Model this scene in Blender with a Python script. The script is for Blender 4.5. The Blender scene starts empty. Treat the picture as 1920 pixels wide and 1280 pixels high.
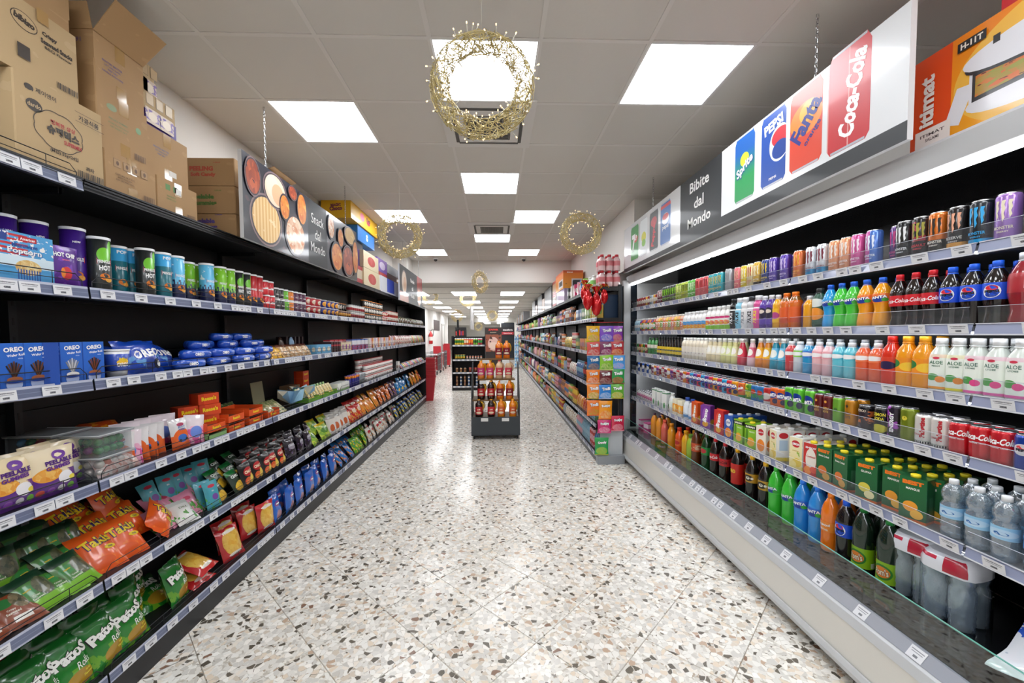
import bpy, math, random
from mathutils import Vector, Matrix, noise as mnoise
random.seed(7)
S = bpy.context.scene
COL = S.collection
R = math.radians

# ---------------------------------------------------------------- camera, world, exposure
cam_d = bpy.data.cameras.new('camera'); cam = bpy.data.objects.new('camera', cam_d); COL.objects.link(cam)
HC = 1.62; CF, CX_, CY_ = 754.7, 955.4, 658.3
_y, _p, _r = R(1.95), R(2.46), R(-.35)
vf = Vector((math.sin(_y) * math.cos(_p), math.cos(_y) * math.cos(_p), -math.sin(_p))); vr = Vector((math.cos(_y), -math.sin(_y), 0)); vu = vr.cross(vf)
vr, vu = vr * math.cos(_r) + vu * math.sin(_r), vu * math.cos(_r) - vr * math.sin(_r)
cam.matrix_world = Matrix(((vr.x, vu.x, -vf.x, 0), (vr.y, vu.y, -vf.y, 0), (vr.z, vu.z, -vf.z, HC), (0, 0, 0, 1)))
cam_d.sensor_width = 36; cam_d.lens = 36 * CF / 1920; cam_d.shift_x = (960 - CX_) / 1920; cam_d.shift_y = (CY_ - 640) / 1920; cam_d.clip_start = 0.05; cam_d.clip_end = 200
S.camera = cam
w = bpy.data.worlds.new('world'); S.world = w; w.use_nodes = True
w.node_tree.nodes['Background'].inputs[0].default_value = (0.9, 0.95, 1, 1)
w.node_tree.nodes['Background'].inputs[1].default_value = 0.3
S.view_settings.view_transform = 'Standard'; S.view_settings.look = 'None'
S.view_settings.exposure = 0.12; S.view_settings.gamma = 1; S.view_settings.use_curve_mapping = False
S.cycles.max_bounces = 7; S.cycles.diffuse_bounces = 4; S.cycles.glossy_bounces = 3
S.cycles.transparent_max_bounces = 14; S.cycles.transmission_bounces = 4
S.cycles.caustics_reflective = False; S.cycles.caustics_refractive = False
S.cycles.sample_clamp_indirect = 4
PANEL_E = 12.0      # ceiling panels
TUBE_E = 9.0       # canopy light tube
STRIP_E = 9.0      # shelf light strips in the fridge

# ---------------------------------------------------------------- materials
def lin(h):
    if isinstance(h, (tuple, list)): return tuple(h[:3]) + (1,)
    v = [int(h[i:i + 2], 16) / 255 for i in (0, 2, 4)]
    return tuple((c / 12.92 if c <= .04045 else ((c + .055) / 1.055) ** 2.4) for c in v) + (1,)
MATS = {}
class NT:
    def __init__(s, name):
        s.m = bpy.data.materials.new(name); s.m.use_nodes = True; s.t = s.m.node_tree; s.t.nodes.clear()
        s.out = s.t.nodes.new('ShaderNodeOutputMaterial')
    def n(s, typ, ins=(), **kw):
        nd = s.t.nodes.new('ShaderNode' + typ)
        for k, v in kw.items(): setattr(nd, k, v)
        for i, v in (ins.items() if isinstance(ins, dict) else enumerate(ins)):
            if v is None: continue
            if isinstance(v, bpy.types.NodeSocket): s.t.links.new(v, nd.inputs[i])
            else: nd.inputs[i].default_value = v
        return nd
    def math(s, op, *a): return s.n('Math', a, operation=op).outputs[0]
    def mix(s, f, a, b):
        nd = s.t.nodes.new('ShaderNodeMix'); nd.data_type = 'RGBA'
        for k, v in ((0, f), (6, a), (7, b)):
            if isinstance(v, bpy.types.NodeSocket): s.t.links.new(v, nd.inputs[k])
            else: nd.inputs[k].default_value = v
        return nd.outputs[2]
    def bsdf(s, col, rough=.5, metal=0, coat=0, **kw):
        d = {'Base Color': col, 'Roughness': rough, 'Metallic': metal, 'Coat Weight': coat, 'Coat Roughness': .08}
        d.update(kw)
        b = s.n('BsdfPrincipled', d); s.t.links.new(b.outputs[0], s.out.inputs[0]); return b
def plain(name, col, rough=.5, metal=0, coat=0, **kw):
    if name in MATS: return MATS[name]
    t = NT(name); t.bsdf(lin(col), rough, metal, coat, **kw); MATS[name] = t.m; return t.m
def emit(name, col, e):
    if name in MATS: return MATS[name]
    t = NT(name); b = t.n('Emission', (lin(col), e)); t.t.links.new(b.outputs[0], t.out.inputs[0]); MATS[name] = t.m; return t.m
def thin_glass(name, tint='f4fbf8', refl=.9, haze=0.0, base_refl=.0):
    if name in MATS: return MATS[name]
    t = NT(name)
    tr = t.n('BsdfTransparent', (lin(tint),)); gl = t.n('BsdfGlossy', {'Color': (refl, refl, refl, 1), 'Roughness': .03})
    g_ = t.n('NewGeometry'); dt = t.n('VectorMath', (g_.outputs['Incoming'], g_.outputs['Normal']), operation='DOT_PRODUCT').outputs['Value']
    om = t.math('SUBTRACT', 1.0, t.math('ABSOLUTE', dt)); f2 = t.math('ADD', t.math('MULTIPLY', t.math('POWER', om, 5.0), .9), .04 + base_refl)
    mx = t.n('MixShader', (f2, tr.outputs[0], gl.outputs[0]))
    if haze:
        df = t.n('BsdfDiffuse', (lin('e8eef4'),)); mx = t.n('MixShader', (haze, mx.outputs[0], df.outputs[0]))
    t.t.links.new(mx.outputs[0], t.out.inputs[0]); MATS[name] = t.m; return t.m

def art(name, base, layers=(), rough=.38, metal=0, coat=.25, bump=0):
    """printed surface: flat artwork laid out in UV"""
    key = 'art_' + name
    if key in MATS: return MATS[key]
    t = NT(key); uv = t.n('UVMap').outputs[0]; sx = t.n('SeparateXYZ', (uv,)); u, v = sx.outputs[0], sx.outputs[1]
    c = lin(base); cs = t.n('RGB'); cs.outputs[0].default_value = c; c = cs.outputs[0]
    def band(s, a, b): return t.math('COMPARE', s, (a + b) / 2, abs(b - a) / 2)
    def ell(cu, cv, ru, rv):
        a = t.n('VectorMath', (uv, (cu, cv, 0)), operation='SUBTRACT').outputs[0]
        a = t.n('VectorMath', (a, (1 / ru, 1 / rv, 0)), operation='MULTIPLY').outputs[0]
        a = t.n('VectorMath', (a,), operation='LENGTH').outputs['Value']
        return t.math('LESS_THAN', a, 1.0)
    for L in layers:
        k = L[0]
        if k == 'r':
            f = band(v, L[3], L[4])
            if L[1] > 0 or L[2] < 1: f = t.math('MULTIPLY', f, band(u, L[1], L[2]))
            c = t.mix(f, c, lin(L[5]))
        elif k == 'e': c = t.mix(ell(*L[1:5]), c, lin(L[5]))
        elif k == 'n':
            n = t.n('TexNoise', {'Vector': uv, 'Scale': L[3], 'Detail': 3}).outputs[0]
            f = t.math('MULTIPLY', t.math('GREATER_THAN', n, L[4]), band(v, L[1], L[2]))
            c = t.mix(f, c, lin(L[5]))
        elif k == 'v':
            vo = t.n('TexVoronoi', {'Vector': uv, 'Scale': L[5]})
            rr = t.n('ValToRGB'); sp = t.n('SeparateXYZ', (vo.outputs['Color'],)); t.t.links.new(sp.outputs[0], rr.inputs[0])
            el = rr.color_ramp.elements; el[0].color = lin(L[6]); el[1].color = lin(L[7])
            c = t.mix(ell(*L[1:5]), c, rr.outputs[0])
        elif k == 'g':
            mr = t.n('MapRange', (v, L[1], L[2], 0.0, 1.0)).outputs[0]; c = t.mix(mr, c, lin(L[3]))
        elif k == 's':
            s = u if L[4] == 'u' else v
            f = t.math('LESS_THAN', t.math('FRACT', t.math('MULTIPLY', s, float(L[1]))), L[2])
            f = t.math('MULTIPLY', f, band(v, L[5], L[6]))
            if len(L) > 7: f = t.math('MULTIPLY', f, band(u, L[7], L[8]))
            c = t.mix(f, c, lin(L[3]))
    kw = {}
    if bump:
        nz = t.n('TexNoise', {'Vector': t.n('TexCoord').outputs['Object'], 'Scale': 28, 'Detail': 3}).outputs[0]
        kw['Normal'] = t.n('Bump', {'Strength': bump, 'Distance': .01, 'Height': nz}).outputs[0]
    t.bsdf(c, rough, metal, coat, **kw); MATS[key] = t.m; return t.m

# ---------------------------------------------------------------- mesh builder
class MB:
    def __init__(s): s.v = []; s.f = []; s.m = []; s.uv = []; s.mats = []; s.sm = []
    def mi(s, m):
        if m not in s.mats: s.mats.append(m)
        return s.mats.index(m)
    def face(s, idx, m, uv=None, smooth=False):
        s.f.append(tuple(idx)); s.m.append(s.mi(m)); s.uv.append(uv or [(.5, .97)] * len(idx)); s.sm.append(smooth)
    def quad(s, p, m, uv=((0, 0), (1, 0), (1, 1), (0, 1)), smooth=False):
        b = len(s.v); s.v += [tuple(q) for q in p]; s.face(range(b, b + len(p)), m, list(uv)[:len(p)], smooth)
    def box(s, x0, x1, y0, y1, z0, z1, m, front=None, uvside=True, c=0.0):
        """front faces -Y; c = corner chamfer of vertical edges"""
        fm = front or m
        if c > 0:
            pts = [(x0 + c, y0), (x1 - c, y0), (x1, y0 + c), (x1, y1 - c), (x1 - c, y1), (x0 + c, y1), (x0, y1 - c), (x0, y0 + c)]
        else: pts = [(x0, y0), (x1, y0), (x1, y1), (x0, y1)]
        s.prism(pts, z0, z1, m, fm)
    def prism(s, pts, z0, z1, m, fm=None, top=None):
        n = len(pts); b = len(s.v)
        s.v += [(x, y, z0) for x, y in pts] + [(x, y, z1) for x, y in pts]
        for i in range(n):
            j = (i + 1) % n
            s.face((b + i, b + j, b + n + j, b + n + i), (fm or m) if i == 0 else m, [(0, 0), (1, 0), (1, 1), (0, 1)])
        s.face([b + n + i for i in range(n)], top or m); s.face([b + i for i in reversed(range(n))], m)
    def tube(s, pts, r, m, seg=5, closed=False):
        pts = [Vector(p) for p in pts]; n = len(pts); b = len(s.v)
        for i, p in enumerate(pts):
            a = pts[i - 1] if (i > 0 or closed) else p
            c = pts[(i + 1) % n] if (i < n - 1 or closed) else p
            d = (c - a).normalized(); up = Vector((0, 0, 1)) if abs(d.z) < .9 else Vector((1, 0, 0))
            x = d.cross(up).normalized(); y = x.cross(d)
            for k in range(seg):
                t = 2 * math.pi * k / seg; s.v.append(tuple(p + (x * math.cos(t) + y * math.sin(t)) * r))
        for i in range(n if closed else n - 1):
            for k in range(seg):
                l = (k + 1) % seg; j = (i + 1) % n
                s.face((b + i * seg + k, b + i * seg + l, b + j * seg + l, b + j * seg + k), m, None, True)
    def lathe(s, prof, m, seg=20, cx=0, cy=0, sq=0, vr=None, capb=True, capt=True):
        b = len(s.v); n = len(prof); z0, z1 = (vr or (prof[0][1], prof[-1][1]))
        def shp(r, t):
            c, q = math.cos(t), math.sin(t)
            if sq: k = (abs(c) ** sq + abs(q) ** sq) ** (-1 / sq); r = r * k
            return r * q, -r * c
        for r, z in prof:
            for k in range(seg):
                t = 2 * math.pi * k / seg + math.pi; x, y = shp(r, t); s.v.append((cx + x, cy + y, z))
        for i in range(n - 1):
            mm = m(i) if callable(m) else m
            va = (prof[i][1] - z0) / (z1 - z0); vb = (prof[i + 1][1] - z0) / (z1 - z0)
            for k in range(seg):
                l = (k + 1) % seg; u0, u1 = k / seg, (k + 1) / seg
                s.face((b + i * seg + k, b + i * seg + l, b + (i + 1) * seg + l, b + (i + 1) * seg + k), mm, [(u0, va), (u1, va), (u1, vb), (u0, vb)], True)
        mm = m(0) if callable(m) else m; mt = m(n - 2) if callable(m) else m
        if capb: s.face([b + k for k in reversed(range(seg))], mm)
        if capt: s.face([b + (n - 1) * seg + k for k in range(seg)], mt, [(0, 1)] * seg)
    def decal(s, tri, fn, m):
        vs, fs = tri; b = len(s.v); s.v += [fn(x, y) for x, y in vs]
        for f in fs: s.face([b + i for i in f], m)
    def mesh(s, name):
        me = bpy.data.meshes.new(name); me.from_pydata(s.v, [], s.f)
        for m in s.mats: me.materials.append(m)
        me.polygons.foreach_set('material_index', s.m); me.polygons.foreach_set('use_smooth', s.sm)
        l = me.uv_layers.new(name='UVMap'); l.data.foreach_set('uv', [c for f in s.uv for p in f for c in p]); me.update()
        return me
def link(name, me, parent=None, loc=None, rot=None, **props):
    o = bpy.data.objects.new(name, me); COL.objects.link(o)
    if parent: o.parent = parent
    if loc: o.location = loc
    if rot: o.rotation_euler = rot
    for k, v in props.items():
        if v: o[k] = v
    return o
def B(name, mb, parent=None, **kw): return link(name, mb.mesh(name), parent, **kw)
def empty(name, loc, label, cat, group=None, rot=None): return link(name, None, loc=loc, rot=rot, label=label, category=cat, group=group)
def box1(name, b, m, parent=None, **kw):
    mb = MB(); mb.box(*b, m); return B(name, mb, parent, **kw)

# text as flat triangles, centred, cap height 1
TX = {}
def text(s, bold=.02, shear=0, sp=1.0):
    k = (s, bold, shear, sp)
    if k in TX: return TX[k]
    c = bpy.data.curves.new('t', 'FONT'); c.body = s; c.size = 1; c.offset = bold; c.resolution_u = 2; c.shear = shear
    c.align_x = 'CENTER'; c.space_character = sp; c.space_line = .95
    o = bpy.data.objects.new('t', c); me = bpy.data.meshes.new_from_object(o)
    vs = [(v.co.x, v.co.y) for v in me.vertices]; fs = [tuple(p.vertices) for p in me.polygons]
    bpy.data.objects.remove(o); bpy.data.curves.remove(c); bpy.data.meshes.remove(me)
    if not vs: vs = [(0, 0)]
    ys = [y for x, y in vs]; xs = [x for x, y in vs]; cy = (min(ys) + max(ys)) / 2; cx = (min(xs) + max(xs)) / 2; h = max(max(ys) - min(ys), .01)
    r = ([((x - cx) / h, (y - cy) / h) for x, y in vs], fs); TX[k] = r; return r
def fit(tri, h=None, w=None, at=(0, 0), rot=0, slope=0):
    """scale to height h (and squeeze to width w), rotate, move"""
    vs, fs = tri; xs = [x for x, y in vs]; ww = max(xs) - min(xs) or 1
    if h is None: h = w / ww
    sx = h if w is None else w / ww
    c, q = math.cos(R(rot)), math.sin(R(rot)); out = []
    for x, y in vs:
        x, y = x * sx, y * h; out.append((at[0] + x * c - y * q, at[1] + x * q + y * c))
    return out, fs
def ellipse2(n=20): return [(math.cos(2 * math.pi * i / n) / 2, math.sin(2 * math.pi * i / n) / 2) for i in range(n)], [tuple(range(n))]
def claw():
    vs, fs = [], []
    for cx, ln in ((-.3, .9), (0, 1.0), (.3, .85)):
        b = len(vs); ws = (.13, .10, .12, .07, .09, .0)
        for i, wd in enumerate(ws):
            y = .5 - ln * i / 5; k = .018 * (-1) ** i; vs += [(cx - wd / 1.4 + k, y), (cx + wd / 1.4 + k, y)]
        for i in range(5): fs.append((b + 2 * i, b + 2 * i + 1, b + 2 * i + 3, b + 2 * i + 2))
        vs += []
    return vs, fs

# ---------------------------------------------------------------- common materials
M_white = plain('wall_paint', 'e6e3de', .7)
M_black = plain('black_metal', '101114', .45)
M_dark = plain('dark_metal', '1b1d21', .4)
M_chrome = plain('chrome_wire', '8d8d90', .25, 1)
M_dwire = plain('dark_wire', '3a3b3e', .35, .8)
M_steel = plain('fridge_steel', 'c6c8ca', .45, .1)
M_silver = plain('can_end', 'c9cacd', .25, .9)
M_tag = art('price_tag', 'dfe0e4', [('r', .1, .9, .72, .8, '8d8f96'), ('r', .15, .85, .55, .62, '9a9ca4'), ('r', .38, .66, .18, .38, '7b7d84')], .5, coat=0)
M_rail = art('price_rail', '666f8b', [('r', 0, 1, .80, 1, 'b4bace'), ('r', 0, 1, 0, .14, 'a9b0c6'), ('r', 0, 1, .45, .5, '7c86a2')], .3, coat=.4)
M_panel = emit('light_diffuser', 'f8fbff', PANEL_E)

# measuring helpers: distances read off the photograph's own perspective
def solve_y(px, X, z):
    t = px - CX_; return (t * (X * vf.x + (z - HC) * vf.z) - X * CF * vr.x - (z - HC) * CF * vr.z) / (CF * vr.y - t * vf.y)
def unproj(px, py, Y):
    d = vf * CF + vr * (px - CX_) + vu * (CY_ - py); d = d * (Y / d.y); return Vector((d.x, Y, HC + d.z))
CUR = {'z': 1.9}
def yl(px, X=1.72, z=None): return solve_y(px, -X, CUR['z'] if z is None else z)
def yr(px, X=1.78, z=None): return solve_y(px, X, CUR['z'] if z is None else z)
# ================================================================ room
CZ = 3.208; C2 = 2.735; YB = 8.82
def struct(name, mb, parent=None): return B(name, mb, parent, kind='structure')
# --- floor of terrazzo tiles laid diagonally
def terrazzo():
    t = NT('terrazzo'); co = t.n('TexCoord').outputs['Object']
    oi = t.n('ObjectInfo'); loc = oi.outputs['Random']
    # world position so chips run continuously over mesh pieces
    geo = t.n('NewGeometry').outputs['Position']
    off = t.n('VectorMath', (geo, None), operation='ADD').outputs[0]
    cmb = t.n('CombineXYZ', (t.math('MULTIPLY', loc, 37.0), t.math('MULTIPLY', loc, 91.0), 0.0)).outputs[0]
    pos = t.n('VectorMath', (geo, cmb), operation='ADD').outputs[0]
    wz = t.n('TexNoise', {'Vector': pos, 'Scale': 14.0, 'Detail': 1}).outputs['Color']
    wv = t.n('VectorMath', (wz, (.5, .5, .5)), operation='SUBTRACT').outputs[0]
    wv = t.n('VectorMath', (wv, (.035, .035, 0)), operation='MULTIPLY').outputs[0]
    p2 = t.n('VectorMath', (pos, wv), operation='ADD').outputs[0]
    def layer(scale, rand):
        a = t.n('TexVoronoi', {'Vector': p2, 'Scale': scale, 'Randomness': rand}, voronoi_dimensions='2D')
        b = t.n('TexVoronoi', {'Vector': p2, 'Scale': scale, 'Randomness': rand}, voronoi_dimensions='2D', feature='DISTANCE_TO_EDGE')
        return a.outputs['Color'], b.outputs['Distance']
    c1, d1 = layer(38.0, 1.0); c2, d2 = layer(85.0, 1.0)
    def ramp(col, stops, idx=0):
        rr = t.n('ValToRGB'); rr.color_ramp.interpolation = 'CONSTANT'; sp = t.n('SeparateXYZ', (col,))
        t.t.links.new(sp.outputs[idx], rr.inputs[0]); el = rr.color_ramp.elements
        el[0].position = 0; el[0].color = lin(stops[0][1])
        el[1].position = stops[1][0]; el[1].color = lin(stops[1][1])
        for p, c in stops[2:]: e = el.new(p); e.color = lin(c)
        return rr.outputs[0]
    big = ramp(c1, [(0, 'f0efea'), (.18, 'e2e0da'), (.34, 'f7f4ee'), (.48, 'd3d1cc'), (.60, 'ece4d8'), (.70, 'c9c6c0'), (.77, 'e2d3bf'), (.84, 'd2c6b6'), (.90, 'bda28c'), (.925, '4d4943'), (.965, '7a5645'), (.975, '34322f')])
    sm = ramp(c2, [(0, 'e2dfd8'), (.3, 'd2cfc8'), (.55, 'ece9e2'), (.75, 'bfb9ae'), (.90, 'ab9c8a'), (.965, '5d564d')])
    usebig = t.math('GREATER_THAN', d1, .055)
    chips = t.mix(usebig, sm, big)
    # in a share of cells show only fine chips
    sp = t.n('SeparateXYZ', (c1,)).outputs[1]
    fine = t.math('LESS_THAN', sp, .22); dark = t.n('SeparateXYZ', (c1,)).outputs[0]
    fine = t.math('MULTIPLY', fine, t.math('LESS_THAN', dark, .86))
    chips = t.mix(fine, chips, sm)
    tone = t.n('TexNoise', {'Vector': geo, 'Scale': .6, 'Detail': 2}).outputs[0]
    chips = t.mix(t.math('MULTIPLY', tone, .26), chips, lin('c9b99f'))
    rg = t.math('ADD', .16, t.math('MULTIPLY', sp, .12))
    t.bsdf(chips, rg, 0, 0, **{'Specular IOR Level': .5}); return t.m
M_terr = terrazzo(); M_joint = plain('tile_joint', '9c9182', .6)
T = .411; G = .0022
mb = MB(); mb.quad([(-9, -3, -.004), (4, -3, -.004), (4, 46, -.004), (-9, 46, -.004)], M_joint)
floor = struct('floor', mb)
tm = MB(); c = .0015; h = T / 2 - G / 2
tm.quad([(-h + c, -h + c, 0), (h - c, -h + c, 0), (h - c, h - c, 0), (-h + c, h - c, 0)], M_terr)
for a in range(4):
    q = Matrix.Rotation(a * math.pi / 2, 4, 'Z')
    tm.quad([q @ Vector(p) for p in ((-h, -h, -.004), (h, -h, -.004), (h - c, -h + c, 0), (-h + c, -h + c, 0))], M_terr)
tile_me = tm.mesh('tile')
ux, uy = Vector((math.cos(R(45)), math.sin(R(45)))), Vector((-math.sin(R(45)), math.cos(R(45))))
O = Vector((.202, 2.042)) + ux * (T / 2) + uy * (T / 2)
cells = []
for i in range(-80, 81):
    for j in range(-80, 81):
        p = O + ux * (i * T) + uy * (j * T)
        if -9 < p.x < 4 and -2.6 < p.y < 46: cells.append(p)
near = sorted([p for p in cells if 0.7 < p.y < 12 and -1.75 < p.x < 1.95 and abs(p.x) < 1.35 * p.y + .5], key=lambda p: p.y)[:300]
ns = {(round(p.x, 3), round(p.y, 3)) for p in near}
for p in near: link('floor_tile', tile_me, floor, (p.x, p.y, 0), (0, 0, R(45)))
mb = MB(); rot = Matrix.Rotation(R(45), 4, 'Z')
for p in cells:
    if (round(p.x, 3), round(p.y, 3)) in ns: continue
    pts = [rot @ Vector(q) + Vector((p.x, p.y, 0)) for q in ((-h, -h, 0), (h, -h, 0), (h, h, 0), (-h, h, 0))]
    mb.quad(pts, M_terr)
B('floor_tile', mb, floor, kind='stuff')

# --- ceiling
def paint(name, col, rough=.85, b=.15, scale=60):
    t = NT(name); g = t.n('NewGeometry').outputs['Position']
    n = t.n('TexNoise', {'Vector': g, 'Scale': scale, 'Detail': 4}).outputs[0]
    n2 = t.n('TexNoise', {'Vector': g, 'Scale': 1.3, 'Detail': 2}).outputs[0]
    c = t.mix(t.math('MULTIPLY', n2, .10), lin(col), lin('bdb6ac'))
    t.bsdf(c, rough, **{'Normal': t.n('Bump', {'Strength': b, 'Distance': .004, 'Height': n}).outputs[0]}); MATS[name] = t.m; return t.m
M_ctile = paint('ceiling_tile', 'd8d5cf'); M_grid = plain('ceiling_grid', 'dedbd6', .6); M_wall = paint('wall', 'e9e6e1', .8, .08, 90)
XL = [.255 + .6 * k for k in range(-4, 5)]      # -2.15 .. 2.65
YR = [2.238 + .6 * k for k in range(-8, 12)]   # -2.707 .. 8.693
mb = MB(); mb.box(-2.3, 3.1, -2.8, YB, CZ + .05, CZ + .12, M_wall); ceil = struct('ceiling', mb)
ct = MB(); ct.box(-.294, .294, -.294, .294, 0, .012, M_ctile); ct_me = ct.mesh('ceiling_tile')
lights = {(1, 9): 1, (3, 8): 1, (5, 8): 1, (3, 11): 1, (1, 13): 1, (4, 13): 1, (3, 15): 1, (1, 17): 1, (4, 17): 1, (3, 5): 1, (5, 5): 1, (1, 5): 1, (3, 2): 1, (5, 2): 1, (1, 2): 1}  # rows above and behind the camera are added out of view to light the front
vents = {(3, 9), (3, 14)}
for i in range(8):
    for j in range(19):
        if (i, j) in lights or (i, j) in vents: continue
        link('ceiling_tile', ct_me, ceil, (XL[i] + .3, YR[j] + .3, CZ), (random.uniform(-.002, .002), random.uniform(-.002, .002), 0))
g = MB()
for x in XL: g.box(x - .012, x + .012, -2.8, YB, CZ - .004, CZ + .03, M_grid)
for y in YR:
    for i in range(8): g.box(XL[i] + .012, XL[i + 1] - .012, y - .012, y + .012, CZ - .004, CZ + .03, M_grid)
B('ceiling_grid', g, ceil)
lp = MB(); lp.box(-.285, .285, -.285, .285, 0, .01, M_panel); lp_me = lp.mesh('diffuser')
lf = MB(); M_frame = plain('light_frame', 'eeeeee', .4)
for a in range(4):
    q = Matrix.Rotation(a * math.pi / 2, 4, 'Z'); b = len(lf.v)
    lf.quad([q @ Vector(p) for p in ((-.297, -.297, -.002), (.297, -.297, -.002), (.283, -.283, .001), (-.283, -.283, .001))], M_frame)
lf_me = lf.mesh('frame')
desc = {(1, 9): 'square ceiling light panel above the near left boxes', (3, 8): 'square ceiling light panel behind the big near wreath', (5, 8): 'square ceiling light panel nearest the drinks sign',
        (3, 11): 'square ceiling light panel alone in the middle row beyond the near vent', (1, 13): 'square ceiling light panel behind the wreath over the snack shelving', (4, 13): 'square ceiling light panel beside the wreath over the fridge end',
        (3, 15): 'square ceiling light panel just past the far vent', (1, 17): 'square ceiling light panel before the bulkhead, snack side', (4, 17): 'square ceiling light panel before the bulkhead, grocery side'}
for k in lights:
    r = empty('ceiling_light', (XL[k[0]] + .3, YR[k[1]] + .3, CZ - .003), desc.get(k, 'added unseen square ceiling light panel by the camera, %s row, %s column' % ({2: 'rear', 5: 'front'}.get(k[1]), {1: 'snack side', 3: 'middle', 5: 'fridge side'}.get(k[0]))), 'ceiling light', 'square light panels of the near ceiling')
    link('diffuser', lp_me, r); link('frame', lf_me, r)
# vents
for k, dsc in (((3, 9), 'white square air vent partly hidden by the big near wreath'), ((3, 14), 'white square air vent with dark grille between two light panels')):
    r = empty('ceiling_vent', (XL[k[0]] + .3, YR[k[1]] + .3, CZ), dsc, 'air vent')
    m = MB(); wp = plain('vent_white', 'dcdad6', .5)
    for a in range(4):
        q = Matrix.Rotation(a * math.pi / 2, 4, 'Z')
        m.quad([q @ Vector(p) for p in ((-.34, -.34, -.012), (.34, -.34, -.012), (.17, -.17, -.022), (-.17, -.17, -.022))], wp)
        m.quad([q @ Vector(p) for p in ((-.34, -.34, 0), (.34, -.34, 0), (.34, -.34, -.012), (-.34, -.34, -.012))], wp)
    B('vent_frame', m, r)
    m = MB()
    for a in range(4):
        q = Matrix.Rotation(a * math.pi / 2, 4, 'Z')
        m.quad([q @ Vector(p) for p in ((-.24, -.262, -.0185), (.24, -.262, -.0185), (.24, -.235, -.021), (-.24, -.235, -.021))], plain('vent_slot', '55534f', .6))
    B('air_slot', m, r)
    m = MB(); m.quad([(-.17, -.17, -.018), (-.17, .17, -.018), (.17, .17, -.018), (.17, -.17, -.018)], M_dark)
    B('vent_opening', m, r)
    m = MB()
    for i in range(18): y = -.16 + i * .019; m.box(-.17, .17, y, y + .006, -.028, -.02, plain('vent_slat', '77756f', .5))
    for i in range(7): x = -.16 + i * .053; m.box(x, x + .005, -.17, .17, -.03, -.024, plain('vent_slat', '77756f', .5))
    B('grille', m, r)
# lower ceiling beyond the bulkhead
mb = MB(); mb.box(-9, 4, YB + .25, 46, C2, C2 + .1, M_ctile); c2 = struct('ceiling', mb)
mb = MB()
for k in range(24): y = 9.6 + k * 1.5; mb.box(-6, 1.75, y - .01, y + .01, C2 - .006, C2, plain('grid_dark', '8f8b86', .6))
B('ceiling_grid', mb, c2)
mb = MB(); mb.box(-9, 4, YB, YB + .25, C2, CZ + .12, M_wall); struct('trim_1', mb)   # bulkhead
mb = MB(); mb.box(-3.6, -1.7, 28, 28.3, 2.25, C2, M_wall); mb.box(-1.7, 1.75, 28, 28.3, 2.45, C2, M_wall); struct('trim_2', mb)
ll = MB(); ll.box(-.31, .31, -.5, .5, -.012, 0, M_panel); ll_me = ll.mesh('diffuser')
lfm = MB(); lfm.box(-.33, .33, -.52, .52, -.006, .0, M_frame); lfm_me = lfm.mesh('frame')
rown = ['first', 'second', 'third', 'fourth', 'fifth', 'sixth', 'seventh', 'eighth', 'ninth', 'tenth', 'eleventh', 'twelfth']
for ci, (cx, cn) in enumerate(((.465, 'beside the grocery shelving'), (-.85, 'in the middle file'), (-2.2, 'beside the plain wall'))):
    for k in range(12):
        y = 11.17 + 2.85 * k
        if ci == 2 and y > 27: continue
        r = empty('ceiling_light', (cx, y, C2), 'long light panel %s, %s row past the bulkhead' % (cn, rown[k]), 'ceiling light', 'long light panels past the bulkhead')
        link('diffuser', ll_me, r); link('frame', lfm_me, r, (0, 0, .0))
# walls
def wall(name, b): mb = MB(); mb.box(*b, M_wall); return struct(name, mb)
wall('wall_left', (-2.28, -2.085, -2.8, 9.75, 0, CZ + .1))
wall('wall_left', (-3.1, -2.95, 9.6, 25, 0, C2)); wall('wall_left', (-3.1, -2.085, 9.6, 9.75, 0, C2))
wall('trim_3', (-2.085, -1.79, 8.3, YB + .3, 2.30, CZ + .05))
wall('wall_left', (-9, -3.1, 24.85, 25, 0, C2))
wall('wall_right', (1.66, 1.9, 5.42, 46, 0, CZ + .1)); wall('wall_right', (2.6, 2.8, -2.8, 5.5, 0, CZ + .1)); wall('wall_right', (1.9, 2.7, 5.42, 5.5, 0, CZ + .1)); wall('wall_right', (1.655, 2.7, 4.79, 5.42, 2.42, CZ + .1))
wall('wall_back', (-9, 4, 46, 46.2, 0, 3.2)); wall('wall_front', (-2.3, 2.8, -2.95, -2.8, 0, 3.3)); wall('wall_left', (-9.2, -9, 24.8, 46, 0, C2))
# door on the far plain wall
mb = MB(); mb.box(-2.955, -2.935, 22.2, 23.2, 0, 2.1, plain('door_white', 'dfdcd6', .5)); d1 = struct('door_1', mb)
mb = MB()
for (a, b2, z0, z1) in ((22.1, 22.2, 0, 2.2), (23.2, 23.3, 0, 2.2), (22.2, 23.2, 2.1, 2.2)): mb.box(-2.95, -2.92, a, b2, z0, z1, plain('door_frame', 'bdb9b2', .5))
B('door_frame', mb, d1)
mb = MB(); mb.tube([(-2.935, 22.3, 1.05), (-2.90, 22.3, 1.05), (-2.90, 22.42, 1.05)], .01, M_chrome); B('door_handle', mb, d1)
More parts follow.
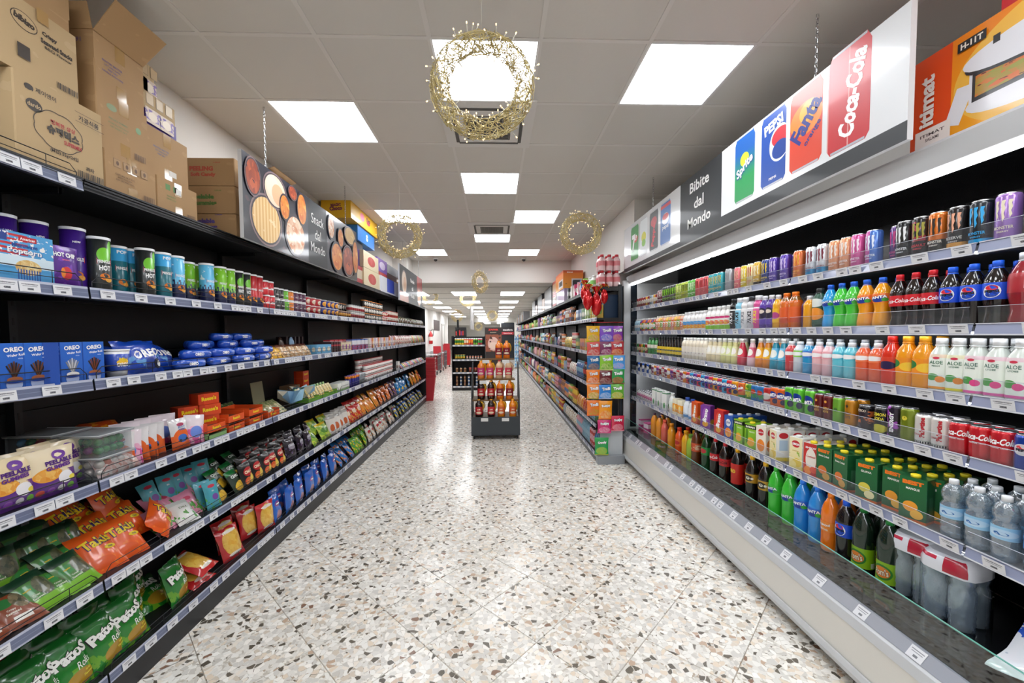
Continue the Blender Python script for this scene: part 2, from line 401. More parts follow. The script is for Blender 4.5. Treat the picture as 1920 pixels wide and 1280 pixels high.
# ================================================================ shelving
SX = -1.68; LZ = [2.261, 1.824, 1.441, 1.007, .575, .160]
def prices():
    out = []
    for s in ('4,95€', '3,50€', '2,99€', '1,49€'):
        m = MB(); m.box(0, .0012, -.033, .033, 0, .036, M_tag)   # seen from +X
        m2 = MB(); m2.quad([(.0015, -.033, 0), (.0015, .033, 0), (.0015, .033, .036), (.0015, -.033, .036)], M_tag)
        m2.box(0, .0014, -.033, .033, 0, .036, plain('tag_edge', 'dfe0e4', .5))
        m2.decal(fit(text(s, .01), h=.008, at=(0, .010)), lambda x, y: (.0018, x, y), plain('tag_ink', '33343a', .6))
        m2.decal(fit(text(('GUMMIES', 'CHIPS MIX', 'WAFER ROLL', 'SNACK'[0:5])[len(out)], .0), h=.0045, at=(0, .027)), lambda x, y: (.0018, x, y), plain('tag_ink', '33343a', .6))
        out.append(m2.mesh('price_tag'))
    return out
TAGS = prices()
def guard(mb, y0, y1, x, z, h, m, r=.0016, n=2, step=.30):
    e = .025
    for k in range(n + 1):
        zz = z + h * k / n
        if k == n: mb.tube([(x, y0 + .02, z), (x, y0 + .02, zz - e), (x, y0 + .02 + e, zz), (x, y1 - .02 - e, zz), (x, y1 - .02, zz - e), (x, y1 - .02, z)], r * 1.3, m, 4)
        elif k: mb.tube([(x, y0 + .02, zz), (x, y1 - .02, zz)], r, m, 4)
    y = y0 + step
    while y < y1 - .1: mb.tube([(x, y, z), (x, y, z + h)], r, m, 4); y += step
M_shelf = plain('shelf_black', '17181b', .4); M_back = plain('back_panel', '0d0e11', .5)
def bay(y0, y1, x, xb, zs, side, label, detail, group, toprail=False, backm=None):
    """side=+1: front faces +X (x is the front line, xb the back)"""
    r = empty('shelving_bay', (x, y0, 0), label, 'shelving', group)
    def rel(b): a = [b[0] - x, b[1] - x] if b[0] < b[1] else [b[1] - x, b[0] - x]; return (a[0], a[1], b[2] - y0, b[3] - y0, b[4], b[5])
    def bx(name, b, m, par=r): m_ = MB(); m_.box(*rel(b), m); return B(name, m_, par)
    sg = -side
    zt = zs[0] + .0
    m_ = MB(); nb = 9
    for k in range(nb):
        z0 = .1 + (zt - .1) * k / nb; z1 = .1 + (zt - .1) * (k + 1) / nb
        m_.box(*rel((xb, xb + side * .02, y0, y1, z0 + .004, z1 - .004)), backm or M_back)
    m_.box(*rel((xb - side * .01, xb + side * .008, y0, y1, .05, zt)), M_black)
    B('back_panel', m_, r)
    for yy in (y0 + .016,):
        m_ = MB(); m_.box(*rel((xb + side * .015, xb + side * .055, yy - .015, yy + .015, 0, zt + .02)), M_dark)
        for k in range(26): z = .15 + k * .08; m_.box(*rel((xb + side * .0555, xb + side * .0562, yy - .004, yy + .004, z, z + .03)), M_back)
        B('upright', m_, r)
    for k, z in enumerate(zs):
        last = k == len(zs) - 1
        m_ = MB(); m_.box(*rel((xb + side * .02, x - side * .012, y0 + .003, y1 - .003, z - .03, z - .006)), M_shelf)
        if k == 0:
            for q in range(4): m_.box(*rel((x - side * (.012 - q * .003), x - side * .02, y0 + .003, y1 - .003, z - .036 + q * .012, z - .028 + q * .012)), M_dark)
        for yy in (y0 + .008, y1 - .008):
            m_.prism([(xb + side * .05 - x, yy - y0 - .002), (x - side * .1 - x, yy - y0 - .002), (x - side * .1 - x, yy - y0 + .002), (xb + side * .05 - x, yy - y0 + .002)], z - .055, z - .03, M_shelf)
        B('shelf', m_, r)
        if k == 0 and not toprail: continue
        rz0, rz1 = z - .046, z + .001
        m_ = MB(); xa, xc = x - side * .012 - x, 0
        p = [(xa, rz0 - .004), (xc - side * .002, rz0), (xc - side * .007, rz1), (xa, rz1)]
        L = y1 - y0 - .006
        m_.quad([(p[1][0], .003, p[1][1]), (p[1][0], L, p[1][1]), (p[2][0], L, p[2][1]), (p[2][0], .003, p[2][1])], M_rail)
        for (i, j) in ((0, 1), (2, 3)): m_.quad([(p[i][0], .003, p[i][1]), (p[i][0], L, p[i][1]), (p[j][0], L, p[j][1]), (p[j][0], .003, p[j][1])], M_dark)
        for yy in (.003, L): m_.quad([(q[0], yy, q[1]) for q in p], M_dark)
        rail = B('price_rail', m_, r)
        if detail:
            yy = .05 + random.random() * .05
            while yy < L - .04:
                link('price_tag', random.choice(TAGS), rail, (.0006 if side > 0 else -.0006, yy, rz0 + .004), (0, -.105 * side, 0 if side > 0 else math.pi))
                yy += .07 if random.random() < .42 else random.uniform(.1, .2)
        if detail or side < 0:
            m_ = MB(); guard(m_, 0, y1 - y0, -side * .014, z - .002, .052, M_dwire)
            B('wire_guard', m_, r)
    m_ = MB(); m_.box(*rel((xb, x - side * .01, y0, y1, 0, zs[-1] - .05)), M_dark); B('plinth', m_, r)
    return r
near_n = ['at the camera end', 'second from camera', 'third from camera', 'fourth from camera', 'fifth from camera', 'sixth from camera', 'at the far end by the red baskets']
for k in range(7):
    y0 = 1.74 + 1.33 * (k - 1)
    bay(y0, y0 + 1.33, SX, -2.07, LZ, 1, 'black snack shelving bay with grey price rails, ' + near_n[k], True, 'black snack shelving bays', toprail=(k == 0))
m_ = MB(); m_.box(-.39, -.01, 0, .02, 0, 2.25, M_black)
m_.box(-.39, -.01, .02, .025, .3, 2.2, plain('end_print', '9aa3a6', .4)); B('shelving_end_panel', m_, loc=(SX, 9.725, 0), label='tall panel closing the far end of the snack shelving', category='panel')
# grocery shelving on the other side
RX = 1.25; RZ = [2.205, 1.82, 1.382, .95, .476, .11]
ords = ['first', 'second', 'third', 'fourth', 'fifth', 'sixth', 'seventh', 'eighth', 'ninth', 'tenth', 'eleventh', 'twelfth', 'thirteenth', 'fourteenth', 'fifteenth']
M_bb = plain('back_blue', '1c2a38', .5)
for k in range(15):
    y0 = 4.98 + 1.33 * k
    bay(y0, y0 + 1.33, RX, 1.585, RZ, -1, 'grocery shelving bay, %s from the fridge' % ords[k], k < 2, 'grocery shelving bays beyond the fridge', backm=M_bb)
m_ = MB(); M_gr = plain('grey_plinth', '8f9499', .4, .2)
m_.prism([(0, 0), (.335, 0), (.335, .105), (0, .105)], 0, .1, M_gr); m_.box(.05, .335, .09, .105, .1, .42, plain('grey_panel', 'b7bcc0', .5))
B('plinth_end', m_, loc=(RX, 4.87, 0), label='grey metal base plate at the near end of the grocery shelving', category='shelf base')

# ================================================================ open drinks fridge
FY0, FY1 = -.6, 5.22; FX = 1.76; FZ = [1.942, 1.646, 1.382, 1.15, .811]; FD = .385
fr = empty('drinks_fridge', (FX, 0, 0), 'long open chilled drinks cabinet with lit white shelves', 'fridge')
def fb(name, b, m, par=fr): mm = MB(); mm.box(b[0] - FX, b[1] - FX, *b[2:], m); return B(name, mm, par)
def profile(name, pts, y0, y1, m, par=fr, uvm=None):
    mm = MB(); n = len(pts)
    for i in range(n):
        j = (i + 1) % n; a, b = pts[i], pts[j]
        mm.quad([(a[0] - FX, y0, a[1]), (a[0] - FX, y1, a[1]), (b[0] - FX, y1, b[1]), (b[0] - FX, y0, b[1])], m)
    for y in (y0, y1): mm.quad([(a[0] - FX, y, a[1]) for a in pts], m, [(0, 0)] * n)
    return B(name, mm, par)
M_fw = plain('fridge_white', 'dcdedf', .4); M_cream = plain('fridge_front', 'd9d7d0', .35, 0, .3); M_fblack = plain('fridge_black', '08090b', .25)
profile('back_panel', [(2.36, .38), (2.42, .38), (2.42, 2.29), (2.36, 2.29)], FY0, FY1, M_fblack)
profile('canopy', [(1.75, 2.252), (1.728, 2.262), (1.712, 2.345), (1.73, 2.362), (2.44, 2.362), (2.44, 2.29), (1.79, 2.29), (1.775, 2.252)], FY0, FY1 + .02, M_steel)
profile('canopy_lining', [(1.80, 2.26), (2.36, 2.26), (2.36, 2.289), (1.80, 2.289)], FY0, FY1, M_fblack)
for (a, b) in ((-.5, 3.25), (3.29, 5.17)): fb('light_tube', (1.742, 1.774, a, b, 2.236, 2.251), emit('tube_light', 'ffffff', TUBE_E))
profile('plinth', [(1.68, 0), (2.4, 0), (2.4, .08), (1.68, .08)], FY0, FY1, M_black)
profile('front_panel', [(1.60, .075), (1.612, .10), (1.622, .272), (1.70, .285), (1.70, .075)], FY0, FY1, M_cream)
profile('bumper', [(1.592, .062), (1.588, .085), (1.598, .105), (1.61, .105), (1.61, .062)], FY0, FY1, M_steel)
profile('ledge', [(1.618, .272), (1.632, .31), (1.655, .32), (1.70, .32), (1.70, .272)], FY0, FY1, M_steel)
rail = profile('price_rail', [(1.645, .318), (1.68, .362), (1.69, .362), (1.69, .318)], FY0, FY1, plain('rail_plastic', '9a9ea8', .3, 0, .3))
profile('deck', [(1.69, .285), (2.37, .285), (2.37, .37), (1.75, .37), (1.69, .35)], FY0, FY1, plain('deck_black', '121316', .12, 0, .6))
mt = MB(); mt.quad([(1.6458 - FX - .001, .03, .3205), (1.6458 - FX - .001, -.03, .3205), (1.677 - FX - .001, -.03, .3595), (1.677 - FX - .001, .03, .3595)], M_tag); FT = mt.mesh('price_tag')
y = .9
while y < FY1 - .1:
    link('price_tag', FT, rail, (0, y, 0)); y += random.choice((.08, .1, .17, .24))
M_gl = thin_glass('front_glass', 'e4f4ef', .85, 0, .09); M_ge = plain('glass_edge', '6fb3a6', .1, 0, .5); M_acr = thin_glass('acrylic', 'f6f8fb', .45, .05, .0)
for k, (a, b) in enumerate(((-.6, 1.15), (1.155, 2.41), (2.415, 3.67), (3.675, FY1 - .03))):
    mm = MB(); mm.quad([(1.688 - FX, a, .36), (1.688 - FX, b, .36), (1.70 - FX, b, .51), (1.70 - FX, a, .51)], M_gl); g1 = B('glass_pane', mm, fr)
    mm = MB(); mm.box(1.698 - FX, 1.703 - FX, a, b, .51, .5135, M_ge); B('glass_edge', mm, g1)
# shelves
for k, z in enumerate(FZ):
    for a, b in ((FY0, 1.425), (1.43, 2.362), (2.367, 3.30), (3.305, 4.238), (4.243, FY1 - .06)):
        s = fb('shelf', (FX + .008, 2.34, a, b, z - .028, z - .008), M_shelf if k in (3, 4) and False else plain('shelf_grey', '77797e', .3, .3))
        rl = MB(); rl.quad([(-.002, a + .002, z - .036), (-.002, b - .002, z - .036), (.006, b - .002, z - .0), (.006, a + .002, z - .0)], plain('fr_rail', '9299b4', .25, 0, .4))
        rl.box(-.004, .008, a + .002, b - .002, z - .041, z - .036, plain('fr_rail_lip', 'd9dbe2', .25)); rl.box(.002, .009, a + .002, b - .002, z, z + .003, plain('fr_rail_lip', 'd9dbe2', .25))
        rl = B('price_rail', rl, fr)
        y = max(a, 1.1) + .04
        while y < b - .04:
            link('price_tag', TAGS[int(y * 50) % 4], rl, (-.0028, y, z - .035), (0, .21, math.pi)); y += random.choice((.075, .11, .15, .19))
        mm = MB(); mm.quad([(.004, a + .01, z), (.004, b - .01, z), (-.002, b - .01, z + .062), (-.002, a + .01, z + .062)], M_acr); mm.box(-.003, -.001, a + .01, b - .01, z + .062, z + .0635, plain('acr_edge', 'c5cbd6', .2)); B('acrylic_lip', mm, fr)
    if k >= 0: fb('light_strip', (FX + .02, FX + .035, FY0, FY1 - .08, z - .036, z - .029), emit('strip_light', 'f4f8ff', STRIP_E))
# far end: inner white wall, side window, post
fb('end_liner', (1.83, 2.36, FY1 - .055, FY1 - .035, 2.26 * 0 + .37, 2.26), M_fw)
fb('end_panel', (1.74, 2.44, FY1 - .03, FY1 + .02, 0, 2.36), M_fw)
fb('side_window', (1.75, 1.83, FY1 - .05, FY1 - .045, .40, 2.25), plain('side_dark', '1e242b', .08, 0, .5))
fb('end_post', (1.665, 1.75, FY1 - .035, FY1 + .03, .33, 2.30), M_steel)
# ================================================================ products
ORD = ['', 'first', 'second', 'third', 'fourth', 'fifth', 'sixth', 'seventh', 'eighth', 'ninth', 'tenth', 'eleventh', 'twelfth', 'thirteenth', 'fourteenth', 'fifteenth', 'sixteenth', 'seventeenth', 'eighteenth', 'nineteenth', 'twentieth']
def ink(c, rough=.4): return plain('ink_' + c, c, rough, 0, 0)
def put_text(mb, items, fn):
    """items: (shape, x, z, height, colour[, width, rot, bold, shear]); shape = text, 'ELL', 'CLAW'"""
    for lay, it in enumerate(items):
        s, x, z, h, c = it[:5]; w_ = it[5] if len(it) > 5 else None; rot = it[6] if len(it) > 6 else 0
        bold = it[7] if len(it) > 7 else .02; sh = it[8] if len(it) > 8 else 0
        tri = ellipse2() if s == 'ELL' else claw() if s == 'CLAW' else ([(-.5, -.5), (.5, -.5), (.5, .5), (-.5, .5)], [(0, 1, 2, 3)]) if s == 'RECT' else text(s, bold, sh)
        if s in ('ELL', 'CLAW', 'RECT') and w_ is None: w_ = h
        mb.decal(fit(tri, h, w_, (x, z), rot), lambda a, b: fn(a, b, .0006 + .0002 * lay), ink(c))
def rprof(prof, z):
    for (r0, z0), (r1, z1) in zip(prof, prof[1:]):
        if z0 <= z <= z1 and z1 > z0: return r0 + (r1 - r0) * (z - z0) / (z1 - z0)
    return prof[-1][0]
def lathe_fn(prof, sq=0):
    def fn(x, z, o):
        r = rprof(prof, z) + o; t = x / r; c, q = math.cos(t), math.sin(t)
        if sq: r *= (abs(c) ** sq + abs(q) ** sq) ** (-1 / sq)
        return (r * q, -r * c, z)
    return fn
def P(me, kids=(), w=.07, d=.07, h=.1, kind='can', cat=None): return dict(me=me, kids=kids, w=w, d=d, h=h, kind=kind, cat=cat or kind)
def can(mat, items=(), h=.168, r=.033, seg=20, lid=True, name='can', cat='can'):
    pr = [(r * .82, 0), (r * .98, .006), (r, .012), (r, h - .014), (r * .93, h - .006), (r * .84, h - .003)]
    mb = MB(); mb.lathe(pr, mat, seg); put_text(mb, items, lathe_fn(pr)); kids = []
    if lid:
        k = MB(); k.lathe([(r * .86, h - .004), (r * .88, h), (r * .80, h), (r * .78, h - .003)], M_silver, seg, capb=False); kids = [('can_end', k.mesh('can_end'))]
    return P(mb.mesh(name), kids, 2 * r, 2 * r, h, name, cat)
def tube(mat, items, h=.235, r=.0375, lidc='e9eaec', name='snack_tube'):
    pr = [(r * .98, 0), (r, .004), (r, h - .01)]; mb = MB(); mb.lathe(pr, mat, 24); put_text(mb, items, lathe_fn(pr))
    k = MB(); k.lathe([(r * 1.04, h - .012), (r * 1.05, h - .001), (r * 1.0, h), (r * .9, h - .001)], plain('lid_' + lidc, lidc, .3), 24, capb=False)
    return P(mb.mesh(name), [('lid', k.mesh('lid'))], 2 * r, 2 * r, h, name, 'tube')
def tub(mat, items=(), h=.07, r0=.038, r1=.047, lidc='f2f0ec', name='snack_cup', cat='cup'):
    pr = [(r0, 0), (r1, h - .004)]; mb = MB(); mb.lathe(pr, mat, 18); put_text(mb, items, lathe_fn(pr))
    k = MB(); k.lathe([(r1 * 1.05, h - .006), (r1 * 1.05, h), (r1 * .9, h)], plain('lid_' + lidc, lidc, .3), 18, capb=False)
    return P(mb.mesh(name), [('lid', k.mesh('lid'))], 2 * r1, 2 * r1, h, name, cat)
SH = {  # bottle silhouettes: (radius share, height share)
 'soda': [(.80, 0), (.93, .02), (.97, .06), (.80, .20), (.86, .30), (1, .42), (1, .64), (.94, .70), (.70, .80), (.42, .88), (.34, .91), (.34, .955)],
 'fanta': [(.78, 0), (.98, .03), (1, .12), (.94, .22), (.78, .36), (.88, .46), (1, .56), (.98, .66), (.80, .77), (.48, .87), (.34, .91), (.34, .955)],
 'big': [(.80, 0), (.97, .025), (1, .07), (.96, .25), (.97, .40), (1, .50), (1, .64), (.94, .72), (.72, .82), (.40, .91), (.30, .93), (.30, .965)],
 'pear': [(.85, 0), (1, .03), (1, .20), (.95, .34), (.70, .60), (.50, .78), (.38, .86), (.36, .95)],
 'water': [(.80, 0), (.97, .03), (.90, .07), (1, .12), (.93, .17), (1, .22), (.94, .27), (1, .33), (1, .55), (.80, .62), (.95, .68), (.97, .76), (.75, .86), (.34, .93), (.34, .96)],
 'straight': [(.92, 0), (1, .02), (1, .70), (.92, .77), (.50, .88), (.42, .91), (.42, .955)],
 'milk': [(.95, 0), (1, .03), (1, .62), (.90, .72), (.50, .84), (.45, .88), (.45, .94)],
 'sport': [(.95, 0), (1, .03), (.88, .12), (1, .2), (1, .60), (.86, .66), (1, .72), (.9, .80), (.55, .87), (.52, .94)]}
def drink(c, clear=0):
    n = 'drink_' + c + str(clear)
    if n in MATS: return MATS[n]
    if clear:
        t = NT(n); tr = t.n('BsdfTransparent', (lin(c),)); df = t.n('BsdfDiffuse', (lin(c),)); gs = t.n('BsdfGlossy', {'Color': (1, 1, 1, 1), 'Roughness': .05})
        lw = t.n('LayerWeight', (.3,)).outputs['Facing']; nz = t.n('TexNoise', {'Vector': t.n('TexCoord').outputs['Object'], 'Scale': 45.0}).outputs[0]
        bp = t.n('Bump', {'Strength': .5, 'Distance': .01, 'Height': nz}).outputs[0]; t.t.links.new(bp, gs.inputs['Normal'])
        m1 = t.n('MixShader', ((1 - clear) * .75, tr.outputs[0], df.outputs[0])); f = t.math('ADD', .15, t.math('MULTIPLY', lw, .45)); mx = t.n('MixShader', (f, m1.outputs[0], gs.outputs[0]))
        t.t.links.new(mx.outputs[0], t.out.inputs[0]); MATS[n] = t.m; return t.m
    return plain(n, c, .12, 0, .9)
def bottle(shape, h, r, liq, cap, lab=None, lv=(.42, .64), items=(), sq=0, neck=None, seg=20, clear=0, name='bottle', capn='cap', capr=None, full=.8):
    pr = [(a * r, b * h) for a, b in SH[shape]]; m = drink(liq, clear)
    mb = MB(); nk = drink(neck, .45) if neck else m
    mb.lathe(pr, (lambda i: nk if SH[shape][i][1] >= full - .01 and neck else m), seg, sq=sq)
    kids = []
    if lab:
        z0, z1 = lv[0] * h, lv[1] * h; zz = [z0] + [b * h for a, b in SH[shape] if z0 < b * h < z1] + [z1]
        lp_ = [(rprof(pr, z) + .0008, z) for z in zz]; k = MB(); k.lathe(lp_, lab, seg, sq=sq, capb=False, capt=False)
        put_text(k, items, lathe_fn(lp_, sq)); kids.append(('label', k.mesh('label')))
    else: put_text(mb, items, lathe_fn(pr, sq))
    rc = capr or pr[-1][0] * 1.18; z0 = pr[-1][1] - .012 * (1 if h < .3 else 1.3)
    k = MB(); k.lathe([(rc, z0), (rc, h - .002), (rc * .9, h)], plain('cap_' + cap, cap, .35), 14)
    if not capr or capr < .03: k.lathe([(rc * 1.1, z0 - .006), (rc * 1.1, z0 - .002)], plain('cap_' + cap, cap, .35), 14)
    kids.append((capn, k.mesh('cap')))
    return P(mb.mesh(name), kids, 2 * r, 2 * r, h, name, 'bottle')
def carton(wd, dp, h, front, side=None, items=(), sitems=(), name='carton', cat='carton', cap=None, top=None, gable=0):
    mb = MB(); e = .0015; side = side or front
    pts = [(-wd / 2 + e, -dp / 2), (wd / 2 - e, -dp / 2), (wd / 2, -dp / 2 + e), (wd / 2, dp / 2 - e), (wd / 2 - e, dp / 2), (-wd / 2 + e, dp / 2), (-wd / 2, dp / 2 - e), (-wd / 2, -dp / 2 + e)]
    mb.prism(pts, 0, h, side, front, top or side)
    put_text(mb, items, lambda x, z, o: (x, -dp / 2 - o, z))
    put_text(mb, sitems, lambda y, z, o: (wd / 2 + o, y, z)); put_text(mb, sitems, lambda y, z, o: (-wd / 2 - o, -y, z))
    kids = []
    if gable:
        k = MB(); k.prism([(-wd / 2, -.002), (wd / 2, -.002), (wd / 2, .002), (-wd / 2, .002)], h, h + gable, side); kids.append(('top_seam', k.mesh('top_seam')))
    if cap:
        k = MB(); k.lathe([(.017, h), (.017, h + .012), (.014, h + .014)], plain('cap_' + cap, cap, .35), 14, cy=-dp * .18); kids.append(('cap', k.mesh('cap')))
    return P(mb.mesh(name), kids, wd, dp, h, name, cat)
def bag(wd, h, t, front, items=(), name='snack_bag', cat='bag', seed=1, nx=9, nz=11, back=None, seal=None, crumple=1.0):
    rd = random.Random(seed); off = Vector((rd.random() * 50, rd.random() * 50, 0))
    def surf(x, z):
        a = min(1, abs(2 * x / wd)); b = 2 * z / h - 1; bb = min(1, abs(b) * 1.03)
        dep = t / 2 * (max(0, 1 - a ** 2.6) ** .6) * (max(0, 1 - bb ** 3.2) ** .75)
        n = mnoise.noise(Vector((x / wd * 3.2, z / h * 3.6, 0)) + off) * .22 * t * crumple * (1 - bb ** 6)
        xx = x * (1 - .07 * (1 - bb * bb)); return xx, dep + n * .6
    def warp(x, z):
        b = 2 * z / h - 1; k = max(0, abs(b) - .93) / .07
        return .004 * crumple * math.sin(x * 260) * k + .02 * t * math.sin(x * 40 + seed)
    mb = MB(); back = back or front
    for s, m in ((-1, front), (1, back)):
        b = len(mb.v)
        for j in range(nz + 1):
            v = j / nz; v = .5 - math.cos(math.pi * v) / 2 * 1.0
            for i in range(nx + 1):
                u = i / nx; x = (u - .5) * wd; z = v * h; xx, dp = surf(x, z); mb.v.append((xx, s * max(dp, .0008) + warp(x, z), z))
        for j in range(nz):
            for i in range(nx):
                q = [b + j * (nx + 1) + i, b + j * (nx + 1) + i + 1, b + (j + 1) * (nx + 1) + i + 1, b + (j + 1) * (nx + 1) + i]
                vv = [(.5 - math.cos(math.pi * jj / nz) / 2) for jj in (j, j + 1)]
                uv = [(i / nx, vv[0]), ((i + 1) / nx, vv[0]), ((i + 1) / nx, vv[1]), (i / nx, vv[1])]
                if s > 0: q.reverse(); uv.reverse()
                mb.face(q, m, uv, True)
    def fn(x, z, o): xx, dp = surf(max(-wd / 2, min(wd / 2, x)), max(0, min(h, z))); return (xx, -max(dp, .0008) + warp(x, z) - o * 2.2, z)
    put_text(mb, items, fn)
    kids = []
    if seal:
        for z0 in (0, h - .012):
            k = MB(); sm_ = plain('seal_' + seal, seal, .4)
            k.quad([(-wd / 2, warp(-wd / 2, z0) - .0022, z0), (wd / 2, warp(wd / 2, z0) - .0022, z0), (wd / 2, -.0024, z0 + .012), (-wd / 2, -.0024, z0 + .012)], sm_); kids.append(('seal', k.mesh('seal')))
    return P(mb.mesh(name), kids, wd, t, h, name, cat)

USED = {}; ITEMS = []
def settle():
    """nudge neighbours in the same row apart until they only touch"""
    rows = {}
    for o, r in ITEMS: rows.setdefault((round(o.location.z, 2), round(o.location.x, 1)), []).append((o, r))
    its = sorted(ITEMS, key=lambda q: q[0].location.y)
    for _ in range(12):
        its.sort(key=lambda q: q[0].location.y)
        for i, (a, ra) in enumerate(its):
            for b, rb in its[i + 1:i + 40]:
                dy = b.location.y - a.location.y
                if dy > .12: break
                if abs(a.location.z - b.location.z) > .05: continue
                dx = abs(a.location.x - b.location.x); s = ra + rb
                if dx >= s: continue
                need = math.sqrt(s * s - dx * dx)
                if dy < need: m = min((need - dy) / 2 + .0002, .01); a.location.y -= m; b.location.y += m
def place(p, loc, rz, label, group=None, rx=0, ry=0, kind=None, cat=None):
    words = label.split()
    if label in USED: USED[label] += 1
    else: USED[label] = 1
    r = link(kind or p['kind'], p['me'], None, loc, (rx, ry, rz), label=label, category=cat or p['cat'], group=group)
    for k in p['kids']:
        c = link(k[0], k[1], r)
    if p['cat'] in ('bottle', 'can', 'tube', 'jar') and not rx: ITEMS.append((r, p['w'] / 2))
    return r
def run(side, a, b, z, p, desc, where, gap=.004, n=None, stack=1, rows=1, inset=.02, rj=.12, turn=0, rx=0, ry=0, rowgap=.006, group=None, jit=.004, lift=0, rowlift=0, rxj=0, ryj=0, xj=.0):
    """a row of one product between the distances a and b along the shelf; p may be a list (cycled)"""
    ps = p if isinstance(p, list) else [p]; q = ps[0]
    if a > b: a, b = b, a
    if side < 0: a, b = min(a, 9.55), min(b, 9.68)
    pitch = q['w'] + gap
    n = n or max(1, round((b - a) / pitch)); pitch = (b - a) / n
    fx = (SX if side < 0 else FX if side == 1 else RX)
    tot = n
    for rr in range(rows):
        for i in range(n):
            for s in range(stack):
                pp = ps[(i + rr + s) % len(ps)]
                if side < 0: x = fx - inset - pp['d'] / 2 - rr * (pp['d'] + rowgap); rz = R(90) + turn
                else: x = fx + inset + pp['d'] / 2 + rr * (pp['d'] + rowgap); rz = R(-90) + turn
                y = a + (i + .5) * pitch + random.uniform(-jit, jit)
                bits = []
                if rows > 1: bits.append(('front row', 'row behind', 'third row back', 'rearmost row')[rr])
                if stack > 1: bits.append(('on the shelf', 'second layer', 'third layer', 'fourth layer')[s])
                if n > 1: bits.append(('nearer of the two' if i == 0 else 'farther of the two') if n == 2 else '%s from near end' % ORD[i + 1] if i < 20 else '%dth from near end' % (i + 1))
                lab = desc + ' on ' + where + (', ' + ', '.join(bits) if bits else '')
                for u_, v_ in ((' from near end', ' along'), ('front row', 'front'), ('row behind', 'behind'), ('third row back', 'third back'), ('on the shelf', 'lowest'), (' on ' + where, ', ' + ' '.join(where.split()[-2:]))):
                    if len(lab.split()) > 16: lab = lab.replace(u_, v_)
                place(pp, (x + random.uniform(-xj, xj), y, z + s * pp['h'] + lift + rowlift * rr + (s + 1) * .0006), rz + random.uniform(-rj, rj), lab, group or (desc + ' on ' + where if tot > 1 or rows > 1 else None), rx + random.uniform(-rxj, rxj), ry + random.uniform(-ryj, ryj))
# ================================================================ snack shelving, left
W2, W3, W4, W5, W6 = ['snack shelf ' + k for k in ('two', 'three', 'four', 'five', 'six')]
Z2, Z3, Z4, Z5, Z6 = [z - .005 for z in LZ[1:]]
def L(x0, x1, z, p, desc, where, **k):
    CUR['z'] = z + .06
    run(-1, yl(x0), yl(x1), z, p, desc, where, **k)
FR = 'ef8a2a'
# tubes of crisps
def ptube(name, layers, base, items, **k):
    nm = [('RECT', 0, .128, .026, 'c8202c', .052), ('PRINGLES', 0, .128, .014, 'ffffff', .048, 0, .03), ('ELL', 0, .062, .030, 'e9822b', .036), ('ELL', .012, .050, .022, 'f3b24a', .026)]
    return tube(art(name, base, layers), nm + items, **k)
city = [('r', 0, 1, 0, .36, '1d2450'), ('s', 17, .45, '1d2450', 'u', .36, .42), ('s', 9, .4, '1d2450', 'u', .42, .47), ('n', .6, .95, 5, .60, 'eaf4fa')]
T_pur = ptube('tube_purple', [('n', .0, .5, 6, .62, 'c9a4e8'), ('g', -.4, 1.4, '2c0f66')], '4f21a0', [('NEW', 0, .2, .008, 'ffffff')], h=.262, r=.039)
T_hot = ptube('tube_black', [('e', .60, .86, .05, .12, '76c63a'), ('r', .62, .9, .10, .5, '8d8f8e'), ('s', 60, .5, '55585a', 'v', .12, .48, .64, .88), ('e', .5, .70, .11, .14, '6fbf2e')], '1e2322', [('HOT', 0, .100, .022, 'ffffff', .04, 0, .04)])
T_teal = ptube('tube_teal', [('r', 0, 1, .72, 1, '3fa7de')], '0e6a78', [('POP', 0, .205, .016, 'ffffff', .04, 0, .03)])
T_blue = ptube('tube_skyblue', city, '62bde4', [])
T_lime = ptube('tube_lime', city, '7fc527', [])
T_red = ptube('tube_red', [('r', 0, 1, 0, .34, '1d2450'), ('g', .3, 1.2, 'a01620')], 'd32a2f', [])
T_red2 = tube(art('tube_red_small', 'cf2630', [('r', 0, 1, .42, .5, 'f2f2f2')]), [('PRINGLES', 0, .05, .010, 'ffffff', .04)], h=.105, r=.036)
def mini(n, c, items=None): return tube(art('mini_' + n, c, [('r', 0, 1, 0, .1, 'ececec')]), [('RECT', 0, .034, .016, 'c8202c', .046), ('PRINGLES', 0, .034, .009, 'ffffff', .042)] + (items or []), h=.086, r=.036)
box_pop = carton(.20, .055, .175, art('popcorn_box', '4ea3dc', [('s', 11, .5, 'c9303a', 'v', .52, .98, .0, .55), ('r', 0, .22, .80, 1, '24408f'), ('n', .48, 1, 9, .58, 'f4f4f4'), ('r', 0, 1, .30, .52, 'd8ecf7'), ('v', .55, .30, .22, .16, 26, 'f0dfa8', 'd8a855'), ('s', 22, .5, '2d5cae', 'u', 0, .26, .36, .76)]), plain('pop_side', '2d86c9', .4),
    [('RECT', 0.01, .155, .018, 'c2202c', .06), ('American', .01, .155, .010, 'ffffff', .05), ('Microwave', 0, .130, .016, '1e4f9d', .085, 0, .03), ('Popcorn', 0, .106, .026, '1e4f9d', .115, 0, .04), ('Popcorn', -.001, .107, .025, 'ffffff', .112, 0, .02), ('ELL', .06, .088, .02, 'd8ecf7')], name='popcorn_box', cat='box')
place(box_pop, (-1.735, yl(48, 1.71, Z2), Z2), R(90) + .05, 'blue microwave popcorn box with red and white stripes, snack shelf two')
box_blue = carton(.16, .10, .14, art('blue_carton', '2b8fd0', [('r', 0, 1, .62, .7, 'f3d54a'), ('e', .3, .4, .2, .2, 'f2f5f8')]), name='blue_box', cat='box')
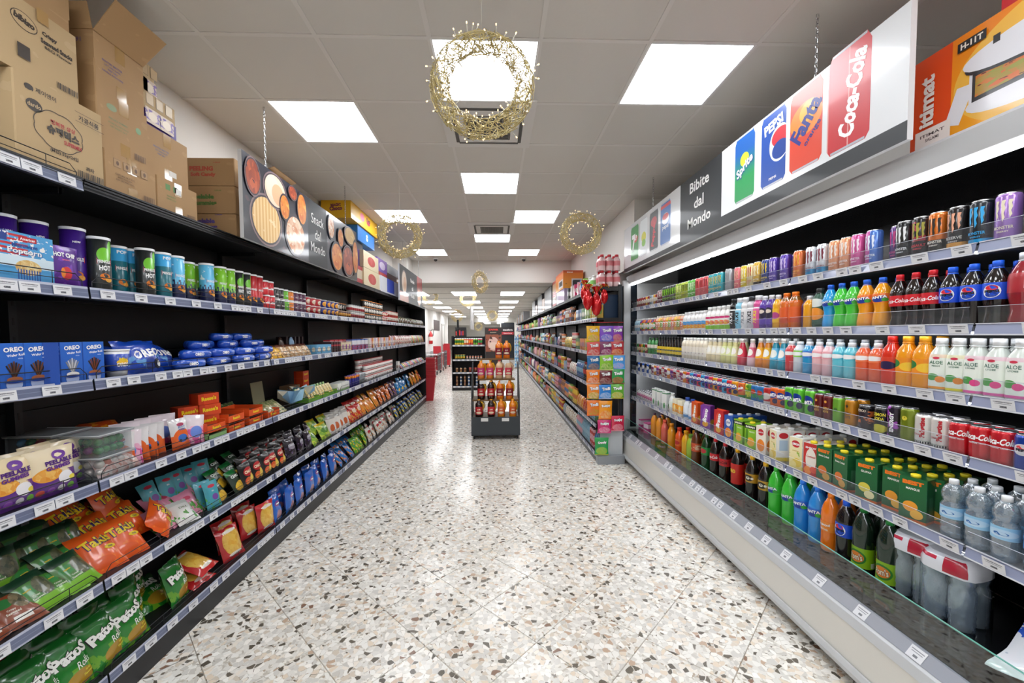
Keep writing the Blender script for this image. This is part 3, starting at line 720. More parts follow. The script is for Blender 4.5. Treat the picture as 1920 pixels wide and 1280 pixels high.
for i in range(3): place(box_blue, (-1.76, 1.36, Z2 + i * .141), R(90), 'bright blue carton at the camera end of snack shelf two, %s' % ('bottom of its stack', 'middle of its stack', 'top of its stack')[i], 'blue cartons at the camera end')
hc = bag(.125, .165, .03, art('hotchip', '5a2590', [('n', 0, 1, 3.5, .56, '7a43b5'), ('e', .5, .33, .17, .16, 'd9363a'), ('e', .38, .34, .07, .12, 'f08a2a')]), [('HOT CHIP', 0, .128, .018, 'ffffff', .085, 0, .04), ('ORIGINAL', 0, .108, .005, 'ff7a8a')], name='chip_pouch', cat='pouch', seed=5, crumple=.5)
place(hc, (-1.735, yl(122, 1.735, Z2), Z2), R(90), 'purple hot chip pouch standing before the purple tube, snack shelf two', rx=-.06)
for i, (x, y) in enumerate(((-1.86, 1.60), (-1.85, 1.70), (-1.86, 1.50))): place(T_pur, (x, y, Z2), R(90) - .3, 'tall purple crisp tube behind the popcorn box, %s' % ('middle of three', 'farthest of three', 'nearest of three')[i], 'purple crisp tubes behind the popcorn box')
place(T_pur, (-1.80, yl(140, 1.8, Z2 + .1), Z2), R(90) - .5, 'tall purple crisp tube next to the black tube, snack shelf two')
def L2(px, p, desc, x=-1.745, z=0, t=-.25):
    place(p, (x, yl(px, -x, Z2 + .1), Z2 + z), R(90) + t + random.uniform(-.1, .1), desc)
L2(186, T_hot, 'black crisp tube with green flame beside the purple tube', t=-.35)
L2(222, T_teal, 'teal crisp tube set back between two black tubes, nearer one', -1.83); L2(246, T_teal, 'teal crisp tube set back between two black tubes, farther one', -1.83)
L2(273, T_hot, 'black crisp tube with green flame beside the front teal tube', t=-.3); L2(305, T_teal, 'teal crisp tube standing at the shelf front')
L2(331, T_blue, 'sky blue crisp tube beside the front teal tube'); L2(352, T_lime, 'lime crisp tube set back, nearer one', -1.82); L2(368, T_lime, 'lime crisp tube set back, farther one', -1.83)
L2(388, T_blue, 'sky blue crisp tube between green tubes'); L2(412, T_lime, 'lime crisp tube with city print, nearer of the front pair'); L2(429, T_lime, 'lime crisp tube with city print, farther of the front pair')
L2(445, T_hot, 'black crisp tube beyond the lime tubes, nearer one'); L2(459, T_hot, 'black crisp tube beyond the lime tubes, farther one'); L2(474, T_red, 'red crisp tube, nearer one on snack shelf two'); L2(488, T_red, 'red crisp tube, farther one on snack shelf two')
m_k = mini('black', '1d2021'); m_g = mini('green', '6cbf2c'); m_o = mini('orange', 'e8832a'); m_p = mini('purple', '5a2348')
L(496, 512, Z2, T_red2, 'short red crisp tube', W2, stack=2); L(514, 529, Z2, m_k, 'small black crisp tube', W2, stack=2, rj=.05); L(529, 540, Z2, m_g, 'small green crisp tube', W2, stack=2, rj=.05)
L(540, 550, Z2, m_o, 'small orange crisp tube', W2, stack=2, rj=.05); L(551, 571, Z2, m_p, 'small plum crisp tube', W2, stack=2, rj=.05)
cup_r = tub(art('cup_red', 'c62530', [('e', .5, .5, .12, .3, 'f0d9c0')]), [('CHAR', 0, .04, .014, 'ffffff')], h=.075); cup_b = tub(art('cup_blue', '24308f', [('e', .5, .5, .14, .36, 'f0a93a')]), h=.075)
cup_l = tub(art('cup_ramen', 'b32a32', [('r', 0, 1, .7, .85, '2b2b2b')]), [('RAMYUN', 0, .05, .016, 'f6d060')], h=.10, r0=.045, r1=.068); cup_o = tub(art('cup_org', 'd0642a', [('r', 0, 1, .6, .8, 'f0c070')]), h=.08, r0=.04, r1=.06)
L(572, 602, Z2, cup_r, 'red instant cup', W2, stack=2, rows=1); L(556, 590, Z2, cup_l, 'large red noodle bowl', W2, inset=.17, stack=2); L(604, 634, Z2, cup_b, 'dark blue instant cup', W2, stack=2); L(598, 630, Z2, cup_o, 'orange noodle bowl', W2, inset=.13, stack=2)
jar_w = tub(art('jar_white', 'd8d6d2', [('r', 0, 1, .2, .62, 'a02a34')]), h=.08, r0=.036, r1=.036, lidc='8f9296', name='spread_jar', cat='jar')
jar_c = tub(art('jar_brown', '6b3a22', [('r', 0, 1, .3, .7, 'e8a53a')]), h=.07, r0=.033, r1=.033, lidc='b9a08a', name='spread_jar', cat='jar')
jar_o = tub(art('jar_black', '24201e', [('e', .5, .45, .12, .3, 'e8e4dc')]), h=.085, r0=.036, r1=.036, lidc='ef8b1f', name='spread_jar', cat='jar')
L(636, 656, Z2, jar_c, 'small brown jar', W2, stack=1); L(656, 682, Z2, jar_w, 'white and red jar', W2, stack=2); L(638, 676, Z2, jar_o, 'dark jar with orange lid at the back', W2, inset=.12, stack=2)
L(682, 716, Z2, jar_o, 'black jar with orange lid', W2, stack=3); L(717, 726, Z2, cup_r, 'crimson cup', W2, stack=2)
jar_p = tub(art('jar_pale', 'd9cdbf', [('r', 0, 1, .0, .4, 'b5372d')]), h=.09, r0=.035, r1=.035, lidc='cc3b33', name='spread_jar', cat='jar'); L(727, 745, Z2, jar_p, 'pale jar with red lid', W2, stack=2)
def sbag(n, c, layers=(), w_=.12, h=.16, t=.04, items=(), seed=1, **k): return bag(w_, h, t, art('sb_' + n, c, layers, .3, 0, .4), list(items), seed=seed, nx=7, nz=8, **k)
b_gr = sbag('redgreen', '7c2f26', [('n', 0, 1, 7, .5, '3f7a35'), ('n', 0, 1, 5, .62, 'eee5c8')], .11, .13)
L(745, 800, Z2, b_gr, 'red and green patterned sachet', W2, rows=1, rx=-.25, gap=.03)
# --- shelf three
CUR['z'] = Z3 + .08
def wafer(n, c2): return carton(.088, .042, .162, art('wafer_' + n, '1c4fae', [('e', .5, .16, .36, .26, '1a3f94'), ('e', .5, .1, .3, .15, 'dfe7f2'), ('g', -1.2, 1.6, '2f73d6')]), plain('wafer_side', '1f4da8', .4),
    [('RECT', .0 + .0042 * k, .062 + .004 * (3 - abs(k)), .048, (c2, '2a1a14' if c2[0] < 'a' else '8a8c92')[k % 2], .0055, -9 * k) for k in (-3, -2, -1, 0, 1, 2, 3)] + [('ELL', 0, .034, .018, 'e8e4e0' if c2[0] >= 'a' else '9a5a34', .05), ('ELL', 0, .026, .012, '1a3f94', .06), ('OREO', 0, .140, .017, 'ffffff', .062, 4, .04), ('Wafer Roll', .006, .120, .009, 'ffffff', .055, 6, .02), ('sticks', .02, .108, .005, 'c8d8f4')], name='wafer_box', cat='box')
wf = [wafer('brown', '5a3524'), wafer('brown2', '6b4128'), wafer('grey', 'c9ccd2'), wafer('brown3', '7a3a22')]
for i, (px, k) in enumerate(((22, 0), (68, 1), (101, 2), (132, 2), (174, 3))):
    place(wf[k], (-1.725, yl(px, 1.71), Z3), R(90) + (.9 if i == 2 else random.uniform(-.04, .04)), 'blue wafer roll box on snack shelf three, %s from camera end' % ORD[i + 1], 'blue wafer roll boxes')
place(wf[0], (-1.725, 1.375, Z3), R(90), 'blue wafer roll box at the very camera edge of shelf three')
mt_ = tub(art('mini_oreo', '2a4fb4', [('r', 0, 1, .86, 1, 'f2f3f5'), ('r', 0, 1, 0, .22, 'e9eef5'), ('e', .5, .55, .1, .12, 'f0c02f')]), [('Mini', 0, .08, .016, 'f5d23a', None, 0, .04), ('OREO', 0, .056, .018, 'ffffff', .05, 0, .04)], h=.125, r0=.034, r1=.046, lidc='eef0f2', name='cookie_tub', cat='tub')
place(mt_, (-1.735, yl(216, 1.74), Z3), R(90) - .2, 'blue cookie tub with white lid beside the wafer boxes')
bo = bag(.24, .17, .07, art('cookie_bag', '1c3fa6', [('n', .1, .5, 2.6, .52, '7cc4e0'), ('e', .62, .25, .16, .18, '2a2a33'), ('g', -1, 1.7, '1c52c8')], .25, 0, .6), [('OREO', .02, .095, .042, 'ffffff', .15, 6, .05), ('ELL', .07, .04, .05, '23232b'), ('ELL', .075, .038, .028, 'e8e8ea')], seed=3, nx=12, nz=10, crumple=1.4)
place(bo, (-1.745, yl(272, 1.74), Z3), R(90), 'large blue cookie bag leaning next to the cookie tub', rx=-.35)
place(bo, (-1.80, yl(312, 1.80), Z3), R(100), 'large blue cookie bag slumped behind the front cookie bag', rx=-.6, ry=.2)
place(bo, (-1.86, yl(262, 1.86), Z3 + .02), R(84), 'large blue cookie bag lying at the back, nearest camera', rx=-.9); place(bo, (-1.86, yl(225, 1.86), Z3), R(84), 'large blue cookie bag at the back behind the cookie tub', rx=-.7)
# packs of cookies lying in a heap
pk = MB(); m_pk = art('cookie_roll', '1b43ae', [('g', -1, 2, '2f6de0')], .2, 0, .7)
pr_ = [(.003, -.097), (.020, -.090), (.022, -.086), (.0255, -.083), (.026, -.03), (.0255, .0), (.026, .04), (.0255, .083), (.022, .086), (.020, .090), (.003, .097)]
pk.lathe(pr_, m_pk, 12, sq=2.6); mlab = [('OREO', 0, 0, .018, 'ffffff', .06, 90, .05)]
put_text(pk, mlab, lambda x, z, o: lathe_fn(pr_)(x, z, o + .0025)); PK = P(pk.mesh('cookie_pack'), (), .05, .05, .19, 'cookie_pack', 'pack')
k = 0
rd = random.Random(4)
for row, (z, a, b, xs) in enumerate(((.026, 322, 510, (-1.72, -1.773, -1.826, -1.88, -1.935)), (.076, 338, 508, (-1.745, -1.80, -1.855, -1.91)), (.126, 345, 490, (-1.80, -1.855, -1.91)), (.174, 395, 470, (-1.86, -1.91)))):
    for ix, x in enumerate(xs):
        ya, yb = yl(a, -x), yl(b, -x); n = max(1, int((yb - ya) / .198))
        for i in range(n):
            y = ya + (i + .5) * (yb - ya) / n; k += 1
            o = place(PK, (x, y, Z3 + z + .002), 0, 'blue cookie pack in the heap, layer %s, file %s, %s along' % (ORD[row + 1], ORD[ix + 1], ORD[i + 1]), 'heaped blue cookie packs')
            o.rotation_euler = (R(90), R(rd.uniform(-10, 10)), R(rd.uniform(-9, 9)) + (math.pi if rd.random() < 0 else 0)); o.rotation_euler = Matrix.Rotation(R(rd.uniform(-8, 8)), 4, 'Z').to_3x3().__matmul__(Matrix(((0, 1, 0), (0, 0, 1), (1, 0, 0))).transposed().to_3x3().transposed()).to_euler() if False else (Matrix.Rotation(R(rd.uniform(-8, 8)), 3, 'Z') @ Matrix(((0, -1, 0), (0, 0, 1), (-1, 0, 0)))).to_euler()
oval = MB(); oval.lathe([(.001, 0), (.03, .01), (.045, .07), (.04, .13), (.02, .165), (.001, .17)], art('oval_brown', '4a2f22', [('e', .5, .35, .1, .12, 'e8d8b8')]), 14)
for v in oval.v[:]: pass
oval.v = [(x, y * .35, z) for x, y, z in oval.v]; OV = P(oval.mesh('oval_pouch'), (), .09, .03, .17, 'oval_pouch', 'pouch')
place(OV, (-1.9, yl(532, 1.9), Z3), R(90), 'dark brown oval pouch at the back of snack shelf three', rx=-.2)
ov2 = MB(); ov2.v = list(oval.v); ov2.f = oval.f; ov2.m = oval.m; ov2.uv = oval.uv; ov2.sm = oval.sm; ov2.mats = [art('oval_blue', '8fb4d8', [('e', .5, .4, .1, .16, 'f2f4f7')])]
place(P(ov2.mesh('oval_pouch'), (), .09, .03, .17, 'oval_pouch', 'pouch'), (-1.88, yl(549, 1.88), Z3), R(90), 'pale blue oval pouch at the back of snack shelf three', rx=-.1)
yb_ = sbag('yellow', 'f0b41a', [('n', 0, .5, 5, .55, '8a4a22')], .15, .12); L(512, 530, Z3, yb_, 'yellow snack bag', W3, rx=-.7, stack=1, n=2); L(505, 525, Z3, yb_, 'rear yellow snack bag', W3, rx=-.5, inset=.13, n=2)
tb = sbag('tan', 'c49a6c', [('n', 0, 1, 5, .55, 'efe3cc'), ('r', 0, 1, .8, 1, '6b3f2a')], .12, .12); L(528, 585, Z3, tb, 'tan biscuit bag', W3, rx=-.55, rows=2)
bb = carton(.10, .06, .09, art('ltblue_box', '6fb3dc', [('e', .5, .5, .3, .25, 'f1e6d2')]), name='biscuit_box', cat='box'); L(590, 617, Z3, bb, 'light blue biscuit box', W3, rows=2, gap=.01)
dkb = carton(.05, .09, .11, art('darkbox', '3a1f22', [('r', 0, 1, .6, .75, 'b03a44')]), name='biscuit_box', cat='box'); L(617, 636, Z3, dkb, 'dark brown biscuit box', W3, rows=2, gap=.02); L(574, 606, Z3 + .0, carton(.03, .10, .17, art('darkbook', '2a1a1e', [('r', 0, 1, .4, .6, '8a2a34')]), name='thin_box', cat='box'), 'thin dark box at the back', W3, inset=.22, gap=.05)
rw = carton(.14, .07, .13, art('stripebox', 'd3323e', [('s', 14, .5, 'f5f2ee', 'u', .1, .9), ('e', .5, .4, .2, .2, 'f6e7d0')]), items=(), name='biscuit_box', cat='box')
cr = carton(.09, .07, .10, art('creambox', 'e3d3b2', [('e', .5, .5, .2, .3, '9a4aa0')]), name='biscuit_box', cat='box')
L(636, 656, Z3, cr, 'cream box with purple spot', W3, gap=.02); L(634, 665, Z3, rw, 'red and white striped box', W3, inset=.13, stack=1)
L(658, 688, Z3, carton(.12, .08, .13, art('bluered', '3b66b8', [('r', 0, 1, .5, .9, 'e2e2ea'), ('n', 0, .5, 6, .5, 'd64550')]), name='biscuit_box', cat='box'), 'blue and white biscuit box', W3, gap=.02); L(664, 690, Z3, rw, 'tall striped box', W3, inset=.12, stack=1, lift=.0)
pas = [carton(.05, .09, .14, art('pastel' + c, c, [('e', .5, .5, .3, .2, 'f4eee6')]), name='biscuit_box', cat='box') for c in ('f0ece6', 'e9a7b4', 'ef8f35', 'e8dcc6', 'c9b0d8')]
L(690, 738, Z3, pas, 'slim pastel biscuit box', W3, gap=.01, rows=1); L(700, 745, Z3, pas[2], 'orange box at the back', W3, inset=.13, gap=.03, lift=.0)
whb = sbag('whitered', 'e9dfd2', [('n', .1, .9, 5, .5, 'c8503a'), ('r', 0, 1, .85, 1, '9a2f2a')], .15, .17); L(738, 772, Z3, whb, 'cream and red snack bag', W3, rx=-.2, rows=2)
gbs = [sbag('g' + c, c, [('n', .1, .9, 6, .56, 'f2e3a0')], .13, .17) for c in ('3c8a3a', 'e0672a', '7ab83a', 'c23a6a')]; L(772, 800, Z3, gbs, 'bright snack bag near far end', W3, rx=-.25, rows=2)
# --- shelf four
CUR['z'] = Z4 + .08
peel = [bag(.17, .185, .045, art('peel%d' % i, '5d2a86', [('r', 0, 1, .45, 1, c), ('n', .4, .5, 4, .5, '5d2a86'), ('e', .34, .46, .28, .14, 'e8a03c'), ('v', .34, .46, .25, .11, 12, 'f2c46a', 'e09030'), ('e', .70, .34, .17, .13, 'f4f2f6'), ('e', .86, .3, .09, .05, 'f2e04a'), ('e', .18, .13, .08, .06, 'c0463a'), ('e', .39, .13, .08, .06, '8a4ab0'), ('e', .6, .13, .08, .06, 'd8d4dc'), ('e', .81, .13, .08, .06, '6fae3e')], .3, 0, .5),
        [('ELL', .02, .155, .036, '6a3496', .05), ('PEELABLE', .018, .130, .018, '4b1f78', .10, 2, .05), ('GUMMIES', .012, .110, .016, '5d2a86', .09, 4, .05)], name='candy_pouch', cat='pouch', seed=8 + i, crumple=.6) for i, c in enumerate(('e9d9b8', 'e6d2a8'))]
place(peel[0], (-1.73, yl(100, 1.73), Z4), R(90) - .05, 'purple and cream gummies pouch, front one beside the candy tub', rx=-.1)
place(peel[1], (-1.735, yl(22, 1.73), Z4), R(90), 'purple and cream gummies pouch cut by the camera edge', rx=-.12); place(peel[0], (-1.79, yl(58, 1.79), Z4), R(84), 'purple gummies pouch standing behind the two front ones', rx=-.15)
place(peel[0], (-1.80, yl(120, 1.8), Z4), R(90), 'purple gummies pouch behind the front one', rx=-.1); place(peel[1], (-1.85, yl(85, 1.85), Z4), R(95), 'purple gummies pouch in the third row back', rx=-.1)
# tubs of wrapped balls
def cube_tub(name, cols, seed, wd=.17, dp=.20, h=.085):
    mb = MB(); m = thin_glass('clear_tub', 'eef0f0', .8, .12, .03)
    mb.prism([(-wd * .46, -dp * .46), (wd * .46, -dp * .46), (wd * .46, dp * .46), (-wd * .46, dp * .46)], 0, h, m)
    k = MB(); k.box(-wd / 2, wd / 2, -dp / 2, dp / 2, h, h + .008, thin_glass('clear_lid', 'e6e9ea', .9, .25, .06))
    rim = MB(); rim.tube([(-wd / 2, -dp / 2, h + .008), (wd / 2, -dp / 2, h + .008), (wd / 2, dp / 2, h + .008), (-wd / 2, dp / 2, h + .008)], .003, plain('rim_clear', 'b9bfc2', .2), 4, True)
    return P(mb.mesh('candy_tub'), [('lid', k.mesh('lid')), ('rim', rim.mesh('rim'))], wd, dp, h + .011, 'candy_tub', 'tub')
CT = cube_tub('t', None, 1)
ball_me = {}
def ball(c):
    if c not in ball_me:
        m = MB(); m.lathe([(.003, 0), (.014, .005), (.02, .018), (.0145, .031), (.003, .036)], plain('foil_' + c, c, .25, .5, .4), 10); ball_me[c] = P(m.mesh('candy_ball'), (), .04, .04, .036, 'candy_ball', 'candy')
    return ball_me[c]
def fill(x, y, z, wd, dp, cols, grp, rows_=2):
    names = {'1f7a34': 'green', 'd0532c': 'orange', 'f0e6e0': 'white', '8a2f7a': 'plum', 'c03030': 'red', '3f90c0': 'blue', 'd8a040': 'gold'}
    k = 0
    for j in range(rows_):
        for a in range(4):
            for b in range(4):
                c = cols[(a * 3 + b * 5 + j * 2 + (a * b)) % len(cols)]; k += 1
                place(ball(c), (x - wd / 2 + .03 + a * (wd - .06) / 3, y - dp / 2 + .028 + b * (dp - .056) / 3, z + .002 + j * .037), 0, '%s foil sweet in %s, %s layer, %s, %s' % (names[c], grp, ('lower', 'upper')[j], ('aisle file', 'second file', 'third file', 'back file')[3 - b] if False else ('first file', 'second file', 'third file', 'last file')[a], ('rearmost', 'third forward', 'second forward', 'foremost')[b]), 'foil sweets in ' + grp)
yT = yl(196, 1.76)
for s, (cols, nm) in enumerate(((('f0e6e0', 'd0532c', 'f0e6e0'), 'lower front tub'), (('1f7a34', '1f7a34', '8a2f7a', '1f7a34'), 'upper front tub'))):
    place(CT, (-1.80, yT, Z4 + s * .098), R(90), 'clear lidded tub of sweets, %s' % ('lower one by the gummies', 'upper one stacked by the gummies')[s]); fill(-1.80, yT, Z4 + s * .098, .18, .15, cols, nm)
yT2 = yl(100, 1.94)
place(CT, (-1.955, yT2, Z4 + .11), R(90), 'clear lidded tub of colourful sweets at the back'); fill(-1.955, yT2, Z4 + .11, .18, .15, ('c03030', '1f7a34', '3f90c0', 'd8a040'), 'rear tub')
place(CT, (-1.955, yT2, Z4 + .002), R(90), 'clear lidded tub under the colourful sweets at the back')
orb = sbag('orangefoil', 'd8541e', [('n', 0, 1, 4, .55, 'f09a2a')], .16, .12, .04, seed=4); place(orb, (-1.93, yl(205, 1.93), Z4 + .13), R(70), 'orange foil bag lying behind the clear tubs', rx=-1.1); place(orb, (-1.9, yl(240, 1.9), Z4 + .04), R(110), 'orange foil bag leaning at the back by the tubs', rx=-.8)
hw = bag(.115, .165, .04, art('jelly_bag', 'e6e3e4', [('r', 0, 1, 0, .45, 'e2622a'), ('e', .5, .40, .42, .26, 'e8672a'), ('e', .5, .34, .26, .13, '3d6fc0'), ('e', .5, .8, .2, .06, 'b03c60')], .2, 0, .8), [('JELLY', 0, .118, .012, '3a79b8', .05, 0, .03), ('POPS', 0, .104, .010, '3a79b8', .04, 0, .03), ('ELL', -.018, .045, .016, '22222a'), ('ELL', .022, .048, .016, '22222a')], seed=12, nx=8, nz=9)
hw2 = bag(.115, .165, .04, art('jelly_bag2', 'eddfe6', [('r', 0, 1, 0, .5, 'e05a9a'), ('n', 0, .6, 4, .5, 'f3b4d0'), ('e', .5, .4, .3, .2, '6f8fe0')], .2, 0, .8), seed=14, nx=8, nz=9)
for i, px in enumerate((232, 250, 268, 288, 306, 338)):
    place(hw if i != 1 else hw2, (-1.735 if i == 5 else -1.76 - .01 * i, yl(px, 1.74), Z4 + .0), R(90) - (.1 if i == 5 else .75), 'white and orange jelly bag, %s in the file on snack shelf four' % ORD[i + 1], 'jelly bags standing in a file', rx=-.15)
for i, px in enumerate((240, 262, 285, 310)): place(hw2, (-1.85, yl(px, 1.84), Z4 + .02), R(50), 'pink and white jelly bag, %s in the rear file' % ORD[i + 1], 'jelly bags standing in a file', rx=-.1)
place(hw2, (-1.735, yl(362, 1.74), Z4), R(70), 'pink jelly bag leaning at the far end of the jelly bags', rx=-.2, ry=.15)
cl = sbag('pinkclear', 'e2c4c4', [('v', .5, .5, .6, .6, 8, 'd88a7a', 'f3ece8')], .15, .10, .05, seed=6); L(205, 245, Z4, cl, 'clear bag of pink sweets', W4, rx=-.5, n=2); 
rb = carton(.12, .09, .065, art('pb_box', 'de4a20', [('r', .0, .25, 0, 1, 'c93a16')]), items=[("Reese's", 0, .036, .026, 'f6d21e', .085, 3, .05)], name='peanut_cup_box', cat='box')
for s in range(4): place(rb, (-1.80 - .01 * (s % 2), yl(388, 1.8), Z4 + s * .066), R(90) - .6 + .06 * s, 'orange peanut butter cup box, %s in the near stack' % ('bottom', 'second', 'third', 'top')[s], 'orange peanut butter cup boxes')
for s in range(3): place(rb, (-1.86, yl(350, 1.86), Z4 + s * .066), R(90) - .5, 'orange peanut butter cup box, %s in the rear stack' % ('bottom', 'middle', 'top')[s], 'orange peanut butter cup boxes')
for s in range(4): place(rb, (-1.94, yl(566, 1.94), Z4 + s * .066), R(90), 'orange peanut butter cup box, %s in the distant stack' % ('bottom', 'second', 'third', 'top')[s], 'orange peanut butter cup boxes')
def tray(c, ins, items=(), h=.06, wd=.16, dp=.20, nm='display_tray'):
    mb = MB(); m = art('tray_' + c, c, [], .45); mi_ = plain('trayin_' + ins, ins, .6); t = .003
    mb.box(-wd / 2, wd / 2, -dp / 2, dp / 2, 0, t, m)
    mb.box(-wd / 2, wd / 2, -dp / 2, -dp / 2 + t, 0, h * .7, m); mb.box(-wd / 2, wd / 2, dp / 2 - t, dp / 2, 0, h, m)
    for s in (-1, 1): x = s * (wd / 2 - t / 2); mb.prism([(x - t / 2, -dp / 2), (x + t / 2, -dp / 2), (x + t / 2, dp / 2), (x - t / 2, dp / 2)], 0, h * .95, m)
    mb.box(-wd / 2 + t, wd / 2 - t, -dp / 2 + t, dp / 2 - t, t, h * .5, mi_)
    put_text(mb, items, lambda x, z, o: (x, -dp / 2 - o, z)); return P(mb.mesh(nm), (), wd, dp, h, nm, 'tray')
tr1 = tray('e2551f', '7a3b22', [("Reese's", 0, .024, .020, 'f6d21e', .07, 0, .05)]); tr2 = tray('8fbf7a', '3f7a3a', [], .04)
for i, (px, s) in enumerate(((400, 0), (438, 0), (438, 1), (475, 0), (475, 1), (508, 0))): place(tr1, (-1.80, yl(px, 1.72), Z4 + .061 * s + (.042 if i == 0 else 0)), R(90), 'open orange cardboard tray of peanut cups, %s' % ('nearest camera on the green tray', 'second, lower', 'second, upper', 'third, lower', 'third, upper', 'farthest')[i], 'orange cardboard trays')
place(tr2, (-1.80, yl(402, 1.72), Z4), R(90), 'low pale green cardboard tray under the nearest orange tray')
lf_ = [sbag('leafy' + str(i), c, [('n', 0, 1, 6, .5, '6b7f4a'), ('n', 0, 1, 3, .6, 'e4dcc0')], .13, .15, .035, seed=20 + i) for i, c in enumerate(('35502f', '9a8a5c', 'c8b98a'))]
L(505, 535, Z4, lf_[1:], 'beige and green snack bag', W4, rx=-.9, rows=1, n=4); L(440, 500, Z4, lf_[0], 'dark green snack bag', W4, rx=-.6, inset=.20, gap=.0)
pan = carton(.16, .006, .24, plain('pan_beige', '8d8768', .5), name='card_sheet', cat='card'); place(pan, (-1.93, yl(488, 1.93), Z4), R(90), 'tall beige card sheet leaning at the back of snack shelf four', rx=-.12)
pl_ = MB()
for i in range(7):
    a = i * .9; c_ = ('a9cfe2', 'e9e2cc', '8fb8d8')[i % 3]
    pl_.quad([(0, 0, .02), (.10 * math.cos(a), .10 * math.sin(a), .06 + .02 * (i % 3)), (.11 * math.cos(a + .5), .11 * math.sin(a + .5), .15), (.02, .02, .13)], plain('petal_' + c_, c_, .6))
pp_ = P(pl_.mesh('paper_display'), (), .2, .2, .15, 'paper_display', 'display')
place(pp_, (-1.78, yl(545, 1.78), Z4), 0, 'folded pale blue and cream paper display, nearer one'); place(pp_, (-1.80, yl(568, 1.8), Z4), 2.1, 'folded pale blue and cream paper display, farther one')
tr3 = tray('6aa83c', 'd9b964', [], .05, .20, .18)
L(575, 628, Z4, tr3, 'green cardboard tray of gold sachets', W4, gap=.02); bx_ = carton(.18, .10, .14, plain('card_brown', '8a6a4c', .7), name='cardboard_box', cat='box'); L(575, 610, Z4, bx_, 'plain brown carton at the back', W4, inset=.24, n=1)
gs = sbag('goldsachet', 'd8b45a', [('n', 0, 1, 5, .5, 'f4e9b8')], .05, .10, .015, seed=31); L(582, 628, Z4 + .026, gs, 'small gold sachet', W4, inset=.05, rx=-.5, gap=.012); gs2 = sbag('greensachet', '2f7a3a', [('n', 0, 1, 5, .5, 'a8d86a')], .05, .10, .015, seed=32); L(575, 628, Z4 + .03, gs2, 'small green sachet', W4, inset=.12, rx=-.3, gap=.012)
wb = carton(.10, .12, .09, art('white_gr', 'e8ebe6', [('r', 0, 1, 0, .25, '7aa86a')]), name='sweet_box', cat='box'); L(630, 652, Z4, wb, 'white sweet box with green base', W4, n=3)
pen = MB(); pen.lathe([(.008, 0), (.008, .12), (.004, .14)], plain('pen_blue', '3a3aa0', .3), 8); pen.lathe([(.0085, .1), (.0085, .13)], plain('pen_orange', 'f08a2a', .3), 8); PEN = P(pen.mesh('candy_pen'), (), .02, .02, .14, 'candy_pen', 'candy'); L(653, 672, Z4, PEN, 'blue and orange candy pen', W4, gap=.018, rows=3, rj=1, ryj=.12, rxj=.12)
cupc = tub(thin_glass('cup_clear', 'dfe6ea', .8, .2, .03), h=.13, r0=.03, r1=.045, lidc='d8dde2'); L(672, 684, Z4, cupc, 'clear cup of sweets', W4, n=3); 
jr = tub(art('jar_choc', 'e9e4df', [('r', 0, 1, .1, .5, 'e9e9e9'), ('r', 0, 1, .3, .42, '5a2a20')]), h=.07, r0=.032, r1=.034, lidc='c42a2e', name='spread_jar', cat='jar'); L(685, 735, Z4, jr, 'white jar with red lid', W4, stack=3, rows=1); L(685, 728, Z4, jr, 'white jar with red lid behind', W4, inset=.12, stack=4)
wpk = carton(.09, .04, .15, art('whitepack', 'f0eeec', [('e', .5, .4, .3, .2, '8a5a3a')]), name='sweet_box', cat='box'); L(742, 750, Z4, wpk, 'white pack with brown picture', W4, n=1)
mixb = [sbag('mx' + c, c, [('n', 0, 1, 6, .56, 'f4f0e8')], .10, .10, .03) for c in ('d8386a', '3a8ac0', 'd8c23a', 'c8343a')]; L(752, 800, Z4, mixb, 'small bright sweet bag', W4, rx=-.7, rows=2, gap=.02)
# --- shelf five: bags
CUR['z'] = Z5 + .08
takis = bag(.16, .21, .05, art('takis', 'e8501a', [('n', .05, .4, 5, .56, 'f2872e'), ('e', .35, .2, .36, .12, 'c93c16'), ('g', -1.5, 2, 'f06a22')], .28, 0, .5), [('Takis', 0.005, .145, .05, '35205e', .135, 8, .08), ('Takis', 0.004, .146, .046, 'f3d21c', .125, 8, .03), ('ELL', .04, .10, .022, 'f2d31c', .05), ('Chilli', .04, .10, .008, '35205e')], seed=41, nx=10, nz=10)
seaw = bag(.13, .17, .04, art('seaweed', '3f7d2a', [('r', 0, 1, .78, 1, '1d3f2a'), ('e', .3, .6, .22, .12, '2f8a3c'), ('v', .68, .55, .24, .26, 14, '6b6a4a', '2f3f22'), ('r', 0, 1, 0, .3, '7ab82e')], .3, 0, .4), [('Crispy', -.02, .07, .009, 'e8f0d8'), ('Seaweed', -.018, .058, .009, 'e8f0d8'), ('masita', -.028, .103, .007, 'f6d21e')], seed=42)
seab = bag(.13, .17, .04, art('seaweed_br', '8a4428', [('r', 0, 1, .80, 1, '2a3a2a'), ('e', .3, .62, .22, .12, '2f7a3c'), ('v', .68, .6, .24, .22, 14, '9a8a6a', '3a3f2a'), ('r', .3, .7, .12, .24, 'e8e4dc')], .3, 0, .4), [('Crispy', -.02, .07, .009, 'f0e8d8'), ('Seaweed', -.018, .058, .009, 'f0e8d8')], seed=43)
where5 = 'snack shelf five'
def heap(p, pxs, z, label, grp, xs, rx, rz=0, zst=.03, rj=.25):
    CUR['z'] = z + .06
    k = 0
    for r_, x in enumerate(xs):
        for i, px in enumerate(pxs):
            k += 1
            if yl(px, -x - .02) > 9.6: continue
            pp = p[(i + r_) % len(p)] if isinstance(p, list) else p
            place(pp, (x, yl(px, -x - .02) + random.uniform(-.01, .01), z + r_ * zst), R(90) + rz + random.uniform(-rj, rj), label + ', %s along, %s' % (ORD[i + 1], ('front', 'second row', 'third row', 'fourth row')[r_]), grp, rx=rx + random.uniform(-.12, .12), ry=random.uniform(-.06, .06))
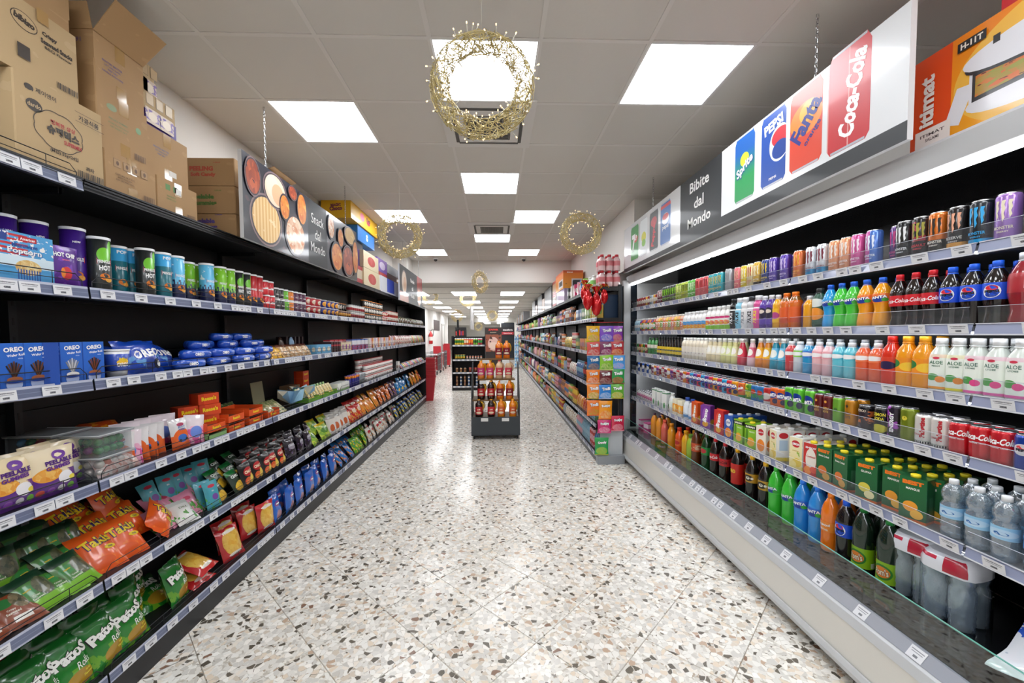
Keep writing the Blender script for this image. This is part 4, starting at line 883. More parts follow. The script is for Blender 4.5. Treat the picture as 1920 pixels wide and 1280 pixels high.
heap(seab, (-70, 10, 60), Z5, 'brown seaweed snack bag', 'brown seaweed bags', (-1.72, -1.80), -.95)
heap(seaw, (108, 142, 172), Z5, 'green seaweed snack bag', 'green seaweed bags', (-1.73, -1.80), -.8, zst=.04)
heap(seaw, (20, 60, 100, 135, 165), Z5 + .07, 'dark green seaweed bag', 'green seaweed bags', (-1.88, -1.95), -.45, zst=.03)
heap(takis, (212, 258), Z5, 'orange rolled crisp bag with yellow lettering', 'orange rolled crisp bags', (-1.74, -1.82, -1.90), -.75, zst=.045)
heap(takis, (150, 185, 225), Z5 + .10, 'orange rolled crisp bag at the back', 'orange rolled crisp bags', (-1.93,), -.5)
place(takis, (-1.74, yl(292, 1.74), Z5 + .05), R(60), 'orange rolled crisp bag tipped on its side', rx=-1.0, ry=.9)
whg = bag(.12, .16, .04, art('white_dill', 'e6e6e2', [('n', .1, .5, 4, .55, '4f9a3a'), ('r', 0, 1, .8, 1, 'd0d2cc')], .3, 0, .4), [('DILL', .01, .10, .012, '6a7a5a', .05, 0, .02)], seed=44)
pkg = bag(.12, .16, .04, art('pink_bag', 'd88aa4', [('n', .0, .5, 4, .5, '4f9a3a'), ('e', .5, .7, .2, .08, 'c23a5a')], .3, 0, .4), seed=45)
tlb = bag(.10, .165, .03, art('teal_bag', '4aa3b4', [('n', .0, .5, 4, .56, '59a83a'), ('e', .5, .82, .25, .06, 'c8304a'), ('e', .6, .4, .2, .12, '7a4aa0')], .3, 0, .4), [('SEA', 0, .105, .008, 'f0f4f4')], seed=46)
place(whg, (-1.73, yl(352, 1.74), Z5), R(90) - .3, 'white bag with green plant print, leaning at the shelf front', rx=-.9)
heap(pkg, (318, 345, 372), Z5, 'pink and green snack bag', 'pink snack bags', (-1.77, -1.84), -.8, zst=.04)
heap([tlb], (300, 325, 350, 372, 392), Z5 + .08, 'teal snack bag', 'teal snack bags', (-1.90,), -.45, rz=-.3)
place(tlb, (-1.725, yl(400, 1.73), Z5), R(90) - .2, 'teal snack bag standing at the shelf front', rx=-.25)
place(tlb, (-1.77, yl(388, 1.77), Z5), R(70), 'teal snack bag just behind the front one', rx=-.35)
chg = bag(.13, .16, .05, art('chazz_g', '17301c', [('r', 0, 1, .8, 1, '1f7a3a'), ('v', .5, .25, .4, .2, 10, 'e8c23a', 'c8962a')], .3, 0, .4), [('CHAZZ', 0, .112, .02, 'e8f0e8', .09, 0, .05)], seed=47)
chr_ = bag(.13, .17, .055, art('chazz_r', '171414', [('e', .5, .62, .34, .18, 'b8242a'), ('v', .35, .26, .2, .15, 6, 'd8442a', 'f08a3a'), ('v', .7, .3, .2, .2, 12, 'e8c23a', 'f0d860')], .3, 0, .4), [('CHAZZ', 0, .106, .022, 'f4dcc0', .075, 0, .06)], seed=48)
heap(chg, (425, 455), Z5, 'black and green crisp bag', 'black and green crisp bags', (-1.73, -1.80, -1.87), -.6, zst=.04)
heap(chr_, (470, 488, 504, 520, 535), Z5, 'black and red crisp bag', 'black and red crisp bags', (-1.735, -1.80, -1.87), -.22, zst=.02, rj=.12)
chp = bag(.14, .18, .055, art('chazz_p', '221a28', [('n', 0, .6, 5, .56, '5a4a6a'), ('e', .5, .6, .3, .14, '8f8a98')], .25, 0, .5), [('CHAZZ', 0, .12, .018, 'c8c8d0', .08, 0, .05)], seed=49)
heap(chp, (552, 570, 584), Z5, 'dark purple crisp bag', 'dark purple crisp bags', (-1.735, -1.81), -.3, zst=.03)
avo = bag(.19, .17, .06, art('avocado', '8ab83a', [('n', 0, 1, 5, .5, 'c8d84a'), ('e', .5, .5, .35, .2, '4f8a2a'), ('r', 0, 1, .88, 1, 'e8c22a')], .25, 0, .5), seed=50)
heap(avo, (598, 616), Z5, 'lime green snack bag', 'lime green snack bags', (-1.735, -1.81), -.6, zst=.05)
whk = bag(.13, .19, .035, art('white_bk', 'e2ddd6', [('e', .5, .35, .25, .2, 'c8653a'), ('r', 0, 1, .85, 1, 'a8a49e')], .25, 0, .5), seed=51)
heap(whk, (628, 636, 644, 652), Z5, 'white crisp bag with red print', 'white crisp bags', (-1.735, -1.80), -.3, zst=.02, rz=-.5)
rdb = bag(.15, .19, .05, art('red_cr', 'c42a26', [('n', 0, .7, 5, .52, 'e8a23a'), ('e', .5, .6, .3, .15, 'f0d8b8')], .25, 0, .5), seed=52); orb2 = bag(.15, .19, .05, art('org_cr', 'ee7a1c', [('n', 0, .8, 5, .52, 'd8442a'), ('s', 5, .3, 'f4c43a', 'u', 0, 1)], .25, 0, .5), seed=53)
heap(rdb, (662, 672, 680), Z5, 'red snack bag', 'red snack bags', (-1.735, -1.81), -.5, zst=.05)
heap(orb2, (686, 695, 703, 711), Z5, 'orange and yellow snack bag', 'orange and yellow snack bags', (-1.735, -1.81), -.5, zst=.06)
orb3 = bag(.14, .18, .05, art('org_wh', 'e8742a', [('n', 0, .8, 4, .55, 'f2e8dc')], .25, 0, .5), seed=54); heap(orb3, (718, 725, 732), Z5, 'orange and white snack bag', 'orange and white snack bags', (-1.735, -1.81), -.45, zst=.06)
plb = bag(.14, .19, .05, art('plum_b', '6a4a7a', [('n', 0, .8, 4, .55, 'e0a83a')], .25, 0, .5), seed=55); heap(plb, (739, 745), Z5, 'mauve snack bag', 'mauve snack bags', (-1.735, -1.81), -.45, zst=.06)
blb = bag(.15, .20, .05, art('blue_b', '1e84c8', [('n', 0, .7, 4, .56, 'eef4f8'), ('e', .5, .3, .3, .12, 'e8c23a')], .25, 0, .5), seed=56); heap(blb, (751, 757, 763, 769), Z5, 'bright blue snack bag', 'bright blue snack bags', (-1.735, -1.81), -.4, zst=.05)
heap(orb2, (776, 781, 786), Z5, 'orange bag at the far end', 'orange bags at the far end', (-1.735, -1.81), -.4, zst=.05); heap(rdb, (791, 795, 799), Z5, 'red bag at the far end', 'red bags at the far end', (-1.735, -1.81), -.4, zst=.05)
# --- shelf six (base)
CUR['z'] = Z6 + .08
pat = bag(.17, .23, .07, art('patos', '2a9a2e', [('n', .0, .4, 4, .5, '8ad02a'), ('e', .6, .2, .34, .14, 'e8a82a'), ('g', -.6, 1.3, '0f5a22')], .22, 0, .7), [('PatoS', .0, .152, .052, '111611', .15, 8, .09), ('PatoS', .0, .152, .048, 'f4f6f0', .142, 8, .05), ('Rolls', .03, .10, .03, 'f2f4ee', .06, 14, .0, .3), ('Spicy', .045, .065, .012, 'f0e23a', None, 10), ('Flavour', .045, .05, .010, 'f0e23a', None, 10)], seed=60, nx=11, nz=11, crumple=1.2)
heap(pat, (90, 150, 215, 262), Z6, 'green rolled crisp bag with black lettering', 'green rolled crisp bags', (-1.74,), -.35, rj=.1); heap(pat, (60, 115, 165, 215, 255), Z6 + .01, 'green rolled crisp bag behind the first', 'green rolled crisp bags', (-1.84, -1.92), -.25, rj=.15)
place(pat, (-1.76, yl(338, 1.76), Z6), R(90) + .2, 'green rolled crisp bag standing apart near the pasta bags', rx=-.25); place(pat, (-1.83, yl(300, 1.83), Z6 + .0), R(90) - .3, 'green rolled crisp bag lying low between the groups', rx=-1.1)
heap(bag(.16, .22, .06, art('org_f6', 'e8661e', [('n', 0, .6, 4, .5, 'f0b43a')], .25, 0, .5), [('CHIPS', 0, .14, .03, 'f6e23a', .12, 8, .05)], seed=61), (-60, 20), Z6, 'orange crisp bag at the camera end', 'orange crisp bags at camera end', (-1.74, -1.84), -.4)
pas_ = bag(.17, .21, .07, art('puffs', 'c9262c', [('v', .5, .52, .42, .42, 9, 'f0c85a', 'e2a83a'), ('e', .5, .86, .3, .05, 'f4ece0'), ('e', .5, .15, .3, .05, 'f4ece0')], .2, 0, .8), [('Foodito', 0, .178, .014, 'f6f0e6', .08, 4, .03)], seed=62)
place(pas_, (-1.73, yl(395, 1.73), Z6 + .06), R(90) + .1, 'red edged bag of yellow puffs lying on another', rx=-1.15); place(pas_, (-1.74, yl(385, 1.74), Z6 + .0), R(85), 'red edged bag of yellow puffs at the bottom of the pile', rx=-1.35)
for i, (px, x, r_) in enumerate(((440, -1.735, -.35), (470, -1.80, -.2), (500, -1.74, -.1), (430, -1.84, -.3), (460, -1.88, -.2))): place(pas_, (x, yl(px, -x), Z6), R(90) - .2, 'red edged bag of yellow puffs, %s' % ('leaning at the front', 'behind the leaning one', 'upright beside the blue bags', 'back row, nearer', 'back row, farther')[i], 'bags of yellow puffs', rx=r_)
blu = bag(.15, .21, .06, art('croissant', '1f6fd0', [('e', .5, .24, .28, .16, 'd98a3a'), ('e', .5, .66, .26, .10, 'c8303a'), ('g', -1, 2, '1a58c0')], .2, 0, .8), [('ELL', 0, .138, .012, 'ffffff', .05), ('Maxi', 0, .02, .014, 'e8f0fa', .05)], seed=63)
heap(blu, (526, 546, 566, 584, 600, 615, 630), Z6, 'blue croissant bag', 'blue croissant bags', (-1.735, -1.81), -.15, zst=0, rj=.12)
sp_ = bag(.15, .20, .05, art('blue_or', '2a7ac8', [('n', 0, .8, 4, .53, 'e88a2a')], .25, 0, .5), seed=64); heap(sp_, (645, 655, 665), Z6, 'blue and orange snack bag', 'blue and orange snack bags', (-1.735, -1.81), -.7, zst=.04)
gr_ = bag(.15, .20, .05, art('green_ye', '5aa82a', [('n', 0, .8, 4, .53, 'e8d43a'), ('n', 0, .8, 7, .62, '2a5ab0')], .25, 0, .5), seed=65); heap(gr_, (674, 682, 690), Z6, 'green and yellow snack bag', 'green and yellow snack bags', (-1.735, -1.81), -.5, zst=.04)
wh6 = bag(.15, .19, .05, art('white_6', 'e2ddd4', [('n', 0, .7, 4, .55, 'd88a3a'), ('e', .5, .7, .3, .1, 'b8303a')], .25, 0, .5), seed=66); heap(wh6, (698, 706, 714, 721, 728, 735, 741), Z6, 'white snack bag', 'white snack bags on the base shelf', (-1.735, -1.81), -.45, zst=.03)
bl6 = bag(.15, .19, .05, art('blue_ye6', '2a62b8', [('n', 0, .8, 4, .50, 'e8d43a'), ('n', 0, .8, 7, .62, '4aa83a')], .25, 0, .5), seed=67); heap(bl6, (748, 754, 760, 766, 772, 777, 782, 787, 792, 797), Z6, 'blue and yellow snack bag', 'blue and yellow snack bags', (-1.735, -1.81), -.45, zst=.03)
# ================================================================ drinks in the fridge
V = ['fridge shelf ' + k for k in ('one', 'two', 'three', 'four', 'five')] + ['fridge deck']
Zf = [z - .008 for z in FZ] + [.37]
def Rr(x0, x1, k, p, desc, X=1.81, **kw):
    kw.setdefault('turn', .2); CUR['z'] = Zf[k] + .07; run(1, yr(x0, X), yr(x1, X), Zf[k], p, desc, V[k], **kw)
def mon(n, base, cl, layers=(), txt='MONSTER', tc=None, h=.168, r=.033):
    return can(art('claw_' + n, base, list(layers) + [('n', 0, 1, 9, .72, 'ffffff')] if False else list(layers), .22, .35, .5),
        [('CLAW', 0, .105, .075, cl, .045), (txt, 0, .048, .011, tc or cl, .052, 0, .02), ('ENERGY', 0, .034, .006, tc or cl, .03)], h, r, 20)
def plaincan(n, base, layers=(), items=(), h=.115, r=.033, **k): return can(art('can_' + n, base, layers, .22, .35, .5), items, h, r, **k)
sm_r = [plaincan('s' + c, c, [('e', .5, .55, .14, .2, 'f0ead8')], h=.12, r=.0265) for c in ('8f2a2e', 'd8a23a', 'c8d2da', '7a8f9a')]
Rr(1197, 1214, 0, sm_r[0], 'slim dark red can'); Rr(1214, 1236, 0, sm_r, 'slim mixed colour can'); Rr(1236, 1247, 0, mon('maroon', '6a1f2c', 'e8d8d8', h=.15), 'maroon energy can', n=2)
Rr(1247, 1268, 0, mon('blackgreen', '15201a', '8fd02a'), 'black energy can with green claw', n=5, rows=2)
Rr(1268, 1280, 0, mon('lime', '9ab82a', 'e8f0a0'), 'dull lime energy can', n=2); Rr(1280, 1293, 0, mon('yellowgreen', 'b8cc3a', '3a4a1a'), 'yellow green energy can', n=2); Rr(1293, 1307, 0, mon('green', '57b83a', 'e8f4d8'), 'bright green energy can', n=2)
Rr(1307, 1330, 0, mon('redcan', 'd8545a', '8f1f28'), 'coral red energy can', n=3); Rr(1331, 1358, 0, mon('teal', '2aa3b0', 'e6c25a'), 'teal energy can', n=3); Rr(1358, 1378, 0, mon('silver', 'a8acb0', '8a8e92', h=.175, r=.036), 'silver energy can', n=1)
Rr(1378, 1392, 0, mon('pinkred', 'e0707a', 'f0c8a8'), 'salmon energy can', n=1); Rr(1391, 1404, 0, mon('yellow', 'e2c62a', 'f4f0d8'), 'yellow energy can', n=1); Rr(1403, 1416, 0, mon('cream', 'e4d2a0', 'b8452a'), 'cream energy can with red claw', n=1)
Rr(1415, 1430, 0, mon('gold', 'd9ac3a', 'f2ead0', [('r', 0, 1, 0, .2, '3a2a1a')]), 'gold energy can', n=1); Rr(1429, 1444, 0, mon('navy', '22397f', 'e8c83a'), 'navy energy can with yellow claw', n=1)
Rr(1443, 1483, 0, mon('violet', '5a3fa8', 'd8c8f0'), 'violet energy can', n=2, rows=2); Rr(1484, 1512, 0, mon('orange', 'd9703a', 'e8a83a', [('r', 0, 1, 0, .16, 'e08a3a')]), 'orange energy can', n=1)
Rr(1511, 1556, 0, mon('white', 'd9dde4', '7a2438', [('r', 0, 1, 0, .26, '2a9ad0')], 'JUICED', '7a2438'), 'white energy can with dark red claw', n=2); Rr(1556, 1600, 0, mon('peach', 'df9a72', 'efe9e4'), 'peach energy can', n=2)
Rr(1599, 1620, 0, mon('pink', 'cf5a9a', 'f2e4ee'), 'pink energy can', n=1); Rr(1620, 1656, 0, mon('pinkblue', 'b84f9a', 'dfe8f4', [('r', .52, 1, 0, 1, '4f78c8')]), 'pink and blue energy can', n=1); Rr(1655, 1682, 0, mon('dkpurple', '5b3a78', 'c8488a'), 'dark purple energy can', n=1, inset=.06)
Rr(1680, 1718, 0, mon('blackwhite', '191a1d', 'e8eaec'), 'black energy can with white claw', n=1); Rr(1717, 1742, 0, mon('blackred', '1c181b', '9f9a3a', [('n', .4, .9, 4, .5, '8f2a3a')], 'ASSAULT', 'c8303a'), 'black energy can with red and olive pattern', n=1)
Rr(1741, 1778, 0, mon('blackorange', 'c8681a', '1c1712', [('r', 0, 1, 0, .34, '1d1a18')], tc='f0e8dc'), 'orange and black energy can', n=1); Rr(1777, 1818, 0, mon('blackpeach', '1d1a1b', 'dfa184', [('r', 0, 1, .08, .18, 'e0a24a')], 'RESERVE', 'c8c4c0'), 'black energy can with peach claw', n=1)
Rr(1817, 1862, 0, mon('blackblue', '20262e', '2fa3e0', [('r', 0, 1, .08, .16, '2fa3e0')]), 'black energy can with blue claw', n=1); Rr(1862, 1915, 0, mon('purple', '9a72bb', 'e4dcc0'), 'lilac energy can nearest the camera', n=1); Rr(1925, 2050, 0, mon('purple', '9a72bb', 'e4dcc0'), 'lilac energy can past the camera edge')
# shelf two
smb = [bottle('straight', .155, .028, c, 'e8e8e8', art('slab' + c, c2, [('e', .5, .5, .12, .3, 'f4f0e8')]), (.2, .66)) for c, c2 in (('a8c8d8', '8ab8d0'), ('d0502a', '3a9a3a'), ('6a3a8a', 'e0a22a'), ('d87a3a', 'e8e0d0'))]
Rr(1193, 1203, 1, smb[0], 'small pale blue bottle'); Rr(1203, 1232, 1, smb[1:], 'small bright mixed bottle', rows=2); 
smo = [bottle('straight', .165, .031, c, 'f2efe8', art('slc' + c, c2, [('n', .1, .9, 6, .55, 'f4f0e8')]), (.25, .68)) for c, c2 in (('e8b090', 'd8674a'), ('e9a45a', '7aa83a'), ('f0c04a', 'e08a2a'))]
Rr(1232, 1284, 1, smo, 'peach and orange juice bottle', rows=2)
yog = bottle('milk', .175, .034, 'f2f2f0', 'f5f5f5', art('yog', 'eef0f4', [('e', .5, .6, .22, .2, '3f9ad8'), ('v', .5, .28, .2, .2, 10, 'e8742a', 'f2c23a')]), (.08, .6))
Rr(1284, 1326, 1, yog, 'white yoghurt drink bottle with blue oval label', rows=2)
prb = bottle('milk', .195, .035, 'f4f2ee', 'f6f6f4', art('frlab', 'eff0ea', [('e', .5, .86, .2, .08, 'd83a7a'), ('v', .5, .5, .16, .16, 9, 'e85a4a', 'f2c23a'), ('r', 0, 1, 0, .3, '8ac83a')]), (.05, .62))
Rr(1326, 1373, 1, prb, 'white drink bottle with green and fruit label', rows=2)
def prime(n, c, tc, cap='e9eaec', h=.235, nm='PRIME'): return bottle('sport', h, .036, c, cap, art('prime' + n, c, [('r', 0, 1, .93, 1, 'f2f2f2')]), (.12, .66), [(nm, 0, .088, .030, tc, .085, 90, .06)], capr=.024)
Rr(1373, 1380, 1, prime('k', '17181a', 'f2f2f2', '17181a'), 'black sports drink bottle', n=1); Rr(1380, 1396, 1, prime('b', '8fd0e8', '17181a'), 'pale blue sports drink bottle', n=1); Rr(1395, 1408, 1, prime('w', 'e6e4e4', '8a8a90'), 'white sports drink bottle', n=1)
Rr(1407, 1419, 1, prime('wg', 'cfcfd2', '3a3a3e', '3a3c40'), 'grey sports drink bottle with dark cap', n=1); Rr(1418, 1430, 1, prime('py', 'e0579a', 'f2e03a'), 'pink sports drink bottle with yellow letters', n=1)
Rr(1429, 1447, 1, bottle('straight', .225, .034, '5a3a9a', 'f0f0f4', art('purpfig', '5f3fa8', [('e', .5, .6, .18, .3, '2a2440'), ('e', .5, .7, .1, .1, 'e8d8cc')]), (.15, .7)), 'purple drink bottle with dark figure print', n=2)
Rr(1446, 1457, 1, bottle('straight', .22, .032, 'efb01c', 'f0f0f4', art('yel2', 'f2bf2a', [('e', .5, .5, .15, .25, 'b84a8a')]), (.2, .6)), 'yellow drink bottle beside the purple ones', n=1)
orn = bottle('straight', .225, .038, 'd96a1c', 'f07818', art('orlab', 'e2622a', [('r', 0, 1, 0, .3, 'c94a1a'), ('e', .2, .6, .08, .3, '2a2a2a')]), (.18, .6), neck='e89a3a', full=.78)
Rr(1456, 1508, 1, orn, 'orange drink bottle with orange cap', n=2); Rr(1508, 1517, 1, bottle('straight', .19, .032, '4a2a5a', '1d1d22'), 'dark purple drink bottle', n=1, inset=.05); Rr(1516, 1524, 1, bottle('straight', .19, .032, 'efa51c', 'efeff2'), 'amber juice bottle beside the dark green one', n=1)
Rr(1521, 1540, 1, bottle('straight', .225, .036, '1f4a34', '2a2d2c', art('dkgr', '23503a', [('e', .5, .72, .2, .14, 'd8dcd4'), ('e', .5, .36, .2, .2, 'f0922a')]), (.1, .85)), 'dark green drink bottle with pale badge', n=1)
def fanta(n, liq, h=.235, r=.036, cap='1f5fd0', lc=None, shape='fanta', lv=(.50, .68), badge='1f3f9f', nm='FANTA', neck=None):
    z = (lv[0] + lv[1]) / 2 * h
    return bottle(shape, h, r, liq, cap, art('fl' + n, lc or liq, [('e', .5, .45, .15, .42, badge), ('n', 0, .5, 5, .55, 'ffffff')] if False else [('e', .5, .35, .13, .30, badge), ('e', .62, .3, .06, .2, '3aa83a')]), lv, [(nm, 0, z + h * .015, h * .055, '1f3f9f', r * 2.0, 6, .10), (nm, 0, z + h * .015, h * .052, 'ffffff', r * 1.9, 6, .04)], neck=neck)
Rr(1538, 1563, 1, fanta('b', '28a0e4'), 'blue fizzy drink bottle with blue cap', n=1, rows=2); Rr(1561, 1608, 1, fanta('g', '49c83e'), 'green fizzy drink bottle with blue cap', n=2, rows=2); Rr(1606, 1670, 1, fanta('o', 'f0a01c', lc='e8742a'), 'orange fizzy drink bottle with blue cap', n=2, rows=2)
def coke(n='c', h=.235, r=.034, lc='d3202c', tc='ffffff', cap='d3202c', shape='soda', lv=(.40, .60), nm='Coca-Cola'):
    z = (lv[0] + lv[1]) / 2 * h
    return bottle(shape, h, r, '1c0f0c', cap, art('ck' + n, lc), lv, [(nm, 0, z, h * .075, tc, r * 2.2, 4, .02, .35)], neck='c4cdd0', full=.84)
Rr(1668, 1765, 1, coke(), 'cola bottle with red cap and red label', n=3, rows=2)
def pepsi(n='p', h=.235, r=.036, shape='soda', lv=(.40, .66), cap='1d5fe0', kid=True):
    z = (lv[0] + lv[1]) / 2 * h; s = r * 1.25
    return bottle(shape, h, r, '16100f', cap, art('pp' + n, '1748c4', [('g', -1, 2, '1a55e0')]), lv, [('ELL', 0, z, s * 1.06, 'f4f4f6'), ('ELL', 0, z + s * .27, s * .40, 'd8283a', s * .74), ('ELL', 0, z - s * .28, s * .38, '123a9a', s * .72), ('PEPSI', 0, z, s * .2, '101418', s * .85, 0, .05)], neck='c4cdd0', full=.84)
Rr(1763, 1890, 1, pepsi(), 'cola bottle with blue cap and blue label', n=3, rows=2); Rr(1890, 1935, 1, bottle('soda', .25, .038, '8f1f28', 'c8ccd2', art('drk', 'a8242e', [('r', .55, .8, .2, .9, 'e4e0dc')]), (.45, .72)), 'dark red drink bottle at the camera edge', n=1); Rr(1940, 2060, 1, pepsi(), 'cola bottle past the camera edge, second shelf')
# shelf three
gc = [plaincan('t' + c, c, [('e', .5, .5, .14, .2, 'e8d8a0')]) for c in ('8f2028', '2a7a34', 'd8a82a')]
Rr(1197, 1216, 2, gc, 'small red, green or gold can', rows=2); Rr(1216, 1235, 2, bottle('soda', .19, .031, '2f8a3a', '2a5a2a', art('gbl', 'e8e4d8'), (.4, .6)), 'green drink bottle with pale label', n=3)
bky = bottle('pear', .205, .030, '141312', '1a1a1c', art('bky', 'e2c42a', [('r', 0, 1, .4, .6, '1a1a1a')]), (.15, .5)); Rr(1235, 1281, 2, bky, 'black bottle with yellow label', rows=2)
crm = bottle('straight', .20, .031, 'e6dcc6', 'f2f2ee', art('crm', 'ece6da', [('n', .2, .8, 5, .58, '8a6a5a')]), (.2, .6)); Rr(1281, 1330, 2, crm, 'cream drink bottle', rows=2)
def pear(n, c, cap='ecebe6', lc=None, h=.20, r=.036): return bottle('pear', h, r, c, cap, art('pr' + n, lc or c, [('e', .5, .5, .14, .36, 'f4f2ea')]), (.35, .7))
Rr(1328, 1352, 2, pear('a', 'dfd0a8', lc='efe8d4'), 'pale beige pear shaped bottle', rows=2); Rr(1352, 1382, 2, pear('b', 'd3cf8a', lc='dfe4a8'), 'pale green pear shaped bottle', rows=2); Rr(1380, 1402, 2, pear('c', 'c83448', lc='d8344a'), 'crimson pear shaped bottle', n=1, rows=1)
Rr(1402, 1419, 2, pear('d', 'e6c0c8', lc='d45a7a'), 'pale pink pear shaped bottle', n=1, rows=2); Rr(1418, 1448, 2, pear('e', 'd9801c', lc='f3b41c', h=.205), 'amber bottle with yellow neck sleeve', n=2, rows=2); Rr(1446, 1476, 2, pear('f', '1f8fa8', lc='6ac0e4', h=.205), 'teal bottle with light blue neck sleeve', n=2, rows=2)
def aloe_s(n, c, lc=None, cap='eef0f2', cl=0): return bottle('straight', .19, .034, c, cap, art('as' + n, lc or c, [('e', .5, .5, .2, .3, 'f2f2f2')]), (.52, .72), clear=cl)
Rr(1475, 1490, 2, aloe_s('r', 'd0444a'), 'red drink bottle with white cap', n=1); Rr(1488, 1509, 2, aloe_s('w', 'd4dadf', '8ad04a'), 'clear drink bottle with green label', n=1); Rr(1508, 1526, 2, aloe_s('b', '2a9ad0', '2a70c8'), 'blue drink bottle with white cap', n=1)
Rr(1524, 1565, 2, aloe_s('p', 'ecbcc0', 'e8a0a8'), 'pale pink drink bottle', n=2); Rr(1564, 1608, 2, aloe_s('c', '6ac8d8', '4ab8cc'), 'cyan drink bottle', n=2); Rr(1607, 1660, 2, aloe_s('o', 'e8643a', 'ee7a4a'), 'orange red drink bottle with white cap', n=2)
bk = bottle('straight', .205, .032, '2a8ac0', 'f0f0f0', art('bkb', 'd8a83a'), (.6, .72)); Rr(1485, 1655, 2, bk, 'blue bottle in the rear row', inset=.10, gap=.01)
Rr(1657, 1690, 2, bottle('milk', .225, .034, 'd8321e', 'd8281e', art('redfr', 'd8422a', [('e', .5, .4, .15, .3, '2a1f4a')]), (.30, .58), sq=3.2), 'red juice bottle with red cap', n=1); Rr(1687, 1747, 2, bottle('milk', .225, .035, 'f09a14', 'f2a81c', art('orfr', 'f09024', [('e', .35, .6, .12, .3, '2a7a3a'), ('e', .6, .4, .14, .3, 'f4c43a')]), (.30, .58), sq=3.2), 'orange juice bottle with orange cap', n=2, rows=2)
def aloe(n, c, tc, fc): return bottle('milk', .218, .0315, 'dde4dc', 'f2f3f4', art('al' + n, 'dfe8da', [('r', 0, 1, .9, 1, c), ('g', -.2, 1.6, 'f2f4ee'), ('e', .45, .34, .10, .10, '4f9a4a'), ('e', .56, .28, .07, .09, fc), ('r', 0, 1, 0, .07, c), ('r', .78, 1, .25, .75, 'c4c8c4')]), (.06, .70), [('ELL', 0, .138, .010, 'c8304a', .022), ('ALOE', 0, .120, .014, tc, .040, 0, .01), ('PEACH' if n == 'g' else 'LYCHEE', 0, .106, .006, tc)], sq=3.4, capr=.018, seg=24)
Rr(1743, 1785, 2, aloe('g', 'f0a03a', '2f6a4a', 'ef8f3a'), 'square aloe drink bottle with orange fruit label', n=1, rows=2); Rr(1783, 1815, 2, aloe('y', 'e4d83a', '2f6a4a', 'd8822a'), 'square aloe drink bottle with yellow base', n=1, rows=2); Rr(1813, 1935, 2, aloe('p', 'e06aa8', '3a6a5a', 'e04a8a'), 'square aloe drink bottle with pink base', n=3, rows=2, turn=-.1)
# shelf four
kk = [plaincan('f' + str(i), c, l, h=.115, r=.033, items=t) for i, (c, l, t) in enumerate((('1d1d22', [('r', 0, 1, .0, .5, 'e4e4e6')], ()), ('2456b0', [('e', .5, .6, .14, .2, 'f0f0f2')], ()), ('e0862a', [('e', .5, .6, .14, .2, 'f0f0f2')], ()), ('8a3a6a', [('n', 0, 1, 5, .5, 'f0e8dc')], ()), ('d8cfc4', [('n', 0, 1, 5, .5, 'b8303a')], ()), ('c8ccd0', [('e', .5, .5, .16, .3, '8a2a34')], ()), ('6a3a8a', [('n', 0, 1, 5, .5, 'e88a9a')], ())))]
def P4(p, **k): return p
Rr(1195, 1224, 3, kk[:2], 'black, white or blue can', rows=2); Rr(1224, 1290, 3, kk[2:], 'mixed colour imported can', rows=3)
def fcan(n, c, h=.115, b='1f3f9f'): return plaincan('fc' + n, c, [('e', .5, .62, .15, .18, b), ('e', .60, .3, .08, .14, '2a2a5a')], [('FANTA', 0, .074, .021, 'ffffff', .060, 8, .07)], h=h)
Rr(1290, 1340, 3, [fcan('m1', 'd8384a'), fcan('m2', '6a3a9a'), fcan('m3', '3aa0d8')], 'red, purple or blue orangeade can', rows=3); Rr(1340, 1385, 3, [fcan('m4', 'f0a81c'), fcan('m5', 'e2303a'), fcan('m6', '28a8d8'), fcan('m1', 'd8384a')], 'mixed orangeade can', rows=3)
Rr(1384, 1402, 3, plaincan('vit', 'e8742a', [('e', .5, .6, .15, .2, 'd8303a'), ('r', 0, 1, 0, .2, '3a9a4a')], [('Mirinda', 0, .07, .02, 'ffffff', .06, 20, .04)]), 'orange can with slanted white lettering', n=1, rows=3)
Rr(1401, 1417, 3, plaincan('gr1', '5a9a2a', [('n', 0, 1, 4, .5, 'd8d83a')]), 'leafy green can', n=1, rows=2); Rr(1416, 1436, 3, plaincan('bl1', '2a78b8', [('n', 0, .5, 4, .5, '3a9a5a'), ('e', .5, .6, .1, .15, 'd84a2a')]), 'blue can with green scene', n=2, rows=2)
Rr(1435, 1448, 3, plaincan('rw1', 'c8302e', [('e', .5, .5, .16, .2, 'f0ece4'), ('r', 0, 1, 0, .2, 'e8e4dc')]), 'red can with white ring', n=1, rows=2); Rr(1447, 1472, 3, fcan('o', 'ec6a1c', .125), 'orange can with blue badge', n=2, rows=2); Rr(1470, 1532, 3, fcan('g', '6ac83a', .145), 'tall green can with blue badge', n=3, rows=2)
def slim(n, c, items, lay=(), h=.135, r=.0275): return can(art('sl' + n, c, lay, .22, .35, .5), items, h, r, 18)
Rr(1531, 1566, 3, slim('r', '6f1c20', [('BIZU', 0, .065, .012, 'e2b03a', .03), ('NOTE', 0, .047, .012, 'e2b03a', .03), ('ELL', 0, .10, .014, 'e2a03a')]), 'slim maroon can', n=2, rows=2); Rr(1565, 1584, 3, slim('g', '7ab83a', [('ELL', 0, .07, .02, '3a6a2a')]), 'slim light green can', n=1, rows=2); Rr(1583, 1611, 3, slim('y', 'c8861c', [('BIZU', 0, .065, .014, '3a2a14', .034), ('NOTE', 0, .045, .014, '3a2a14', .034), ('ELL', 0, .10, .014, '3a2a14')]), 'slim gold can', n=1, rows=2)
